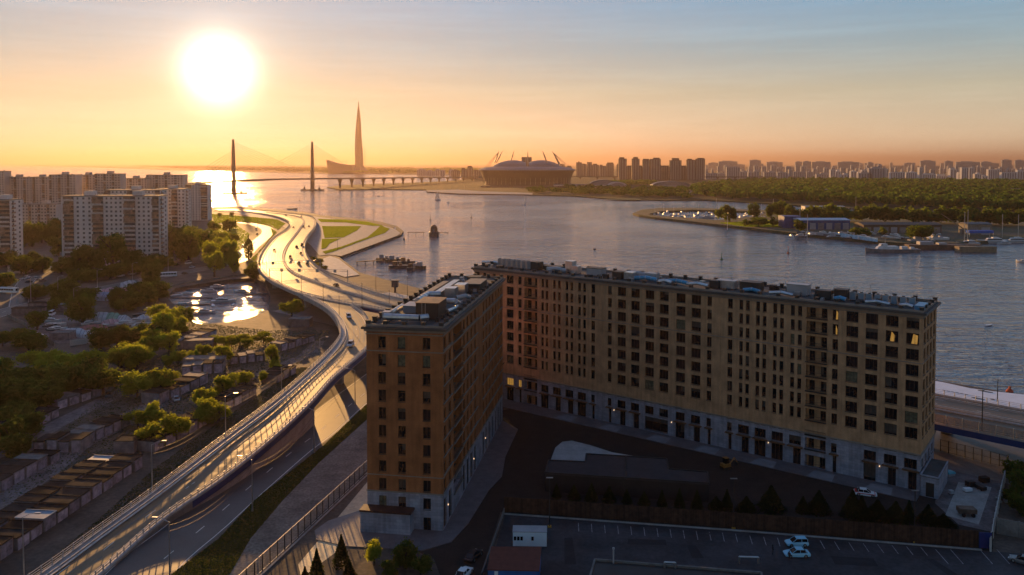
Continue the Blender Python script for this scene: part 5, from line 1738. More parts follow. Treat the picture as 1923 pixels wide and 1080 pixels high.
def boat(p, rz, L, kind, label, group, z=None, cat='boat', m=None):
    key = (kind, (m or hull_w).name)
    p = Vector(p)
    if z is not None:
        p.z = z
    if key not in BOAT:
        t = thing({'yacht': 'sailing_yacht', 'sail': 'sailing_yacht'}.get(kind, 'motor_boat'), label, cat, p, rz, group)
        MB().loft(hull_rings(1, .30, .12)).build('hull', m or hull_w, t)
        if kind != 'open':
            MB().loft([[(x, -w, .08), (x + o, -w * .8, .17), (x + o, w * .8, .17), (x, w, .08)] for x, w, o in ((-.32, .105, .02), (.0, .11, 0), (.2, .07, -.06))]).build('cabin', hull_w, t)
            MB().loft([[(x, -w, .115), (x + o, -w * .93, .15), (x + o, w * .93, .15), (x, w, .115)] for x, w, o in ((-.30, .108, .0), (.0, .112, 0), (.18, .078, -.03))]).build('cabin_window', glass_dark, t)
            MB().span(-.22, -.02, -.07, .07, .17, .205).build('fly_bridge', hull_w, t)
        if kind in ('yacht', 'sail'):
            MB().tube((.05, 0, .1), (.05, 0, 1.25), .008, .005, 5).build('mast', steel, t)
            MB().tube((.05, 0, .26), (-.35, 0, .26), .007, n=4).build('boom', steel, t)
        if kind == 'sail':
            MB().poly([(.045, 0, .28), (.045, 0, 1.22), (-.10, .03, .75), (-.34, .0, .28)]).build('mainsail', mat('sail_cloth', (.7, .62, .52), rough=.8), t)
            MB().poly([(.07, 0, 1.1), (.48, 0, .13), (.10, .03, .2)]).build('jib', mat('sail_cloth', (.7, .62, .52)), t)
        t.scale = (L,) * 3
        BOAT[key] = t
        return t
    return dup(BOAT[key], p, rz, label, group, scale=L)
rnd.seed(3)
gb = 'boats moored in the near basin'
for px, py, L, kd, rz, lab in ((420, 568, 15, 'cabin', .2, 'large white cabin cruiser in the middle of the near basin'), (386, 588, 12, 'cabin', .05, 'long low motor boat in the front of the near basin'),
        (348, 571, 8, 'open', .3, 'small open boat at the left of the near basin'), (392, 548, 11, 'cabin', 3.2, 'cabin boat ringed by glitter, left of the rear pair'),
        (453, 549, 11, 'cabin', 3.0, 'cabin boat ringed by glitter, right of the rear pair'), (410, 540, 11, 'cabin', .1, 'cabin boat at the back of the near basin'),
        (332, 556, 8, 'open', .4, 'open boat against the left bank of the near basin'), (352, 553, 8, 'cabin', .2, 'small cabin boat near the left bank'),
        (400, 575, 7, 'open', 2.0, 'dinghy just behind the large white cruiser'), (438, 573, 5, 'open', 1.7, 'tender beside the stern of the large white cruiser'),
        (372, 582, 9, 'open', .1, 'open boat left of the long low motor boat')):
    boat(G(px, py, -2), rz, L * .82, kd, lab, gb, z=-1.9)
def pontoon(a, b, w, label, group):
    d = b - a
    t = thing('pontoon', label, 'pontoon', a, math.atan2(d.y, d.x), group)
    L = d.length
    MB().span(0, L, -w / 2, w / 2, .1, .5).build('deck', concrete_dark, t)
    m = MB()
    for k in range(int(L / 5) + 1):
        m.tube((k * 5, w / 2 + .1, -1.5), (k * 5, w / 2 + .1, 1.2), .12, n=6)
    m.build('pile', dark_metal, t, kind='stuff')
    return t
for a, b, lab in (((318, 560), (400, 560), 'dark pontoon in the middle of the near basin'), ((322, 545), (420, 541), 'dark pontoon at the back of the near basin'),
                  ((328, 574), (400, 572), 'dark pontoon before the large cruiser'), ((345, 580), (372, 592), 'short pontoon at the front of the near basin'),
                  ((460, 553), (500, 553), 'dark pontoon at the right side of the near basin')):
    pontoon(G(*a, -2), G(*b, -2), 1.8, lab, 'pontoons of the near basin')
# boat yard: tents and laid-up boats
def tent(p, rz, L, Wd, Hh, m, label):
    t = thing('boat_tent', label, 'tent', p, rz)
    r2 = random.Random(int(p.x * 7))
    rings = []
    for k in range(9):
        x = (k / 8 - .5) * L
        s = 1 - .25 * abs(k / 4 - 1) ** 3 + r2.uniform(-.05, .05)
        rings.append([(x, -Wd / 2 * s, 0), (x, -Wd / 2.3 * s, Hh * .5 * s), (x, r2.uniform(-.3, .3), Hh * s + r2.uniform(-.15, .15)), (x, Wd / 2.3 * s, Hh * .5 * s), (x, Wd / 2 * s, 0)])
    MB().loft(rings).build('tarpaulin', m, t)
    rb = MB()
    for k in (1, 3, 5, 7):
        for a, b in zip(rings[k][:-1], rings[k][1:]):
            rb.tube(Vector(a) * 1.01, Vector(b) * 1.01, .06, n=4)
    rb.build('rope', dark_metal, t, kind='stuff')
    return t
for px, py, L, W_, H_, m, rz, lab in ((192, 605, 7, 6, 4.4, 0, .1, 'white tent at the left end of the large boat shelter'), (212, 605, 8, 6, 4.2, 2, -.1, 'green and white tarpaulin over a laid-up boat'),
        (232, 606, 6, 5, 3.4, 0, -.3, 'white tarpaulin drooping right of the green one'), (139, 630, 9, 6, 3.0, 0, 0, 'pale crumpled tarpaulin at the front left of the boat yard'),
        (176, 624, 10, 6, 3.2, 4, .3, 'rusty red tent roof in the front of the boat yard'), (164, 632, 6, 5, 2.6, 0, .1, 'pale tarpaulin under the rusty red tent'),
        (207, 612, 7, 5, 3.0, 1, .8, 'pinkish tarpaulin with hanging flap in the boat yard'), (272, 603, 6, 5, 3.0, 0, .5, 'pale tent right of the laid-up boats by the dark belt'),
        (190, 563, 14, 7, 4.0, 3, .1, 'bluish tent hall beside the street'), (218, 552, 14, 6, 3.5, 1, .1, 'lilac tent hall beside the street, right one'), (243, 540, 9, 6, 4.0, 0, .7, 'small white tent where the tent halls end')):
    tent(G(px, py), rz, L, W_, H_, tarp[m], lab)
gy = 'boats laid up in the boat yard'
rnd.seed(8)
for px, py in ((97, 607), (95, 615), (108, 613), (108, 622), (100, 624), (115, 628), (112, 635), (170, 611), (188, 613), (200, 617), (190, 625), (196, 630), (215, 617), (236, 612), (262, 614), (268, 594), (276, 590), (284, 586), (258, 606), (272, 612), (193, 640), (182, 636)):
    p = G(px, py)
    boat(p, U(-.4, 1.2), U(6, 9), rnd.choice(('cabin', 'open', 'cabin')), 'small boat laid up on land in the boat yard', gy, z=.7, m=rnd.choice((None, None, hull_d)))
# yard walls and fence lines
def wall_run(pts, h, th, m, label, name='wall', cat='wall', z=0.0):
    l = GL(pts, z)
    t = thing(name, label, cat, l[0])
    mb = MB(); q = [p - l[0] for p in l]
    wall_line(mb, resample(q, max(2, int(sum((b - a).length for a, b in zip(q[:-1], q[1:])) / 3))), th, 0, h)
    mb.build('panel_run', m, t)
    ps = MB()
    for p in resample(q, max(2, int(sum((b - a).length for a, b in zip(q[:-1], q[1:])) / 3))):
        ps.box(p.x, p.y, p.z, th + .12, th + .12, h + .12)
    ps.build('fence_post', m, t, kind='stuff')
    return t
wall_run(((15, 597), (48, 612), (62, 628), (90, 642), (102, 650)), 1.6, .15, concrete_dark, 'low wall along the road side of the boat yard')
wall_run(((132, 650), (200, 640), (275, 636)), 2.2, .15, panel2_m, 'pale wall on the lower side of the boat yard')
wall_run(((312, 541), (345, 533), (390, 527), (440, 520), (478, 512)), 1.0, .4, concrete_dark, 'low dark quay wall behind the near basin')

# ------------------------------------------------------------------ the dark courtyard and the car park
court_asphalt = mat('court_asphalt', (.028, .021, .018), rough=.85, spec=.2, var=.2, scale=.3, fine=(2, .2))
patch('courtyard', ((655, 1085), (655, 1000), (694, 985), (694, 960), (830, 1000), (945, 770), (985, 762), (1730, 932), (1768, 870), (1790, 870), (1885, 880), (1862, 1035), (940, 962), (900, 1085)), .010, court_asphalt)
def kerbed(name, outline, z, m):
    return sheet(name, outline, z, m, skirt=z - .005)
fl = [FL.w(-1.0, -8.5), FL.w(-7.5, -7.0), FL.w(-9.3, -3.5), FL.w(-8.3, 0.8), FL.w(-3.2, 7), FL.w(-.02, 12), FL.w(-.02, 0), FL.w(WL, 0), FL.w(WL, 66.5)] + \
     [FL.w(20.3, 60), FL.w(20.3, 40), FL.w(21.5, 28), FL.w(20.0, 20), FL.w(19.0, 4), FL.w(17.5, -4.0), FL.w(13.0, -8.0)]
kerbed('pavement', [(p.x, p.y) for p in fl], .13, paving)
fr_o = [FR.w(3, -.01), FR.w(WR + .3, -.01), FR.w(WR + .3, -6.0), FR.w(60, -6.2), FR.w(10, -6.4), FR.w(5.0, -3.5)]
kerbed('pavement', [(p.x, p.y) for p in fr_o], .13, paving)
slab = mat('pale_slabs', (.22, .21, .22), rough=.75, var=.15)
for x in (33, 47, 61, 74, 88, 101, 113):
    sheet('paving_panel', [FR.w(x, -5.9), FR.w(x + 5.5, -5.9), FR.w(x + 5.0, -1.6), FR.w(x + .6, -1.6)], .134, slab)
# pale apron and the flat black roof of the underground ramp
ap = [G(*p) for p in ((1034, 866), (1043, 842), (1056, 831), (1074, 829), (1110, 838), (1150, 851), (1192, 858), (1180, 862), (1120, 860), (1098, 870))]
kerbed('apron', [(p.x, p.y) for p in ap], .2, concrete_pale)
flatr = thing('ramp_pavilion', 'flat dark pavilion with a stepped roof between courtyard road and wooden fence', 'pavilion')
zf = 4.0
out_ = [G(*p, zf) for p in ((1024, 888), (1331, 908), (1329, 887), (1256, 881), (1252, 862), (1101, 853), (1099, 868), (1030, 865))]
flatr.location = out_[0]
flatr.location.z = 0
loc = [(p.x - out_[0].x, p.y - out_[0].y) for p in out_]
felt = mat('pavilion_roof', (.045, .038, .04), rough=.8)
MB().prism(loc, -.2, zf - .25, False).build('wall', mat('pavilion_wall', (.03, .024, .022), rough=.8), flatr)
cx_ = sum(p[0] for p in loc) / 8; cy_ = sum(p[1] for p in loc) / 8
MB().prism([(cx_ + (x - cx_) * 1.01, cy_ + (y - cy_) * 1.03) for x, y in loc], zf - .25, zf).build('roof', felt, flatr)
cp = MB()
for i in range(8):
    a, b = Vector((*loc[i], zf)), Vector((*loc[(i + 1) % 8], zf))
    wall_line(cp, [a, b], .3, .002, .22)
m1, m2 = G(1176, 858, zf) - out_[0], G(1174, 897, zf) - out_[0]
wall_line(cp, [Vector((m1.x, m1.y, zf)), Vector((m2.x, m2.y, zf))], .4, .003, .12)
cp.build('roof_edge', dark_metal, flatr)

# wooden fence: every board its own piece where they can be told apart
wood = mat('fence_wood', (.048, .024, .015), rough=.85, var=.35, scale=1.2, jitter=.3)
fa, fb, fc = G(947, 962), G(1368, 992), G(1838, 1029)
wf = thing('wooden_fence', 'long brown wooden board fence between the car park and the courtyard', 'fence', fa)
line = resample([fa, fb, fc], 186)
brd = MB().box(0, 0, .05, .44, .05, 3.1).mesh('fence_board', wood)
for a, b in zip(line[:-1], line[1:]):
    d = b - a; c = (a + b) / 2 - fa
    put('fence_board', brd, wf, loc=(c.x, c.y, U(-.03, .04)), rz=math.atan2(d.y, d.x) + U(-.015, .015))
bp_ = MB().box(0, .12, 0, .14, .14, 3.0).mesh('fence_post', wood)
for a in line[::6]:
    c = a - fa; put('fence_post', bp_, wf, loc=(c.x, c.y, 0), rz=-.12)
rl = MB()
for z in (.5, 2.6):
    wall_line(rl, [p - fa + Vector((0, .07, 0)) for p in line[::6]], .06, z, z + .12)
rl.build('fence_rail', wood, wf)
wf2p = [G(947, 962), G(905, 1085)]
wf2 = thing('metal_fence', 'low dark fence with bushes on the left side of the car park', 'fence', wf2p[0])
r_ = MB(); wall_line(r_, [Vector((0, 0, 0)), wf2p[1] - wf2p[0]], .18, 0, .9); r_.build('panel_run', concrete_dark, wf2)
# car park
patch('car_park', ((949, 966), (1368, 996), (1862, 1036), (1930, 1040), (1990, 1200), (890, 1200), (915, 1085)), .02, mat('lot_asphalt', (.036, .034, .038), rough=.7, spec=.3, var=.42, scale=.13, fine=(1.3, .28)))
ks = [p + Vector((0, -.9, 0)) for p in line]
kb = MB(); wall_line(kb, ks, .5, 0, .16); kb.build('kerb', concrete, kind='structure')
patch_m = mat('asphalt_patch', (.019, .018, .020), rough=.75, var=.3)
for q in (((1180, 1012), (1250, 1014), (1252, 1024), (1178, 1022)), ((1560, 1044), (1640, 1049), (1650, 1064), (1568, 1060)), ((1290, 1024), (1306, 1024), (1322, 1048), (1300, 1048)), ((1060, 1010), (1075, 1010), (1082, 1060), (1060, 1060)),
          ((1740, 1050), (1752, 1050), (1800, 1080), (1780, 1080))):
    patch('asphalt_repair', q, .023, patch_m)
for px, py in ((1220, 1036), (1610, 1036), (1700, 1060), (1330, 1002), (1120, 920), (1560, 905)):
    c = G(px, py, .026)
    MB().poly([(c.x + .42 * math.cos(a), c.y + .42 * math.sin(a), c.z) for a in [k * math.pi / 6 for k in range(12)]]).build('manhole_cover', dark_metal, kind='structure')
ln = MB()
def bay(px0, px1, py0, L=2.1):
    a = G(px0, py0, .024)
    b = G(px1, py0 + L, .024)
    d = (b - a).normalized(); n = Vector((-d.y, d.x, 0)) * .06
    ln.poly([a - n, a + n, b + n, b - n])
for k in range(13):
    x = 1086 + 24.6 * k; bay(x, x + 1 + k * .25, 982 + k * 1.7, 16)
for k in range(3):
    x = 1408 + 26 * k; bay(x, x + 5, 1006 + k * 2, 16)
for k in range(8):
    x = 1540 + 27 * k; bay(x, x + 9 + k * .6, 1015 + k * 1.8, 16)
for x in (1757, 1785, 1840, 1872):
    bay(x, x + 24, 1032, 27)
ln.build('road_marking', mat('worn_white_paint', (.30, .29, .30), rough=.8, var=.4, scale=1.5), kind='structure')

car(G(1496, 1024), math.pi + .02, 'hatch', 'pale', 'white hatchback painted with the blue of skylight, upper of the two parked side by side on the car park', 'white cars painted with skylight blue on the car park')
car(G(1496, 1044), math.pi + .0, 'sedan', 'pale', 'white saloon painted with the blue of skylight, lower of the two parked side by side on the car park', 'white cars painted with skylight blue on the car park')
car(G(1922, 1058), 2.4, 'sedan', 'grey', 'grey car cut by the right edge of the car park', None)
car(G(871, 1082), 1.2, 'sedan', 'white', 'white car at the bottom edge beside the dark courtyard road', None)
car(G(889, 1048), 1.15, 'sedan', 'black', 'black car parked ahead of the white one by the courtyard road', None)
rc_ = car(G(1625, 930), -.35, 'sedan', 'white', 'white car with red stripes standing before the stone base of the long block', None)
st = MB(); st.box(.2, 0, .55, 3.4, 1.86, .14).box(-1.7, 0, .75, .8, 1.7, .12); st.build('stripe', mat('red_stripe', (.5, .03, .02), rough=.4), rc_)

def person(p, rz, label, coat, pose=0):
    t = thing('person', label, 'person', p, rz)
    me = bpy.data.meshes.new('body')
    s = .14 * pose
    V = [(0, 0, .95), (0, 0, 1.15), (0, 0, 1.38), (0, 0, 1.5), (0, 0, 1.66), (.0, .19, 1.40), (.02, .27, 1.13), (.08, .28, .88), (0, -.19, 1.40), (.02, -.27, 1.13), (.08, -.28, .88),
         (0, .10, .90), (.10 + s, .11, .50), (.02 + s, .12, .08), (.16 + s, .13, .04), (0, -.10, .90), (-.02 - s, -.11, .50), (-.12 - s, -.12, .08), (.02 - s, -.13, .04)]
    E = [(0, 1), (1, 2), (2, 3), (3, 4), (2, 5), (5, 6), (6, 7), (2, 8), (8, 9), (9, 10), (0, 11), (11, 12), (12, 13), (13, 14), (0, 15), (15, 16), (16, 17), (17, 18)]
    rad = [.15, .15, .16, .06, .10, .075, .055, .04, .075, .055, .04, .09, .065, .045, .04, .09, .065, .045, .04]
    me.from_pydata(V, E, []); me.materials.append(coat)
    o = put('body', me, t)
    md = o.modifiers.new('skin', 'SKIN'); o.modifiers.new('sub', 'SUBSURF').levels = 1
    for i, q in enumerate(me.skin_vertices[0].data if me.skin_vertices else []):
        q.radius = (rad[i], rad[i])
    if me.skin_vertices:
        me.skin_vertices[0].data[0].use_root = True
    MB().lathe([(.02, 1.80), (.09, 1.77), (.11, 1.70), (.105, 1.64), (.07, 1.60)][::-1], n=10).build('hair', mat('hair_dark', (.03, .02, .015)), t)
    return t
coat = mat('dark_clothes', (.02, .02, .025), rough=.9)
person(G(1451, 1041), 0, 'person in dark clothes standing left of the upper white car painted with skylight blue', coat, 0)
person(G(1482, 1053), .8, 'person in dark clothes standing in front of the lower white car painted with skylight blue', coat, 1)

# container, red roofed shed and the roof at the bottom edge
ct = thing('site_container', 'white site container with small dark windows at the left of the car park', 'container', G(995, 1021), -.03)
MB().span(-3.1, 3.1, -1.25, 1.25, .1, 2.7).build('wall', PAINT['white'], ct)
MB().span(-3.15, 3.15, -1.3, 1.3, 2.7, 2.82).build('roof', unit_m, ct)
for x in (-2.7, -2.1, -1.5, .5):
    MB().span(x - .22, x + .22, -1.30, -1.25, 1.2, 1.9).build('window', glass_dark, ct)
rs = thing('shed', 'blue walled shed with a flat dark red roof at the bottom edge', 'shed', G(965, 1110), -.03)
q = [G(*p, 3) for p in ((923, 1027), (1016, 1027), (1012, 1071), (916, 1069))]
o_ = rs.location
c_, s_ = math.cos(.03), math.sin(.03)
lc = [((p.x - o_.x) * c_ - (p.y - o_.y) * s_, (p.x - o_.x) * s_ + (p.y - o_.y) * c_) for p in q]
MB().prism(lc, -.2, 2.85).build('wall', mat('shed_blue', (.03, .12, .34), rough=.6), rs)
mxx = sum(a for a, b in lc) / 4; myy = sum(b for a, b in lc) / 4
MB().prism([(mxx + (a - mxx) * 1.02, myy + (b - myy) * 1.03) for a, b in lc], 2.85, 3.0).build('roof', mat('shed_red_roof', (.13, .035, .022), rough=.7, scale=1), rs)
MB().span(lc[3][0] + 1.1, lc[3][0] + 1.7, lc[3][1] - .05, lc[3][1] + .06, 1.9, 2.7).build('sign_plate', PAINT['white'], rs)
rf_ = thing('low_building', 'dark flat roofed building with pipes cut by the bottom edge', 'building', G(1250, 1110))
o_ = rf_.location
q = [G(*p, 5) for p in ((1117, 1053), (1430, 1078), (1432, 1150), (1090, 1150))]
MB().prism([(p.x - o_.x, p.y - o_.y) for p in q], -.2, 5).build('wall', dark_metal, rf_)
cp = MB()
for i in range(4):
    a, b = q[i] - o_, q[(i + 1) % 4] - o_
    wall_line(cp, [Vector((a.x, a.y, 5)), Vector((b.x, b.y, 5))], .3, .002, .35)
cp.build('parapet', concrete_dark, rf_)
def arch_pipe(px0, px1, py, h, lab):
    a, b = G(px0, py, 5), G(px1, py + 1, 5)
    t = thing('roof_pipe', lab, 'pipe', a)
    d = b - a
    MB().tube((0, 0, 0), (0, 0, h), .16, n=8).tube((0, 0, h), (d.x, d.y, h), .16, n=8).tube((d.x, d.y, h), (d.x, d.y, 0), .16, n=8).build('pipe_run', steel, t)
arch_pipe(1248, 1268, 1066, .9, 'short arched pipe on the roof at the bottom edge')
arch_pipe(1388, 1424, 1058, 1.1, 'longer arched pipe on the roof at the bottom edge, right of the short one')
vp = thing('vent_stack', 'white vent stack rising from the roof at the bottom edge', 'vent stack', G(1152, 1058, 5)); MB().tube((0, 0, 0), (0, 0, 2.4), .13, n=8).tube((0, 0, 2.3), (0, 0, 2.6), .2, n=8).build('stack', unit_m, vp)

# lamp posts of the courtyard
court = thing('court_lamp', 'tall lamp post with a flat double head at the left of the car park', 'lamp post', G(1032, 990), 0)
MB().tube((0, 0, 0), (0, 0, 9.6), .11, .08, 8).build('pole', dark_metal, court)
MB().box(0, 0, 9.6, 1.3, .3, .12).build('lamp_head', steel, court)
MB().box(0, 0, 0, .7, .7, .25).build('footing', mat('footing_yellow', (.4, .22, .03)), court)
dup(court, G(1377, 992), label='lamp post at the wooden fence in the middle of the car park', group='lamp posts of the car park')
dup(court, G(1717, 1018), label='lamp post at the right end of the wooden fence', group='lamp posts of the car park')
for px, py, lab in ((1844, 812, 'sunlit lamp post on the near side of the motorway at the right edge'), (1873, 758, 'lamp post on the embankment side of the motorway at the right edge')):
    dup(mast, G(px, py, 8 if py > 800 else .3), label=lab, scale=(1.2, 1.2, 1.1 if py > 800 else .8))

# conifers and shrubs
for k, (x, y, h) in enumerate(((-6.5, 226, 16), (-9.5, 230.5, 17), (-12.5, 235, 16), (-15.5, 231, 15))):  # trees added out of sight to keep a sun streak off the courtyard
    tree(Vector((x, y, 0)), h, 4.2, 'dark', 'unseen dense tree added to block sun in the gap between the two brick blocks', 'unseen trees added to block sun in the gap between the brick blocks')
rnd.seed(17)
for px, py, h, r, lab in ((1402, 960, 4.5, 2.0, 'smallest dark spruce at the left of the fence row'), (1448, 958, 8.0, 2.8, 'tall dark spruce, leftmost tall one behind the wooden fence'),
        (1508, 962, 4.6, 2.0, 'low spruce between the two tall ones behind the fence'), (1538, 962, 6.8, 2.4, 'slim spruce left of the striped car'),
        (1601, 972, 8.2, 2.8, 'tallest spruce standing before the striped car'), (1618, 975, 6.2, 2.2, 'spruce close at the right side of the tallest one'), (1648, 976, 6.8, 2.6, 'broad spruce right of the striped car'),
        (1682, 978, 6.4, 2.4, 'spruce with a bare tip right of the broad one'), (1707, 980, 5.6, 1.8, 'narrow spruce by the right lamp post'),
        (1743, 982, 4.8, 2.2, 'low rounded spruce right of the right lamp post'), (1772, 990, 4.4, 2.3, 'last low spruce by the construction yard'),
        (1365, 957, 5.4, 1.8, 'dark spruce right of the pavilion'), (1345, 955, 3.4, 1.6, 'small dark spruce at the corner of the pavilion')):
    tree(G(px, py), h * U(.56, .76), r * U(.9, 1.4), 'conifer', lab, None, name='spruce')
for k in range(9):
    px = 1045 + k * 33
    tree(G(px, 935 + k * 2.6), U(2.4, 4.0), U(1.3, 1.9), 'conifer', NUM[k] + ' from the left of the young spruces between pavilion and wooden fence', 'young spruces behind the fence', name='spruce')
for px, py, h, r, kd, lab in ((595, 1088, 5.2, 1.8, 'conifer', 'dark spruce at the bottom edge in the paved strip, left one'), (641, 1062, 5.4, 2.0, 'conifer', 'sunlit tipped spruce beside the pavement loop'),
        (656, 1090, 3.5, 1.8, 'conifer', 'small dark spruce at the bottom edge before the loop'), (573, 1110, 4, 1.8, 'conifer', 'dark spruce cut by the bottom edge'),
        (703, 1062, 4.4, 2.2, 'willow', 'bush with a faint light edge in front of the stone annex'), (762, 1068, 4.6, 2.5, 'dark', 'broad dark shrub in front of the brick block'),
        (790, 1080, 3.6, 2.0, 'dark', 'low dark shrub right of the broad one'), (735, 1085, 3.2, 2.0, 'dark', 'low dark shrub at the bottom edge before the annex')):
    tree(G(px, py), h, r, kd, lab, None, name='spruce' if kd == 'conifer' else 'shrub', cat='tree' if kd == 'conifer' else 'shrub')
patch('flower_bed', ((655, 1016), (700, 1024), (770, 1030), (815, 1050), (828, 1085), (560, 1085), (610, 1030)), .03, dirt)
patch('footpath', ((566, 1085), (560, 1060), (640, 965), (694, 900), (694, 960), (660, 985), (648, 1006), (668, 1020), (640, 1030)), .034, mat('footpath_slabs', (.42, .31, .17), rough=.42, spec=.6, scale=.6, fine=(2, .15)))
# mesh fence beside the footpath
fa_, fb_ = G(487, 1078), G(688, 890)
fb_ = fa_ + (fb_ - fa_) * 1.25; fa_ = fa_ - (fb_ - fa_) * .25
mf = thing('mesh_fence', 'tall wire mesh fence with thin posts along the gravel strip', 'fence', fa_)
L_ = (fb_ - fa_).length; nP = int(L_ / 2.5); d_ = (fb_ - fa_).normalized()
po = MB().box(0, 0, 0, .14, .14, 3.0).mesh('fence_post', dark_metal)
for k in range(nP + 1):
    p = d_ * (L_ * k / nP); put('fence_post', po, mf, loc=(p.x, p.y, 0), rz=math.atan2(d_.y, d_.x))
rl = MB()
for z, t_ in ((2.92, .06), (.15, .05)):
    wall_line(rl, [Vector((0, 0, 0)), d_ * L_], t_, z, z + t_)
rl.build('fence_rail', steel_rail, mf)
ms = MB()
for k in range(int(L_ / .5)):
    p = d_ * (k * .5); ms.box(p.x, p.y, .15, .018, .018, 2.78)
for z in [0.5 * k for k in range(1, 6)]:
    wall_line(ms, [Vector((0, 0, 0)), d_ * L_], .016, z, z + .016)
ms.build('mesh_wire', dark_metal, mf, kind='stuff')
kb = MB(); wall_line(kb, [fa_ + Vector((.5, -.3, 0)), fb_ + Vector((.5, -.3, 0))], .35, 0, .15); kb.build('kerb', concrete, kind='structure')

# ------------------------------------------------------------------ small digger in the courtyard
dg = thing('mini_digger', 'small orange digger parked beside the pavement of the long block', 'digger', G(1363, 880), .4)
org = mat('digger_orange', (.34, .14, .03), rough=.5)
MB().box(0, -.7, .0, 2.2, .4, .5).box(0, .7, 0, 2.2, .4, .5).build('track', rubber, dg)
MB().box(-.1, 0, .55, 1.9, 1.5, .7).build('body', org, dg); MB().box(.1, .1, 1.25, 1.0, 1.0, 1.2).build('cabin', glass_dark, dg)
MB().box(.1, .1, 2.45, 1.1, 1.1, .1).build('cabin_roof', org, dg)
MB().tube((.9, -.2, 1.0), (2.2, -.2, 2.3), .14, n=6).tube((2.2, -.2, 2.3), (3.1, -.2, 1.1), .11, n=6).build('arm', org, dg)
MB().box(3.1, -.2, .5, .5, .7, .6).build('bucket', dark_metal, dg)

# ------------------------------------------------------------------ construction yard at the right
patch('yard_ground', ((1772, 872), (1890, 880), (1868, 1000), (1800, 985), (1756, 945), (1762, 900)), .016, mat('yard_soil', (.13, .11, .11), rough=.9, var=.3, scale=.3, fine=(1.5, .25)))
patch('yard_slab', ((1800, 905), (1862, 915), (1838, 985), (1775, 968)), .022, concrete)
wall_run(((1893, 873), (1888, 900), (1876, 950), (1866, 1000), (1860, 1036)), 2.4, .14, concrete_pale, 'white concrete fence at the right side of the construction yard')
wall_run(((1872, 1002), (1940, 1015), (2000, 1030)), 3.0, .15, concrete_dark, 'grey panel wall in the right corner above the car park')
bg_ = thing('blue_gate', 'dark blue metal gate at the right end of the wooden fence', 'gate', G(1850, 1030), -.15)
MB().box(0, 0, .05, 2.2, .1, 2.9).build('leaf', mat('gate_blue', (.01, .03, .16), rough=.5), bg_); MB().box(-1.15, 0, 0, .15, .15, 3.1).box(1.15, 0, 0, .15, .15, 3.1).build('gate_post', dark_metal, bg_)
fe = thing('yard_fence', 'mesh fence with posts at the back of the construction yard', 'fence', G(1766, 835))
a, b = G(1766, 848), G(1893, 880)
fe.location = a
pt = resample([Vector((0, 0, 0)), b - a], 8)
for p in pt:
    put('fence_post', po, fe, loc=p)
rl = MB()
for z in (.2, 1.5, 2.9):
    wall_line(rl, pt, .05, z, z + .06)
for q_ in resample([Vector((0, 0, 0)), b - a], 60):
    rl.box(q_.x, q_.y, .2, .02, .02, 2.7)
rl.build('mesh_wire', dark_metal, fe, kind='stuff')
tb = mat('tarp_cyan', (.10, .42, .52), rough=.4)
t = thing('tarpaulin_stack', 'cyan tarpaulin over a pallet beside the entrance lodge', 'tarpaulin', G(1783, 893), .3); MB().box(0, 0, 0, 1.8, 1.4, .9, 0).build('pallet_load', unit_m, t); MB().loft([[(-1, -.8, .6), (-.9, -.7, 1.0), (-.9, .7, 1.05), (-1, .8, .6)], [(0, -.85, .6), (0, -.7, 1.15), (0, .7, 1.1), (0, .85, .6)], [(1, -.8, .6), (.9, -.7, 1.0), (.9, .7, .98), (1, .8, .6)]]).build('cover', tb, t)
def pallet(px, py, label, m, sx=1.4, sy=1.1, h=.9, rz=.2):
    t = thing('material_stack', label, 'stack', G(px, py, .03), rz)
    MB().box(0, 0, .14, sx, sy, h).build('load', m, t)
    b = MB()
    for k in (-.4, 0, .4):
        b.box(0, k * sy, 0, sx, .1, .14)
    b.build('pallet', wood, t)
pallet(1772, 880, 'pale material stack against the entrance lodge', unit_m); pallet(1817, 923, 'white bags stacked in the yard', PAINT['white'], 1.7, .9, .6)
pallet(1822, 913, 'dark crate stack behind the white bags', dark_metal, 1.7, 1.2, 1.0); pallet(1848, 905, 'timber stack near the yard fence', wood, 1.8, 1.3, 1.0)
pallet(1786, 928, 'small pale box on the yard slab', unit_m, .9, .8, .7); pallet(1840, 918, 'long low dark machine part in the yard', dark_metal, 1.2, 2.6, .7)
t = thing('dump_trailer', 'brown trailer with dark load on the yard slab', 'trailer', G(1815, 968, .03), -.1)
MB().box(0, 0, .7, 3.2, 1.9, .9).build('box', hull_r, t)
for x in (-.9, .9):
    for y in (-1, 1):
        MB().tube((x, y * .8, .4), (x, y * 1.0, .4), .4, n=12).build('wheel', rubber, t)
for px, py, h, r in ((1905, 905, 5, 2.6), (1918, 930, 5.5, 2.8), (1900, 945, 3.5, 2), (1915, 965, 4, 2.4)):
    tree(G(px, py), h, r, 'dark', 'dark tree right of the white concrete fence', 'dark trees right of the white concrete fence')
t = thing('rubble_heap', 'pale rubble heap at the foot of the white concrete fence', 'heap', G(1893, 942)); rr = random.Random(4)
mb = MB()
for k in range(30):
    mb.box(rr.gauss(0, .9), rr.gauss(0, .7), rr.uniform(-.1, .5), rr.uniform(.3, .8), rr.uniform(.3, .7), rr.uniform(.2, .5), rr.uniform(0, 3))
mb.build('rubble', concrete, t, kind='stuff')

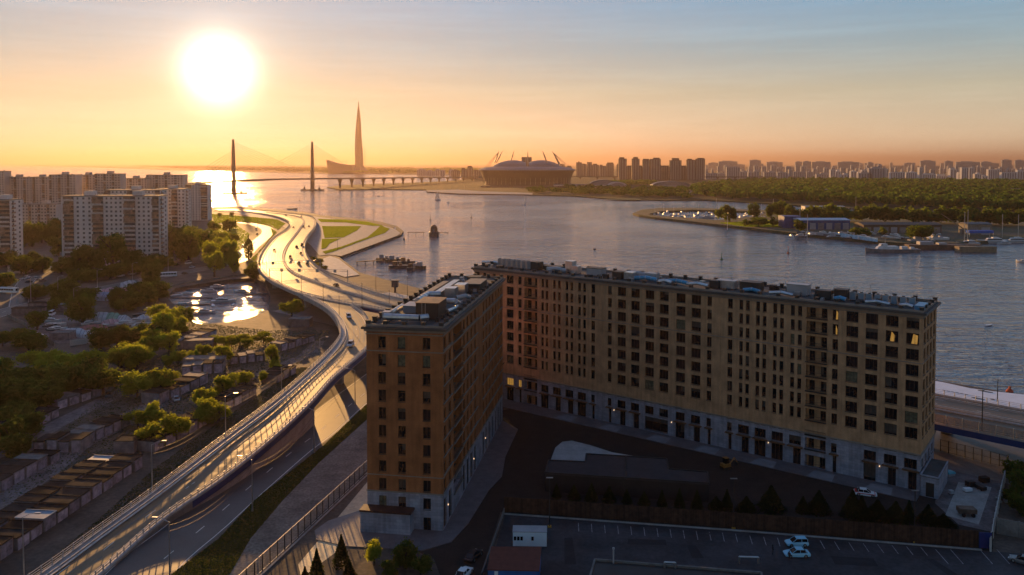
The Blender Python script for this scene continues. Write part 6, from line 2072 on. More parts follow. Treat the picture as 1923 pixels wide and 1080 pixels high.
# embankment strip beyond the motorway at the right and its noise barrier
sh1, sh2 = Vector((-18, 398, 0)), Vector((139, 254, 0))
dsh = (Vector((400, 10, 0)) - sh2)
e0 = MB()
l1 = [Vector((-60, 437, 0)), sh1, sh2, Vector((270, 132, 0)), Vector((400, 10, 0))]
l2 = [p + Vector((-6.5, -7.5, .5)) for p in l1]
l3 = [p + Vector((-18, -20, .4)) for p in l1]
strip(e0, [p + Vector((1, 1, -2.5)) for p in l1], l2); e0.build('embankment', concrete_pale, kind='structure')
wv = thing('river_terrace', 'long white low terrace with small dark windows along the water edge at the right', 'terrace', G(1845, 740, .9))
wm_ = mat('white_membrane', (.78, .78, .80), rough=.6, var=.06)
vo = wv.location
VP = [G(*p, .9) - vo for p in ((1700, 706), (1772, 718), (1822, 729), (1860, 734), (1923, 741), (2150, 766), (2150, 806), (1923, 771), (1860, 759), (1800, 749), (1700, 731))]
MB().prism([(p.x, p.y) for p in VP], -3.0, 0).build('deck', wm_, wv)
for k in range(6):
    p = G(1772 + k * 8.6, 733 + k * 1.6, .95) - vo; MB().box(p.x, p.y, p.z - .02, .85, .30, .10, -.75).build('hatch', dark_metal, wv)
for px, py, L in ((1850, 735, 4.2), (1836, 748, 3.6), (1864, 750, 1.2)):
    p = G(px, py, .95) - vo
    MB().prism([(p.x + .7071 * L / 2 * math.cos(a) + .35 * math.sin(a), p.y - .7071 * L / 2 * math.cos(a) + .35 * math.sin(a)) for a in [k * math.pi / 8 for k in range(16)]], -.02, .12).build('skylight', mat('skylight_brown', (.12, .09, .06), rough=.4), wv)
e0 = MB(); strip(e0, l2, l3); e0.build('promenade', concrete_pale, kind='structure')
e0 = MB(); strip(e0, [p + Vector((0, 0, -.36)) for p in l3], [p + Vector((-36, -40, -.36)) for p in l3]); e0.build('pavement', paving, kind='structure')
nb = thing('noise_barrier', 'row of transparent noise barrier panels on the near edge of the motorway at the right', 'noise barrier', (95, 193.8, 8))
qa = [p for p in resample([Vector((60, 226.7, 8)), Vector((170, 122.7, 8))], 44)]
panm = mat('barrier_glass', (.30, .26, .22), rough=.15, spec=.5, alpha=.55)
npn = MB().box(0, 0, .5, 3.3, .05, 2.0).mesh('panel', panm)
npo = MB().box(0, 0, 0, .14, .14, 2.6).mesh('post', steel_rail)
for a, b in zip(qa[:-1], qa[1:]):
    d = b - a; c = (a + b) / 2 - nb.location
    put('panel', npn, nb, loc=c, rz=math.atan2(d.y, d.x)); put('post', npo, nb, loc=a - nb.location)

# ------------------------------------------------------------------ cable-stayed bridge
pylon_m = mat('pylon_concrete', (.16, .13, .11), rough=.8)
cable_m = mat('stay_cable', (.25, .21, .18), rough=.6)
br = thing('cable_bridge', 'cable-stayed bridge with two slender pylons crossing the sunlit water on many piers', 'bridge')
dk_px = [(330, 347, 24), (380, 343, 27), (439, 339.5, 30), (480, 338, 31), (520, 336.5, 31), (587, 335.5, 30), (640, 334.8, 28), (700, 334.3, 25), (760, 333.6, 22), (840, 332.6, 18), (900, 332, 15), (980, 331.6, 14), (1100, 331.6, 13), (1320, 332, 12), (1500, 332.5, 11)]
dl = smooth_line(GL(dk_px), 25)
pyl = []
for px, pb, pt_ in ((439, 364, 261), (587, 357.5, 265.5)):
    b = G(px, pb, -2)
    top_ = AT(px, pt_, b.y)
    pyl.append((b, top_))
mb = MB(); strip(mb, offset(dl, 11), offset(dl, -11)); strip(mb, offset(dl, 11), offset(dl, 11, -2.6)); strip(mb, offset(dl, -11), offset(dl, -11, -2.6)); strip(mb, offset(dl, 11, -2.6), offset(dl, -11, -2.6))
wall_line(mb, offset(dl, -10.7), .3, 0, 1.3); wall_line(mb, offset(dl, 10.7), .3, 0, 1.3)
mb.build('deck', pylon_m, br)
for b, t_ in pyl:
    m = MB(); m.loft([[(b.x + sx * w, b.y + sy * w2, z) for sx, sy in ((-1, -1), (1, -1), (1, 1), (-1, 1))] for w, w2, z in ((4.6, 5, -3), (4.2, 4.6, 30), (3.0, 3.4, t_.z * .8), (1.9, 2.2, t_.z * .985), (.4, .5, t_.z))])
    py_ = m.build('pylon', pylon_m, br)
    f = MB(); f.loft([[(b.x + r * math.cos(a), b.y + r2 * math.sin(a), z) for a in [k * math.pi / 8 for k in range(16)]] for r, r2, z in ((32, 16, -3), (32, 16, 1.2))]); f.build('pier_island', concrete_dark, br)
    for s in (-1, 1):
        MB().box(b.x + s * 20, b.y - 8, 1.2, 4, 4, 5).tube((b.x + s * 20, b.y - 8, 6.2), (b.x + s * 20, b.y - 8, 10), 1.6, .6).build('beacon', concrete_dark, br)
    c = MB()
    jn = min(range(len(dl)), key=lambda i: (dl[i] - b).xy.length)
    for s in (-1, 1):
        for k in range(1, 13):
            j = jn + s * k
            if 0 <= j < len(dl):
                c.tube((b.x, b.y, t_.z * (.55 + .033 * k)), dl[j], .33, n=3, cap=False)
    c.build('stay_cable', cable_m, br, kind='stuff')
for i in range(0, len(dl), 3):
    p = dl[i]
    if all((p - b).xy.length > 110 for b, _ in pyl) and not (pyl[0][0].x - 10 < p.x < pyl[1][0].x + 40) and p.x < 1500:
        m = MB(); m.loft([[(p.x + sx * w, p.y + sy * 2, z) for sx, sy in ((-1, -1), (1, -1), (1, 1), (-1, 1))] for w, z in ((2.6, -3), (2.8, p.z * .45), (6.5, p.z - 2.6))]); m.build('pier', pylon_m, br)

# ------------------------------------------------------------------ the needle tower and what stands round it
tower_m = mat('tower_glass', (.09, .085, .09), rough=.5, spec=.3)
b = G(674, 324, .2)
tw = thing('skyscraper', 'tall twisting needle skyscraper tapering to a fine spire', 'skyscraper', b)
top_ = AT(672, 190, b.y).z
rings = []
for k in range(25):
    t = k / 24
    z = t * top_
    w = (34 + 30 * math.exp(-t * 14)) * (1 - .12 * t) if t < .05 else (33 * (1 - t ** 2.1 * .97))
    w = max(.5, 1.06 * w * (1.03 if .1 < t < .35 else 1))
    a0 = t * 1.55
    rings.append([((w if i % 2 == 0 else w * .86) * math.cos(a0 + i * math.pi / 5) * .98, (w if i % 2 == 0 else w * .86) * math.sin(a0 + i * math.pi / 5), z) for i in range(10)])
MB().loft(rings).build('tower_shaft', tower_m, tw)
MB().loft([[(x * math.cos(a), x * .6 * math.sin(a), z) for a in [k * math.pi / 8 for k in range(16)]] for x, z in ((92, -2), (70, 14), (44, 40), (32, 62))]).build('podium', tower_m, tw)
wd = thing('wedge_building', 'low wedge building with a sharp prow left of the needle skyscraper', 'building', G(640, 325, .2))
o_ = wd.location
prof = [(615, 300.5), (622, 303.5), (640, 308), (655, 310), (664, 309.5)]
rings = []
for px, py in prof:
    T_ = AT(px, py, o_.y); rings.append([(T_.x - o_.x, -40, -2), (T_.x - o_.x, -40, T_.z), (T_.x - o_.x + 3, 40, T_.z), (T_.x - o_.x + 3, 40, -2)])
rings[0][0] = (rings[0][0][0] + 14, -40, -2); rings[0][3] = (rings[0][3][0] + 14, 40, -2)
MB().loft(rings).build('wall', tower_m, wd)
def crane(px, py, ptop, jib, lab, jl=1.0):
    b = G(px, py, .2); h = AT(px, ptop, b.y).z
    t = thing('tower_crane', lab, 'crane', b, 0, 'cranes near the needle skyscraper')
    MB().box(0, 0, 0, 3, 3, h).build('mast', cable_m, t)
    MB().tube((-14, 0, h), (jib * jl, 0, h + (0 if jl == 1 else jib)), 1.0, n=4).tube((0, 0, h), (0, 0, h + 8), .8, n=4).tube((0, 0, h + 8), (jib * .7 * jl, 0, h + (0 if jl == 1 else jib * .7)), .5, n=4).build('jib', cable_m, t)
crane(625, 322, 297, 40, 'hammerhead crane over the wedge building, left'); crane(642, 322, 303, 34, 'low crane over the middle of the wedge building'); crane(651, 322, 305, 24, 'raised-jib crane beside the wedge building', .3)
crane(685.5, 323, 279, 10, 'tall crane clinging to the right side of the skyscraper', .5)
# power station far beyond
def cooling(px, lab):
    b = G(px, 309.6, .2); h = AT(px, 300.5, b.y).z
    t = thing('cooling_tower', lab, 'cooling tower', b, 0, None)
    w = h * .42
    MB().lathe([(w, 0), (w * .78, h * .5), (w * .68, h * .8), (w * .72, h)], n=18).build('shell', tower_m, t)
    sm = bpy.data.materials.get('steam') or mat('steam', (.7, .66, .6), rough=1, alpha=.35)
    rr = random.Random(px)
    mb = MB()
    for k in range(14):
        q = k / 13
        c = (q * h * 1.1 + rr.uniform(-9, 9), rr.uniform(-9, 9), h * (1.0 + q * .55)); s = h * (.12 + q * .12)
        mb.lathe([(.02, c[2] - s * .5), (s * .8, c[2] - s * .3), (s, c[2]), (s * .7, c[2] + s * .35), (.02, c[2] + s * .5)], c[0], c[1], 8)
    mb.build('steam', sm, None, kind='stuff').location = b
cooling(503, 'left cooling tower of the far power station'); cooling(530, 'right cooling tower of the far power station')
for px, pt_, lab in ((509, 302, 'shortest chimney of the power station, beside the left cooling tower'), (524, 291.5, 'tall chimney left of the right cooling tower'), (543, 291.5, 'tall chimney right of the right cooling tower')):
    b = G(px, 309.6, .2); h = AT(px, pt_, b.y).z
    t = thing('chimney', lab, 'chimney', b); MB().tube((0, 0, 0), (0, 0, h), h * .045, h * .028, 10).build('stack', tower_m, t)
b = G(335, 311, .2); t = thing('radio_mast', 'hair-thin radio mast on the far shore below the sun', 'mast', b); MB().tube((0, 0, 0), (0, 0, AT(335, 295, b.y).z), 4, 2, 5).build('pole', tower_m, t)

# ------------------------------------------------------------------ the stadium
so = G(991, 349, 1)
R_ = (G(1080, 349, 1).x - G(903, 349, 1).x) / 2
so.y += R_ * .8
stp = thing('stadium', 'round stadium with a pale domed roof held by leaning masts', 'stadium', so)
Rr = R_ * (1 + R_ * .8 / (so.y - R_ * .8)) * 1.0
z_e = AT(991, 321, so.y).z
fac_m = mat('stadium_facade', (.06, .05, .045), rough=.7)
roof_s = mat('stadium_roof', (.13, .135, .15), rough=.55, spec=.3)
MB().lathe([(Rr * .90, -1), (Rr * .90, z_e * .25), (Rr * .97, z_e * .8), (Rr * 1.0, z_e)], n=64).build('facade', fac_m, stp)
MB().lathe([(Rr * 1.03, z_e), (Rr * 1.035, z_e + 2.5), (Rr * .93, z_e + 9), (Rr * .70, z_e + 13)], n=64).build('roof_ring', roof_s, stp)
H_ = AT(960, 302.5, so.y).z - z_e
for s, dark in ((-1, 0), (1, 1)):
    rings = []
    for k in range(13):
        u = k / 12
        x0 = Rr * .05 * s if True else 0
        xc = s * (Rr * .03 + u * Rr * .72)
        hh = 4 + (H_ - 6) * max(0, 1 - (abs(u - .36) / (.66 if u > .36 else .60)) ** 2) ** .8
        wy = Rr * .62 * math.sqrt(max(.02, 1 - (u * .95) ** 2))
        rings.append([(xc, wy * math.cos(a), z_e + 4 + hh * max(.05, math.sin(a)) ** .7) for a in [math.pi * j / 12 for j in range(13)]])
    MB().loft(rings, close=False, caps=False).build('roof_dome', roof_s, stp)
col = MB().box(0, 0, 0, 1.4, 2.0, z_e * .5).mesh('column', mat('stadium_column', (.24, .21, .19), rough=.6))
for k in range(26):
    a = math.pi * (1.06 + .88 * k / 25)
    put('column', col, stp, loc=(Rr * .93 * math.cos(a), Rr * .93 * math.sin(a), 4))
for px, py0, px1, py1, yo in ((929, 306, 937, 284, 0), (932, 306, 944, 283, -40), (960, 301, 965, 284, 60), (991, 309, 991, 284, -90), (1028, 308, 1019, 283, -60), (1052, 309, 1037, 284, 0), (1050, 310, 1040, 288, 40)):
    a = AT(px, py0, so.y + yo) - so; b = AT(px1, py1, so.y + yo) - so
    MB().tube(a, a.lerp(b, .55), 1.5, 2.2, 6).tube(a.lerp(b, .55), b, 2.2, .5, 6).build('mast', roof_s, stp)
for px, py0 in ((929, 312), (1052, 313)):
    m = MB()
    for k in range(3):
        m.tube(AT(937 if px < 991 else 1037, 285, so.y) - so, AT((908 + k * 4) if px < 991 else (1066 + k * 4), 317, so.y) - so, .5, n=3)
    m.build('stay_rope', cable_m, stp, kind='stuff')

# ------------------------------------------------------------------ city skyline
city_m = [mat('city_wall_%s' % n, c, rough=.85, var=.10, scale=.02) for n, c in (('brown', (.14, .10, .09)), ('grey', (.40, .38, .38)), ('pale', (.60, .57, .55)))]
citywin = mat('city_windows', (.22, .20, .20), rough=.3)
def city(px0, px1, pt_, Y, m, lab, group, steps=(), deep=16):
    a, b = AT(px0, pt_, Y), AT(px1, pt_, Y)
    h = a.z
    t = thing('apartment_tower' if h > 45 else 'city_building', lab, 'building', (a.x, Y, 0), 0, group)
    w = b.x - a.x
    MB().span(0, w, 0, deep, -.5, h).build('wall', m, t)
    for q0, q1, dh in steps:
        MB().span(w * q0, w * q1, 2, deep - 2, h, h + dh).build('roof_housing', m, t)
    wn_ = MB(); fl_ = max(2, int(h / 6)); nc = max(2, int(w / 9))
    for i in range(nc):
        x = w * (i + .5) / nc
        wn_.span(x - w / nc * .22, x + w / nc * .22, -.4, -.02, 3, h - 3)
    wn_.build('window_strip', citywin, t, kind='stuff')
    return t
g1 = 'dark tower blocks in the middle of the skyline'
for px0, px1, pt_, st, lab in ((1162, 1177, 298, ((.1, .7, 6),), 'leftmost slim tower block of the dark skyline group'), (1187, 1201, 298, ((.2, .8, 7),), 'second slim tower block of the dark skyline group'),
        (1207, 1220, 300, ((.1, .9, 4),), 'stepped tower block in the middle of the dark skyline group, left half'), (1221, 1241, 298.5, ((.3, .9, 5),), 'stepped tower block in the middle of the dark skyline group, right half'),
        (1258, 1280, 301, ((.2, .8, 9),), 'tower block with a central crown in the dark skyline group'), (1290, 1306, 300, ((.1, .6, 4),), 'left one of the closest pair of dark towers at the group end'),
        (1307, 1324, 298, ((.2, .9, 3),), 'right one of the closest pair of dark towers at the group end'), (1176, 1290, 311, (), 'long lower slab linking the dark tower blocks')):
    city(px0, px1, pt_, 3300 + (60 if px1 - px0 > 60 else 0), city_m[0], lab, g1, st)
rnd.seed(44)
def silhouettes(x0, x1, lo, hi, Y, wmin, wmax, m, lab, gap=.25):
    x = x0
    while x < x1:
        w = U(wmin, wmax)
        top_ = U(lo, hi)
        city(x, x + w, top_, Y + U(-150, 150), m, lab, lab, ((U(0, .4), U(.5, 1), U(3, 7)),) if rnd.random() < .6 else ())
        x += w + (U(2, 10) if rnd.random() < gap else U(.2, 1.5))
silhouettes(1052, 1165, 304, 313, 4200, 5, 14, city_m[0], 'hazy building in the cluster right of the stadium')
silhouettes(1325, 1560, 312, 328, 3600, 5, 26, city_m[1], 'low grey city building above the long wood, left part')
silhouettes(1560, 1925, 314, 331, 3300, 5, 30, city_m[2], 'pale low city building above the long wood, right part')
silhouettes(1325, 1925, 306, 314, 8200, 4, 22, city_m[1], 'hazy far building in the second row of the skyline', .5)
silhouettes(1325, 1925, 310, 319, 4600, 3, 10, city_m[1], 'narrow hazy block wedged into the far skyline', .6)
silhouettes(848, 905, 312, 320, 3700, 8, 16, city_m[0], 'hazy building left of the stadium')
silhouettes(783, 848, 316, 322, 4300, 8, 20, city_m[1], 'hazy low building between skyscraper and stadium')
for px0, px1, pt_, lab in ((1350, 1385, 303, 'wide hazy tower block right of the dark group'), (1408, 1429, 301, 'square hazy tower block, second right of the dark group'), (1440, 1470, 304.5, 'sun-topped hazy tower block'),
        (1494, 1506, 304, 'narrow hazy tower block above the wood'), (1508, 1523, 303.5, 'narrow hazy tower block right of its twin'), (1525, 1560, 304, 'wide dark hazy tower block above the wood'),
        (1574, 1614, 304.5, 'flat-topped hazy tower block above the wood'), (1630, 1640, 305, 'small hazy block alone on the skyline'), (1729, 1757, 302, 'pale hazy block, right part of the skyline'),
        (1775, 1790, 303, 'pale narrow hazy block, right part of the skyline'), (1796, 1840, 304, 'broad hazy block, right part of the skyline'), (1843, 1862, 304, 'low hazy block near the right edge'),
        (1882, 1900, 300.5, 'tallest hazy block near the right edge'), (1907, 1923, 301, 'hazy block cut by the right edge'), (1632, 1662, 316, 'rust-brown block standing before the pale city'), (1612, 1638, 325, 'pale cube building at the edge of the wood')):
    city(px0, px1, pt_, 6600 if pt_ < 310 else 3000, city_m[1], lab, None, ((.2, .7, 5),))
city(979.5, 998.5, 295, 3100, city_m[0], 'square tower block peeping over the stadium roof', None)
# low halls in front of the city
def hall(px0, px1, pb, h, d, m, lab, arch=True):
    a, b = G(px0, pb, .2), G(px1, pb, .2)
    t = thing('arched_hall' if arch else 'hall', lab, 'hall', a); w = b.x - a.x
    if arch:
        rings = [[(w * (.5 - .5 * math.cos(math.pi * k / 12)), y, h * .25 + h * .75 * math.sin(math.pi * k / 12)) for k in range(13)] for y in (0, d)]
        MB().loft([[(0, y, -.3)] + r + [(w, y, -.3)] for y, r in zip((0, d), rings)]).build('roof', m, t)
        MB().loft([[(w * (.5 - .42 * math.cos(math.pi * k / 10)), y, h * .85 * math.sin(math.pi * k / 10)) for k in range(11)] for y in (-1.2, -.3)]).build('glazed_front', citywin, t)
    else:
        MB().span(0, w, 0, d, -.3, h * .8).build('wall', m, t); MB().span(-.5, w + .5, -.5, d + .5, h * .8, h).build('roof', roof_s, t)
    return t
hall(1108, 1160, 350, 20, 40, roof_s, 'arched grey hall right of the stadium'); hall(1142, 1178, 353, 17, 30, city_m[1], 'smaller arched hall with a dark glazed front'); hall(1225, 1298, 352, 18, 40, roof_s, 'long arched hall before the dark tower group')
hall(1215, 1275, 356, 9, 30, unit_m, 'flat pale hall under the long arched one', False); hall(1040, 1140, 352, 9, 20, city_m[2], 'flat grey hall along the foot of the stadium', False); hall(1240, 1300, 362, 6, 20, city_m[2], 'low pale hall on the shore among trees', False)
hall(1541, 1562, 370, 16, 18, unit_m, 'white pavilion in the long wood, left part', False); hall(1558, 1590, 374, 11, 14, unit_m, 'white pavilion in the long wood, bright right part', False); hall(1900, 1960, 366, 14, 18, unit_m, 'white building in the wood at the right edge', False)
hall(903, 1075, 352, 4, 10, city_m[0], 'low terrace wall before the stadium', False)

# ------------------------------------------------------------------ woods
leaf_wood = leaf_mat('leaves_wood', (.050, .080, .020), (.15, .24, .03), .35)
def wood_mass(name, poly_px, z0, n, hs, rs, seed, m=None, q=46, size=.26, label=None):
    rr = random.Random(seed)
    poly = [G(*p, z0) for p in poly_px]
    x0, x1 = min(p.x for p in poly), max(p.x for p in poly); y0, y1 = min(p.y for p in poly), max(p.y for p in poly)
    P2 = [(p.x, p.y) for p in poly]
    tp = []
    for k in range(6):
        r2 = random.Random(seed + k)
        c = []
        for _ in range(q):
            d = Vector((r2.gauss(0, 1), r2.gauss(0, 1), abs(r2.gauss(0, 1)) * .9 + .05)).normalized()
            p = d * r2.uniform(.75, 1.05); nrm = (d + Vector((r2.gauss(0, .45), r2.gauss(0, .45), r2.gauss(0, .45)))).normalized()
            a = nrm.orthogonal().normalized(); b = nrm.cross(a); s = size * r2.uniform(.7, 1.5)
            c.append((p - a * s, p + b * s, p + a * s, p - b * s))
        tp.append(c)
    mb = MB(); done = 0
    while done < n:
        x, y = rr.uniform(x0, x1), y0 + (y1 - y0) * rr.random() ** 1.6
        if not inside((x, y), P2):
            continue
        done += 1
        r, h = rr.uniform(*rs), rr.uniform(*hs)
        for f in rr.choice(tp):
            mb.poly([(x + v.x * r, y + v.y * r, z0 + h * .35 + v.z * h * .65) for v in f])
    return mb.build(name, m or leaf_wood, kind='stuff')
wood_mass('wood', ((1296, 352), (1420, 341), (1600, 341), (1940, 345), (2100, 365), (1960, 400), (1800, 395), (1640, 388), (1500, 382), (1420, 377), (1300, 372)), .2, 2600, (12, 19), (8, 13), 3)
wood_mass('wood', ((985, 358), (1080, 353), (1290, 356), (1295, 374), (1240, 372), (1140, 369), (1060, 365), (990, 363)), .2, 260, (7, 13), (7, 11), 4)
wood_mass('wood', ((1150, 345), (1230, 343), (1230, 348), (1150, 350)), .2, 60, (10, 16), (8, 14), 5)
wood_mass('far_forest', ((250, 312.2), (640, 316), (900, 318), (900, 326), (800, 326), (640, 325), (500, 321.5), (400, 319)), .2, 900, (14, 22), (35, 60), 6, q=26, size=.4)
# trees one can tell apart on the spit
gs = 'trees on the spit behind the yacht harbour'
rnd.seed(9)
for px, py, h, r, lab in ((1350, 417, 17, 7, 'slim tree left of the round one at the head of the lawn on the spit'), (1370, 416, 22, 11, 'large round sunlit tree on the spit beside the yacht basin'),
        (1416, 410, 20, 9, 'broad sunlit tree on the spit behind the moored yachts'), (1424, 426, 12, 12, 'spreading bush on the lawn of the spit'), (1405, 428, 9, 7, 'low bush left of the spreading one on the spit'),
        (1455, 426, 11, 6, 'round bush just left of the blue hall'), (1502, 437, 14, 8, 'dark round tree in front of the blue hall'), (1448, 409, 18, 9, 'tree at the left end of the dark row behind the blue hall'),
        (1465, 408, 21, 12, 'tallest round tree at the left of the dark row behind the blue hall'), (1630, 445, 9, 8, 'bush behind the blue banner on the shore, right one'), (1607, 443, 9, 8, 'bush behind the blue banner on the shore, left one'),
        (1658, 442, 8, 5, 'small bush in the boat park of the spit'), (1722, 452, 16, 13, 'sunlit sprawling bush above the moored ship')):
    tree(G(px, py, .6), h, r, 'far' if r < 9 else 'dark', lab, None)
x = 1480
while x < 1923:
    tree(G(x, 414 + (x - 1480) * .022 + U(-2, 2), .6), U(13, 21), U(8, 12), 'far', 'tree in the dark row running along the back of the spit', gs)
    x += U(6, 10)
patch('lawn', ((1350, 419), (1440, 414), (1478, 416), (1470, 427), (1400, 426)), .61, grass_m)
patch('lawn', ((1600, 417), (1625, 417), (1620, 424), (1600, 423)), .61, grass_m)

# ------------------------------------------------------------------ on the spit: halls, harbour, ship
blue_w = mat('hall_blue', (.05, .08, .20), rough=.6); blue_r = mat('hall_roof_blue', (.28, .36, .48), rough=.4)
def shed(px0, px1, pb, h, d, mw, mr, lab, name='boat_hall', doors=0, slope=1.5, z=.6):
    a, b = G(px0, pb, z), G(px1, pb, z)
    t = thing(name, lab, 'hall', a, math.atan2(b.y - a.y, b.x - a.x)); w = (b - a).length
    MB().span(0, w, 0, d, -.3, h).build('wall', mw, t)
    MB().loft([[(x, -.6, h), (x, -.6, h + .4), (x, d * .5, h + slope + .4), (x, d + .6, h + .4), (x, d + .6, h)] for x in (-.6, w + .6)]).build('roof', mr, t)
    for k in range(doors):
        x = w * (k + .5) / doors
        MB().span(x - w / doors * .36, x + w / doors * .36, -.15, -.01, 0, h * .72).build('door', unit_m if k % 2 else citywin, t)
    return t
shed(1473, 1503, 428, 12, 20, blue_w, blue_w, 'dark blue cube hall with a white mast on the spit', slope=.5)
shed(1503, 1596, 431, 9.5, 26, blue_w, blue_r, 'long blue hall with a pale blue roof on the spit', doors=6)
shed(1622, 1768, 437, 7.5, 24, mat('hall_brown', (.14, .09, .06)), mat('hall_brown_roof', (.12, .09, .07)), 'long brown shed with a row of white doors on the spit', doors=9, slope=2)
shed(1817, 1862, 441, 10, 16, mat('hall_ochre', (.24, .20, .15)), concrete_dark, 'pale yard hall with a bright blue canopy on the spit', doors=2)
t = thing('blue_canopy', 'bright blue canopy standing before the pale yard hall', 'canopy', G(1820, 446, .6)); MB().span(0, 23, 0, 6, 4, 6.5).build('roof', mat('canopy_blue', (.02, .12, .45)), t); MB().span(0, .4, 0, .4, 0, 4).span(22.6, 23, 0, .4, 0, 4).span(0, .4, 5.6, 6, 0, 4).span(22.6, 23, 5.6, 6, 0, 4).build('post', steel, t)
ph = shed(1512, 1586, 400, 9, 16, unit_m, unit_m, 'long white building with rows of windows behind the tree row of the spit', name='white_hall', slope=.3, doors=0, z=-.5)
wl_ = MB()
for k in range(26):
    for z in (1.5, 5):
        wl_.span(2 + k * 4.2, 4.4 + k * 4.2, -.1, -.02, z, z + 2)
wl_.build('window', citywin, ph, kind='stuff')
def banner(pa, pb, h, m, lab, z=.6):
    a, b = G(*pa, z), G(*pb, z); d = b - a
    t = thing('banner_fence', lab, 'fence', a, math.atan2(d.y, d.x)); L = d.length
    MB().span(0, L, -.1, .1, .2, h).build('banner', m, t)
    m_ = MB()
    for k in range(int(L / 4) + 1):
        m_.box(k * 4, .2, 0, .15, .15, h)
    m_.build('post', steel, t, kind='stuff')
banner((1522, 441), (1567, 445), 3.2, unit_m, 'white banner fence along the shore of the spit'); banner((1567, 444), (1648, 455), 3.8, mat('banner_blue', (.30, .50, .62), rough=.5), 'pale blue banner fence along the shore of the spit')
def flagpole(px, pb, h, lab, z=.6, m=None):
    t = thing('pole', lab, 'pole', G(px, pb, z)); MB().tube((0, 0, 0), (0, 0, h), .35, .2, 6).build('shaft', m or steel, t)
for px, pb, h, lab in ((1502, 422, 20, 'white mast at the corner of the blue cube hall'), (1516, 447, 22, 'pale navigation pole at the water edge before the blue hall'), (1366, 431, 14, 'navigation pole at the water edge below the round tree'),
                       (1811, 452, 26, 'pale mast left of the yard hall'), (1817, 452, 28, 'second pale mast left of the yard hall'), (1882, 446, 22, 'pale mast right of the yard hall'), (1912, 447, 22, 'pale mast near the right edge'),
                       (1452, 400, 20, 'thin white mast beyond the tree row of the spit'), (1607, 398, 22, 'thin white mast in the channel beyond the spit'), (1345, 398, 20, 'thin white mast behind the yacht basin')):
    flagpole(px, pb, h, lab)
t = thing('slewing_crane', 'slanting crane boom over the shed roofs of the spit', 'crane', G(1813, 440, .6)); MB().box(0, 0, 0, 4, 4, 4).build('cab', hull_r, t); MB().tube((0, 0, 4), (-24, 0, 20), .5, .3, 5).build('boom', mat('boom_ochre', (.3, .22, .12)), t)
# the ship
sp = thing('patrol_ship', 'grey and white ship with a sharp bow moored at the tip of the quay', 'ship', G(1675, 474, -2), R(186))
L = 46.0
rings = []
for t_, w, dk_ in ((-.5, .85, 0), (-.3, 1, 0), (0, 1, .05), (.25, .8, .25), (.4, .45, .55), (.5, .04, .9)):
    rings.append([(t_ * L, 0, -1.0), (t_ * L * .98, -2.6 * w, -.4), (t_ * L, -3.8 * w, 2.6 + dk_ * 1.6), (t_ * L, 3.8 * w, 2.6 + dk_ * 1.6), (t_ * L * .98, 2.6 * w, -.4)])
MB().loft(rings).build('hull', mat('ship_grey', (.22, .20, .20), rough=.5, var=.3, scale=.3), sp)
MB().loft([[(x, -w, 2.7), (x + o, -w * .9, 5.2), (x + o, w * .9, 5.2), (x, w, 2.7)] for x, w, o in ((-4, 2.6, 0), (8, 2.8, 0), (14, 1.8, -2))]).build('superstructure', hull_w, sp)
MB().loft([[(x, -w, 5.2), (x + o, -w, 7.2), (x + o, w, 7.2), (x, w, 5.2)] for x, w, o in ((5, 2.0, 0), (11, 1.8, -1.2))]).build('bridge_house', hull_w, sp)
MB().span(8.8, 10.2, -1.9, 1.9, 6.0, 6.8).build('bridge_window', citywin, sp); MB().tube((6, 0, 7.2), (6, 0, 11.5), .2, .1).build('mast', steel, sp); MB().box(-10, 0, 2.6, 5, 3.4, 2.2).box(-17, 0, 2.6, 3, 2.6, 1.6).build('deckhouse', hull_w, sp)
def barge(px, py, L, Wd, h, m, lab, rz=.0, cab=True):
    t = thing('barge', lab, 'barge', G(px, py, -2), rz); MB().loft([[(x * L, -Wd / 2 * w, -.5), (x * L * 1.02, -Wd / 2 * w, h), (x * L * 1.02, Wd / 2 * w, h), (x * L, Wd / 2 * w, -.5)] for x, w in ((-.5, .8), (-.42, 1), (.42, 1), (.5, .8))]).build('hull', m, t)
    if cab: MB().span(-L * .3, -L * .05, -Wd * .3, Wd * .3, h, h + 2.6).span(L * .05, L * .2, -Wd * .25, Wd * .25, h, h + 1.4).build('deckhouse', hull_r if m is hull_d else unit_m, t)
barge(1755, 468, 46, 10, 4, hull_r, 'rusty barge with deck sheds behind the moored ship'); barge(1805, 466, 30, 9, 3.4, hull_r, 'low rusty pontoon at the quay', cab=False); barge(1832, 473, 30, 9, 4.6, mat('pontoon_ochre', (.26, .19, .12), rough=.8), 'ochre floating dock at the right end of the quay', cab=False)
barge(1761, 455, 18, 7, 4.5, hull_w, 'white and orange workboat lying on the slip above the barge'); barge(1730, 458, 22, 7, 4, unit_m, 'pale barge hull beside the slip', cab=True)
for px, py, L, lab in ((1817, 460, 20, 'white motor yacht at the right end of the spit quay'), (1862, 457, 26, 'long white motor boat right of the floating dock'), (1905, 456, 24, 'white motor boat near the right edge'), (1885, 459, 12, 'small white boat between the two long ones')):
    boat(G(px, py, -2), 3.1, L, 'cabin', lab, None, z=-1.7)
boat(G(1921, 493, -2), 1.9, 11, 'cabin', 'yellow-lit motor boat cut by the right edge', None, z=-1.8)
rnd.seed(12)
gm_ = 'yachts moored in the harbour basin of the spit'
for k in range(46):
    px = U(1228, 1338); lo = 399 + abs(px - 1290) * .02; py = U(lo, 411 - abs(px - 1290) * .03)
    boat(G(px, py, -2), U(1.0, 2.0), U(9, 14), rnd.choice(('yacht', 'cabin', 'cabin')), 'small white yacht packed in the harbour basin of the spit', gm_, z=-1.7)
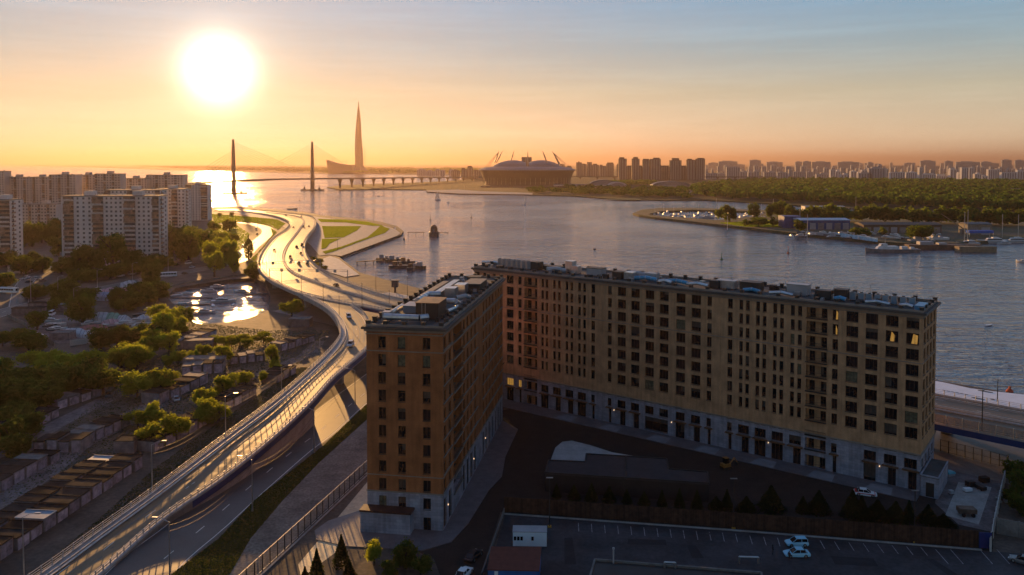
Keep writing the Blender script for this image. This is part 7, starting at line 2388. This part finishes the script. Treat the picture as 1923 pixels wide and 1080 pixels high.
for k in range(22):
    px = U(1345, 1436); boat(G(px, U(402, 411), -2), U(1.0, 2.0), U(9, 14), rnd.choice(('yacht', 'cabin')), 'small yacht moored at the inner side of the spit basin', gm_ + ', inner side', z=-1.7)
boat(G(1327, 410, -2), 3.1, 20, 'cabin', 'larger white motor yacht alone at the right of the yacht basin', None, z=-1.7)
gk = 'boats laid up between the halls of the spit'
for k in range(44):
    px = U(1478, 1770); boat(G(px, U(436, 448) + (px - 1478) * .02, .6), U(0, 3), U(7, 12), 'cabin', 'boat laid up on the hard between the halls of the spit', gk, z=1.6, m=rnd.choice((None, None, hull_d)))

# ------------------------------------------------------------------ on the open water
def sailboat(px, pb, h, lab, rz=0.3):
    boat(G(px, pb, -2), rz, h / 1.2, 'sail', lab, None, z=-1.9)
sailboat(822, 376, 18, 'small sailing boat with ochre sails left of the stadium shore', 2.6); sailboat(986, 385, 15, 'lone narrow sail in mid river before the stadium', 1.4)
boat(G(842, 381, -2), 1, 8, 'cabin', 'tiny motor boat right of the ochre sails', None, z=-1.9); boat(G(711, 369, -2), 0, 9, 'cabin', 'tiny motor boat below the skyscraper', None, z=-1.9)
boat(G(1117, 468, -2), 1.2, 6, 'open', 'small dark fishing boat alone in mid river', None, z=-1.9, m=hull_d); boat(G(1857, 612, -2), .5, 5, 'open', 'small red and white boat right of the long block', None, z=-1.9)
for px, pb, L, lab in ((549, 393, 16, 'low dark barge near the motorway bend'), (470, 386, 8, 'small boat in the glitter, left of a pair'), (478, 390, 8, 'small boat in the glitter, right of a pair'), (487, 389, 7, 'tiny boat at the edge of the glitter')):
    boat(G(px, pb, -2), .1, L, 'open', lab, None, z=-1.9, m=hull_d)
def buoy(px, pb, h, m, lab):
    t = thing('buoy', lab, 'buoy', G(px, pb, -2)); MB().lathe([(.9, -.5), (1.1, .3), (.7, .8), (.3, 1.2), (.12, h)], n=10).build('float', m, t); MB().box(0, 0, h, .5, .5, .5).build('top_mark', m, t)
bgm, brm, bbm = mat('buoy_green', (.02, .12, .04)), mat('buoy_red', (.5, .10, .04)), mat('buoy_black', (.03, .03, .03))
for px, pb, h, m, lab in ((1355, 488, 4.5, bgm, 'green spar buoy in the river before the long block'), (1480, 476, 5.0, brm, 'orange buoy in the river, right of the green one'), (885, 409, 5, bbm, 'dark spar buoy in mid river'),
                          (563, 377, 6, bbm, 'dark spar buoy between the pylons'), (631, 375, 6, bbm, 'dark spar buoy right of the second pylon'), (759, 450, 4, bbm, 'leaning dark buoy beside the embankment head'),
                          (1884, 747, 1.2, brm, 'small red and white float off the right embankment, lower'), (1896, 736, 1.2, brm, 'small red and white float off the right embankment, upper'), (808, 413, 7, bbm, 'tall dark spar buoy behind the old fort pier')):
    buoy(px, pb, h, m, lab)
# old beacon on its stone caisson, with pier stubs
t = thing('beacon_island', 'round domed stone beacon on a dark caisson in the river', 'beacon', G(815, 444, -2))
MB().lathe([(5.2, -1), (5.0, 4.2), (4.4, 4.8)], n=12).build('caisson', hull_d, t); MB().lathe([(3.6, 4.8), (3.6, 8.2), (2.9, 9.9), (1.6, 11.0), (.3, 11.6)], n=12).build('dome', hull_r, t); MB().span(-1, 1, -3.9, -3.3, 5, 7.6).build('door', citywin, t)
def pier_stub(pa, pb, w, lab, n, z=1.8):
    a, b = G(*pa, -2), G(*pb, -2); d = b - a
    t = thing('jetty', lab, 'jetty', a, math.atan2(d.y, d.x)); L = d.length
    MB().span(0, L, -w / 2, w / 2, z, z + .5).build('deck', hull_r, t)
    for k in range(n):
        MB().tube((L * (k + .1) / (n - .8), 0, -1), (L * (k + .1) / (n - .8), 0, z), .3, n=6).build('pile', hull_d, t)
pier_stub((765, 440), (797, 440), 2, 'old wooden jetty left of the domed beacon', 3); pier_stub((669, 497), (718, 494), 2.5, 'old jetty on piles reaching to the moored wrecks', 4); pier_stub((823, 438), (842, 438), 1, 'thin boom right of the domed beacon', 2, .6)
for px, py, L, rz, m, lab in ((742, 492, 14, .3, hull_r, 'rusty deckhouse wreck in the middle of the moored hulks'), (722, 490, 12, .1, hull_r, 'low wreck at the jetty end'), (748, 504, 13, .1, hull_d, 'dark low hulk in front, left of three'),
                              (772, 508, 7, 1.4, hull_d, 'short dark boat in front, middle of three'), (783, 505, 12, 2.8, hull_r, 'rusty boat with a thin mast in front, right of three'), (763, 496, 12, .2, hull_d, 'dark wreck behind the front boats')):
    barge(px, py, L, 4.5, 2.2, m, lab, rz)
tb_ = thing('water_tower', 'small dark square navigation tower on the river edge beyond the brick roof', 'tower', G(742, 556, -2)); MB().box(0, 0, 0, 1.0, 1.0, 5).box(0, 0, 5, 3.4, 3.4, 3.4).build('body', hull_d, tb_); MB().box(0, 0, 8.4, 4.2, 4.2, .4).build('roof', hull_d, tb_)

# far traffic masts along the north shore
for k in range(26):
    px = 640 + k * 26
    t = thing('shore_lamp', 'hair-thin lamp mast along the road on the north shore', 'lamp mast', G(px, 347 + k * .8, .2), 0, 'lamp masts on the north shore'); MB().tube((0, 0, 0), (0, 0, 12), .3, .2, 4).build('pole', cable_m, t)
patch('promenade', ((800, 357.6), (802, 360), (862, 363.6), (1000, 365.5), (1000, 362.5), (900, 359), (860, 356)), .25, concrete)
patch('lawn', ((1130, 373.5), (1200, 373), (1205, 375.4), (1145, 374.6)), .25, grass_m)

# ------------------------------------------------------------------ the hazy evening air
hz = bpy.data.materials.new('evening_haze')
hz.use_nodes = True
hz.node_tree.nodes.clear()
ho = hz.node_tree.nodes.new('ShaderNodeOutputMaterial')
pv = hz.node_tree.nodes.new('ShaderNodeVolumePrincipled')
pv.inputs['Color'].default_value = (.52, .38, .31, 1)
pv.inputs['Density'].default_value = 0.58e-4
pv.inputs['Anisotropy'].default_value = .56
hz.node_tree.links.new(pv.outputs[0], ho.inputs['Volume'])
mb = MB(); mb.span(-59000, 59000, -290, 79000, -4.0, 485)
mb.build('haze', hz, kind='stuff')
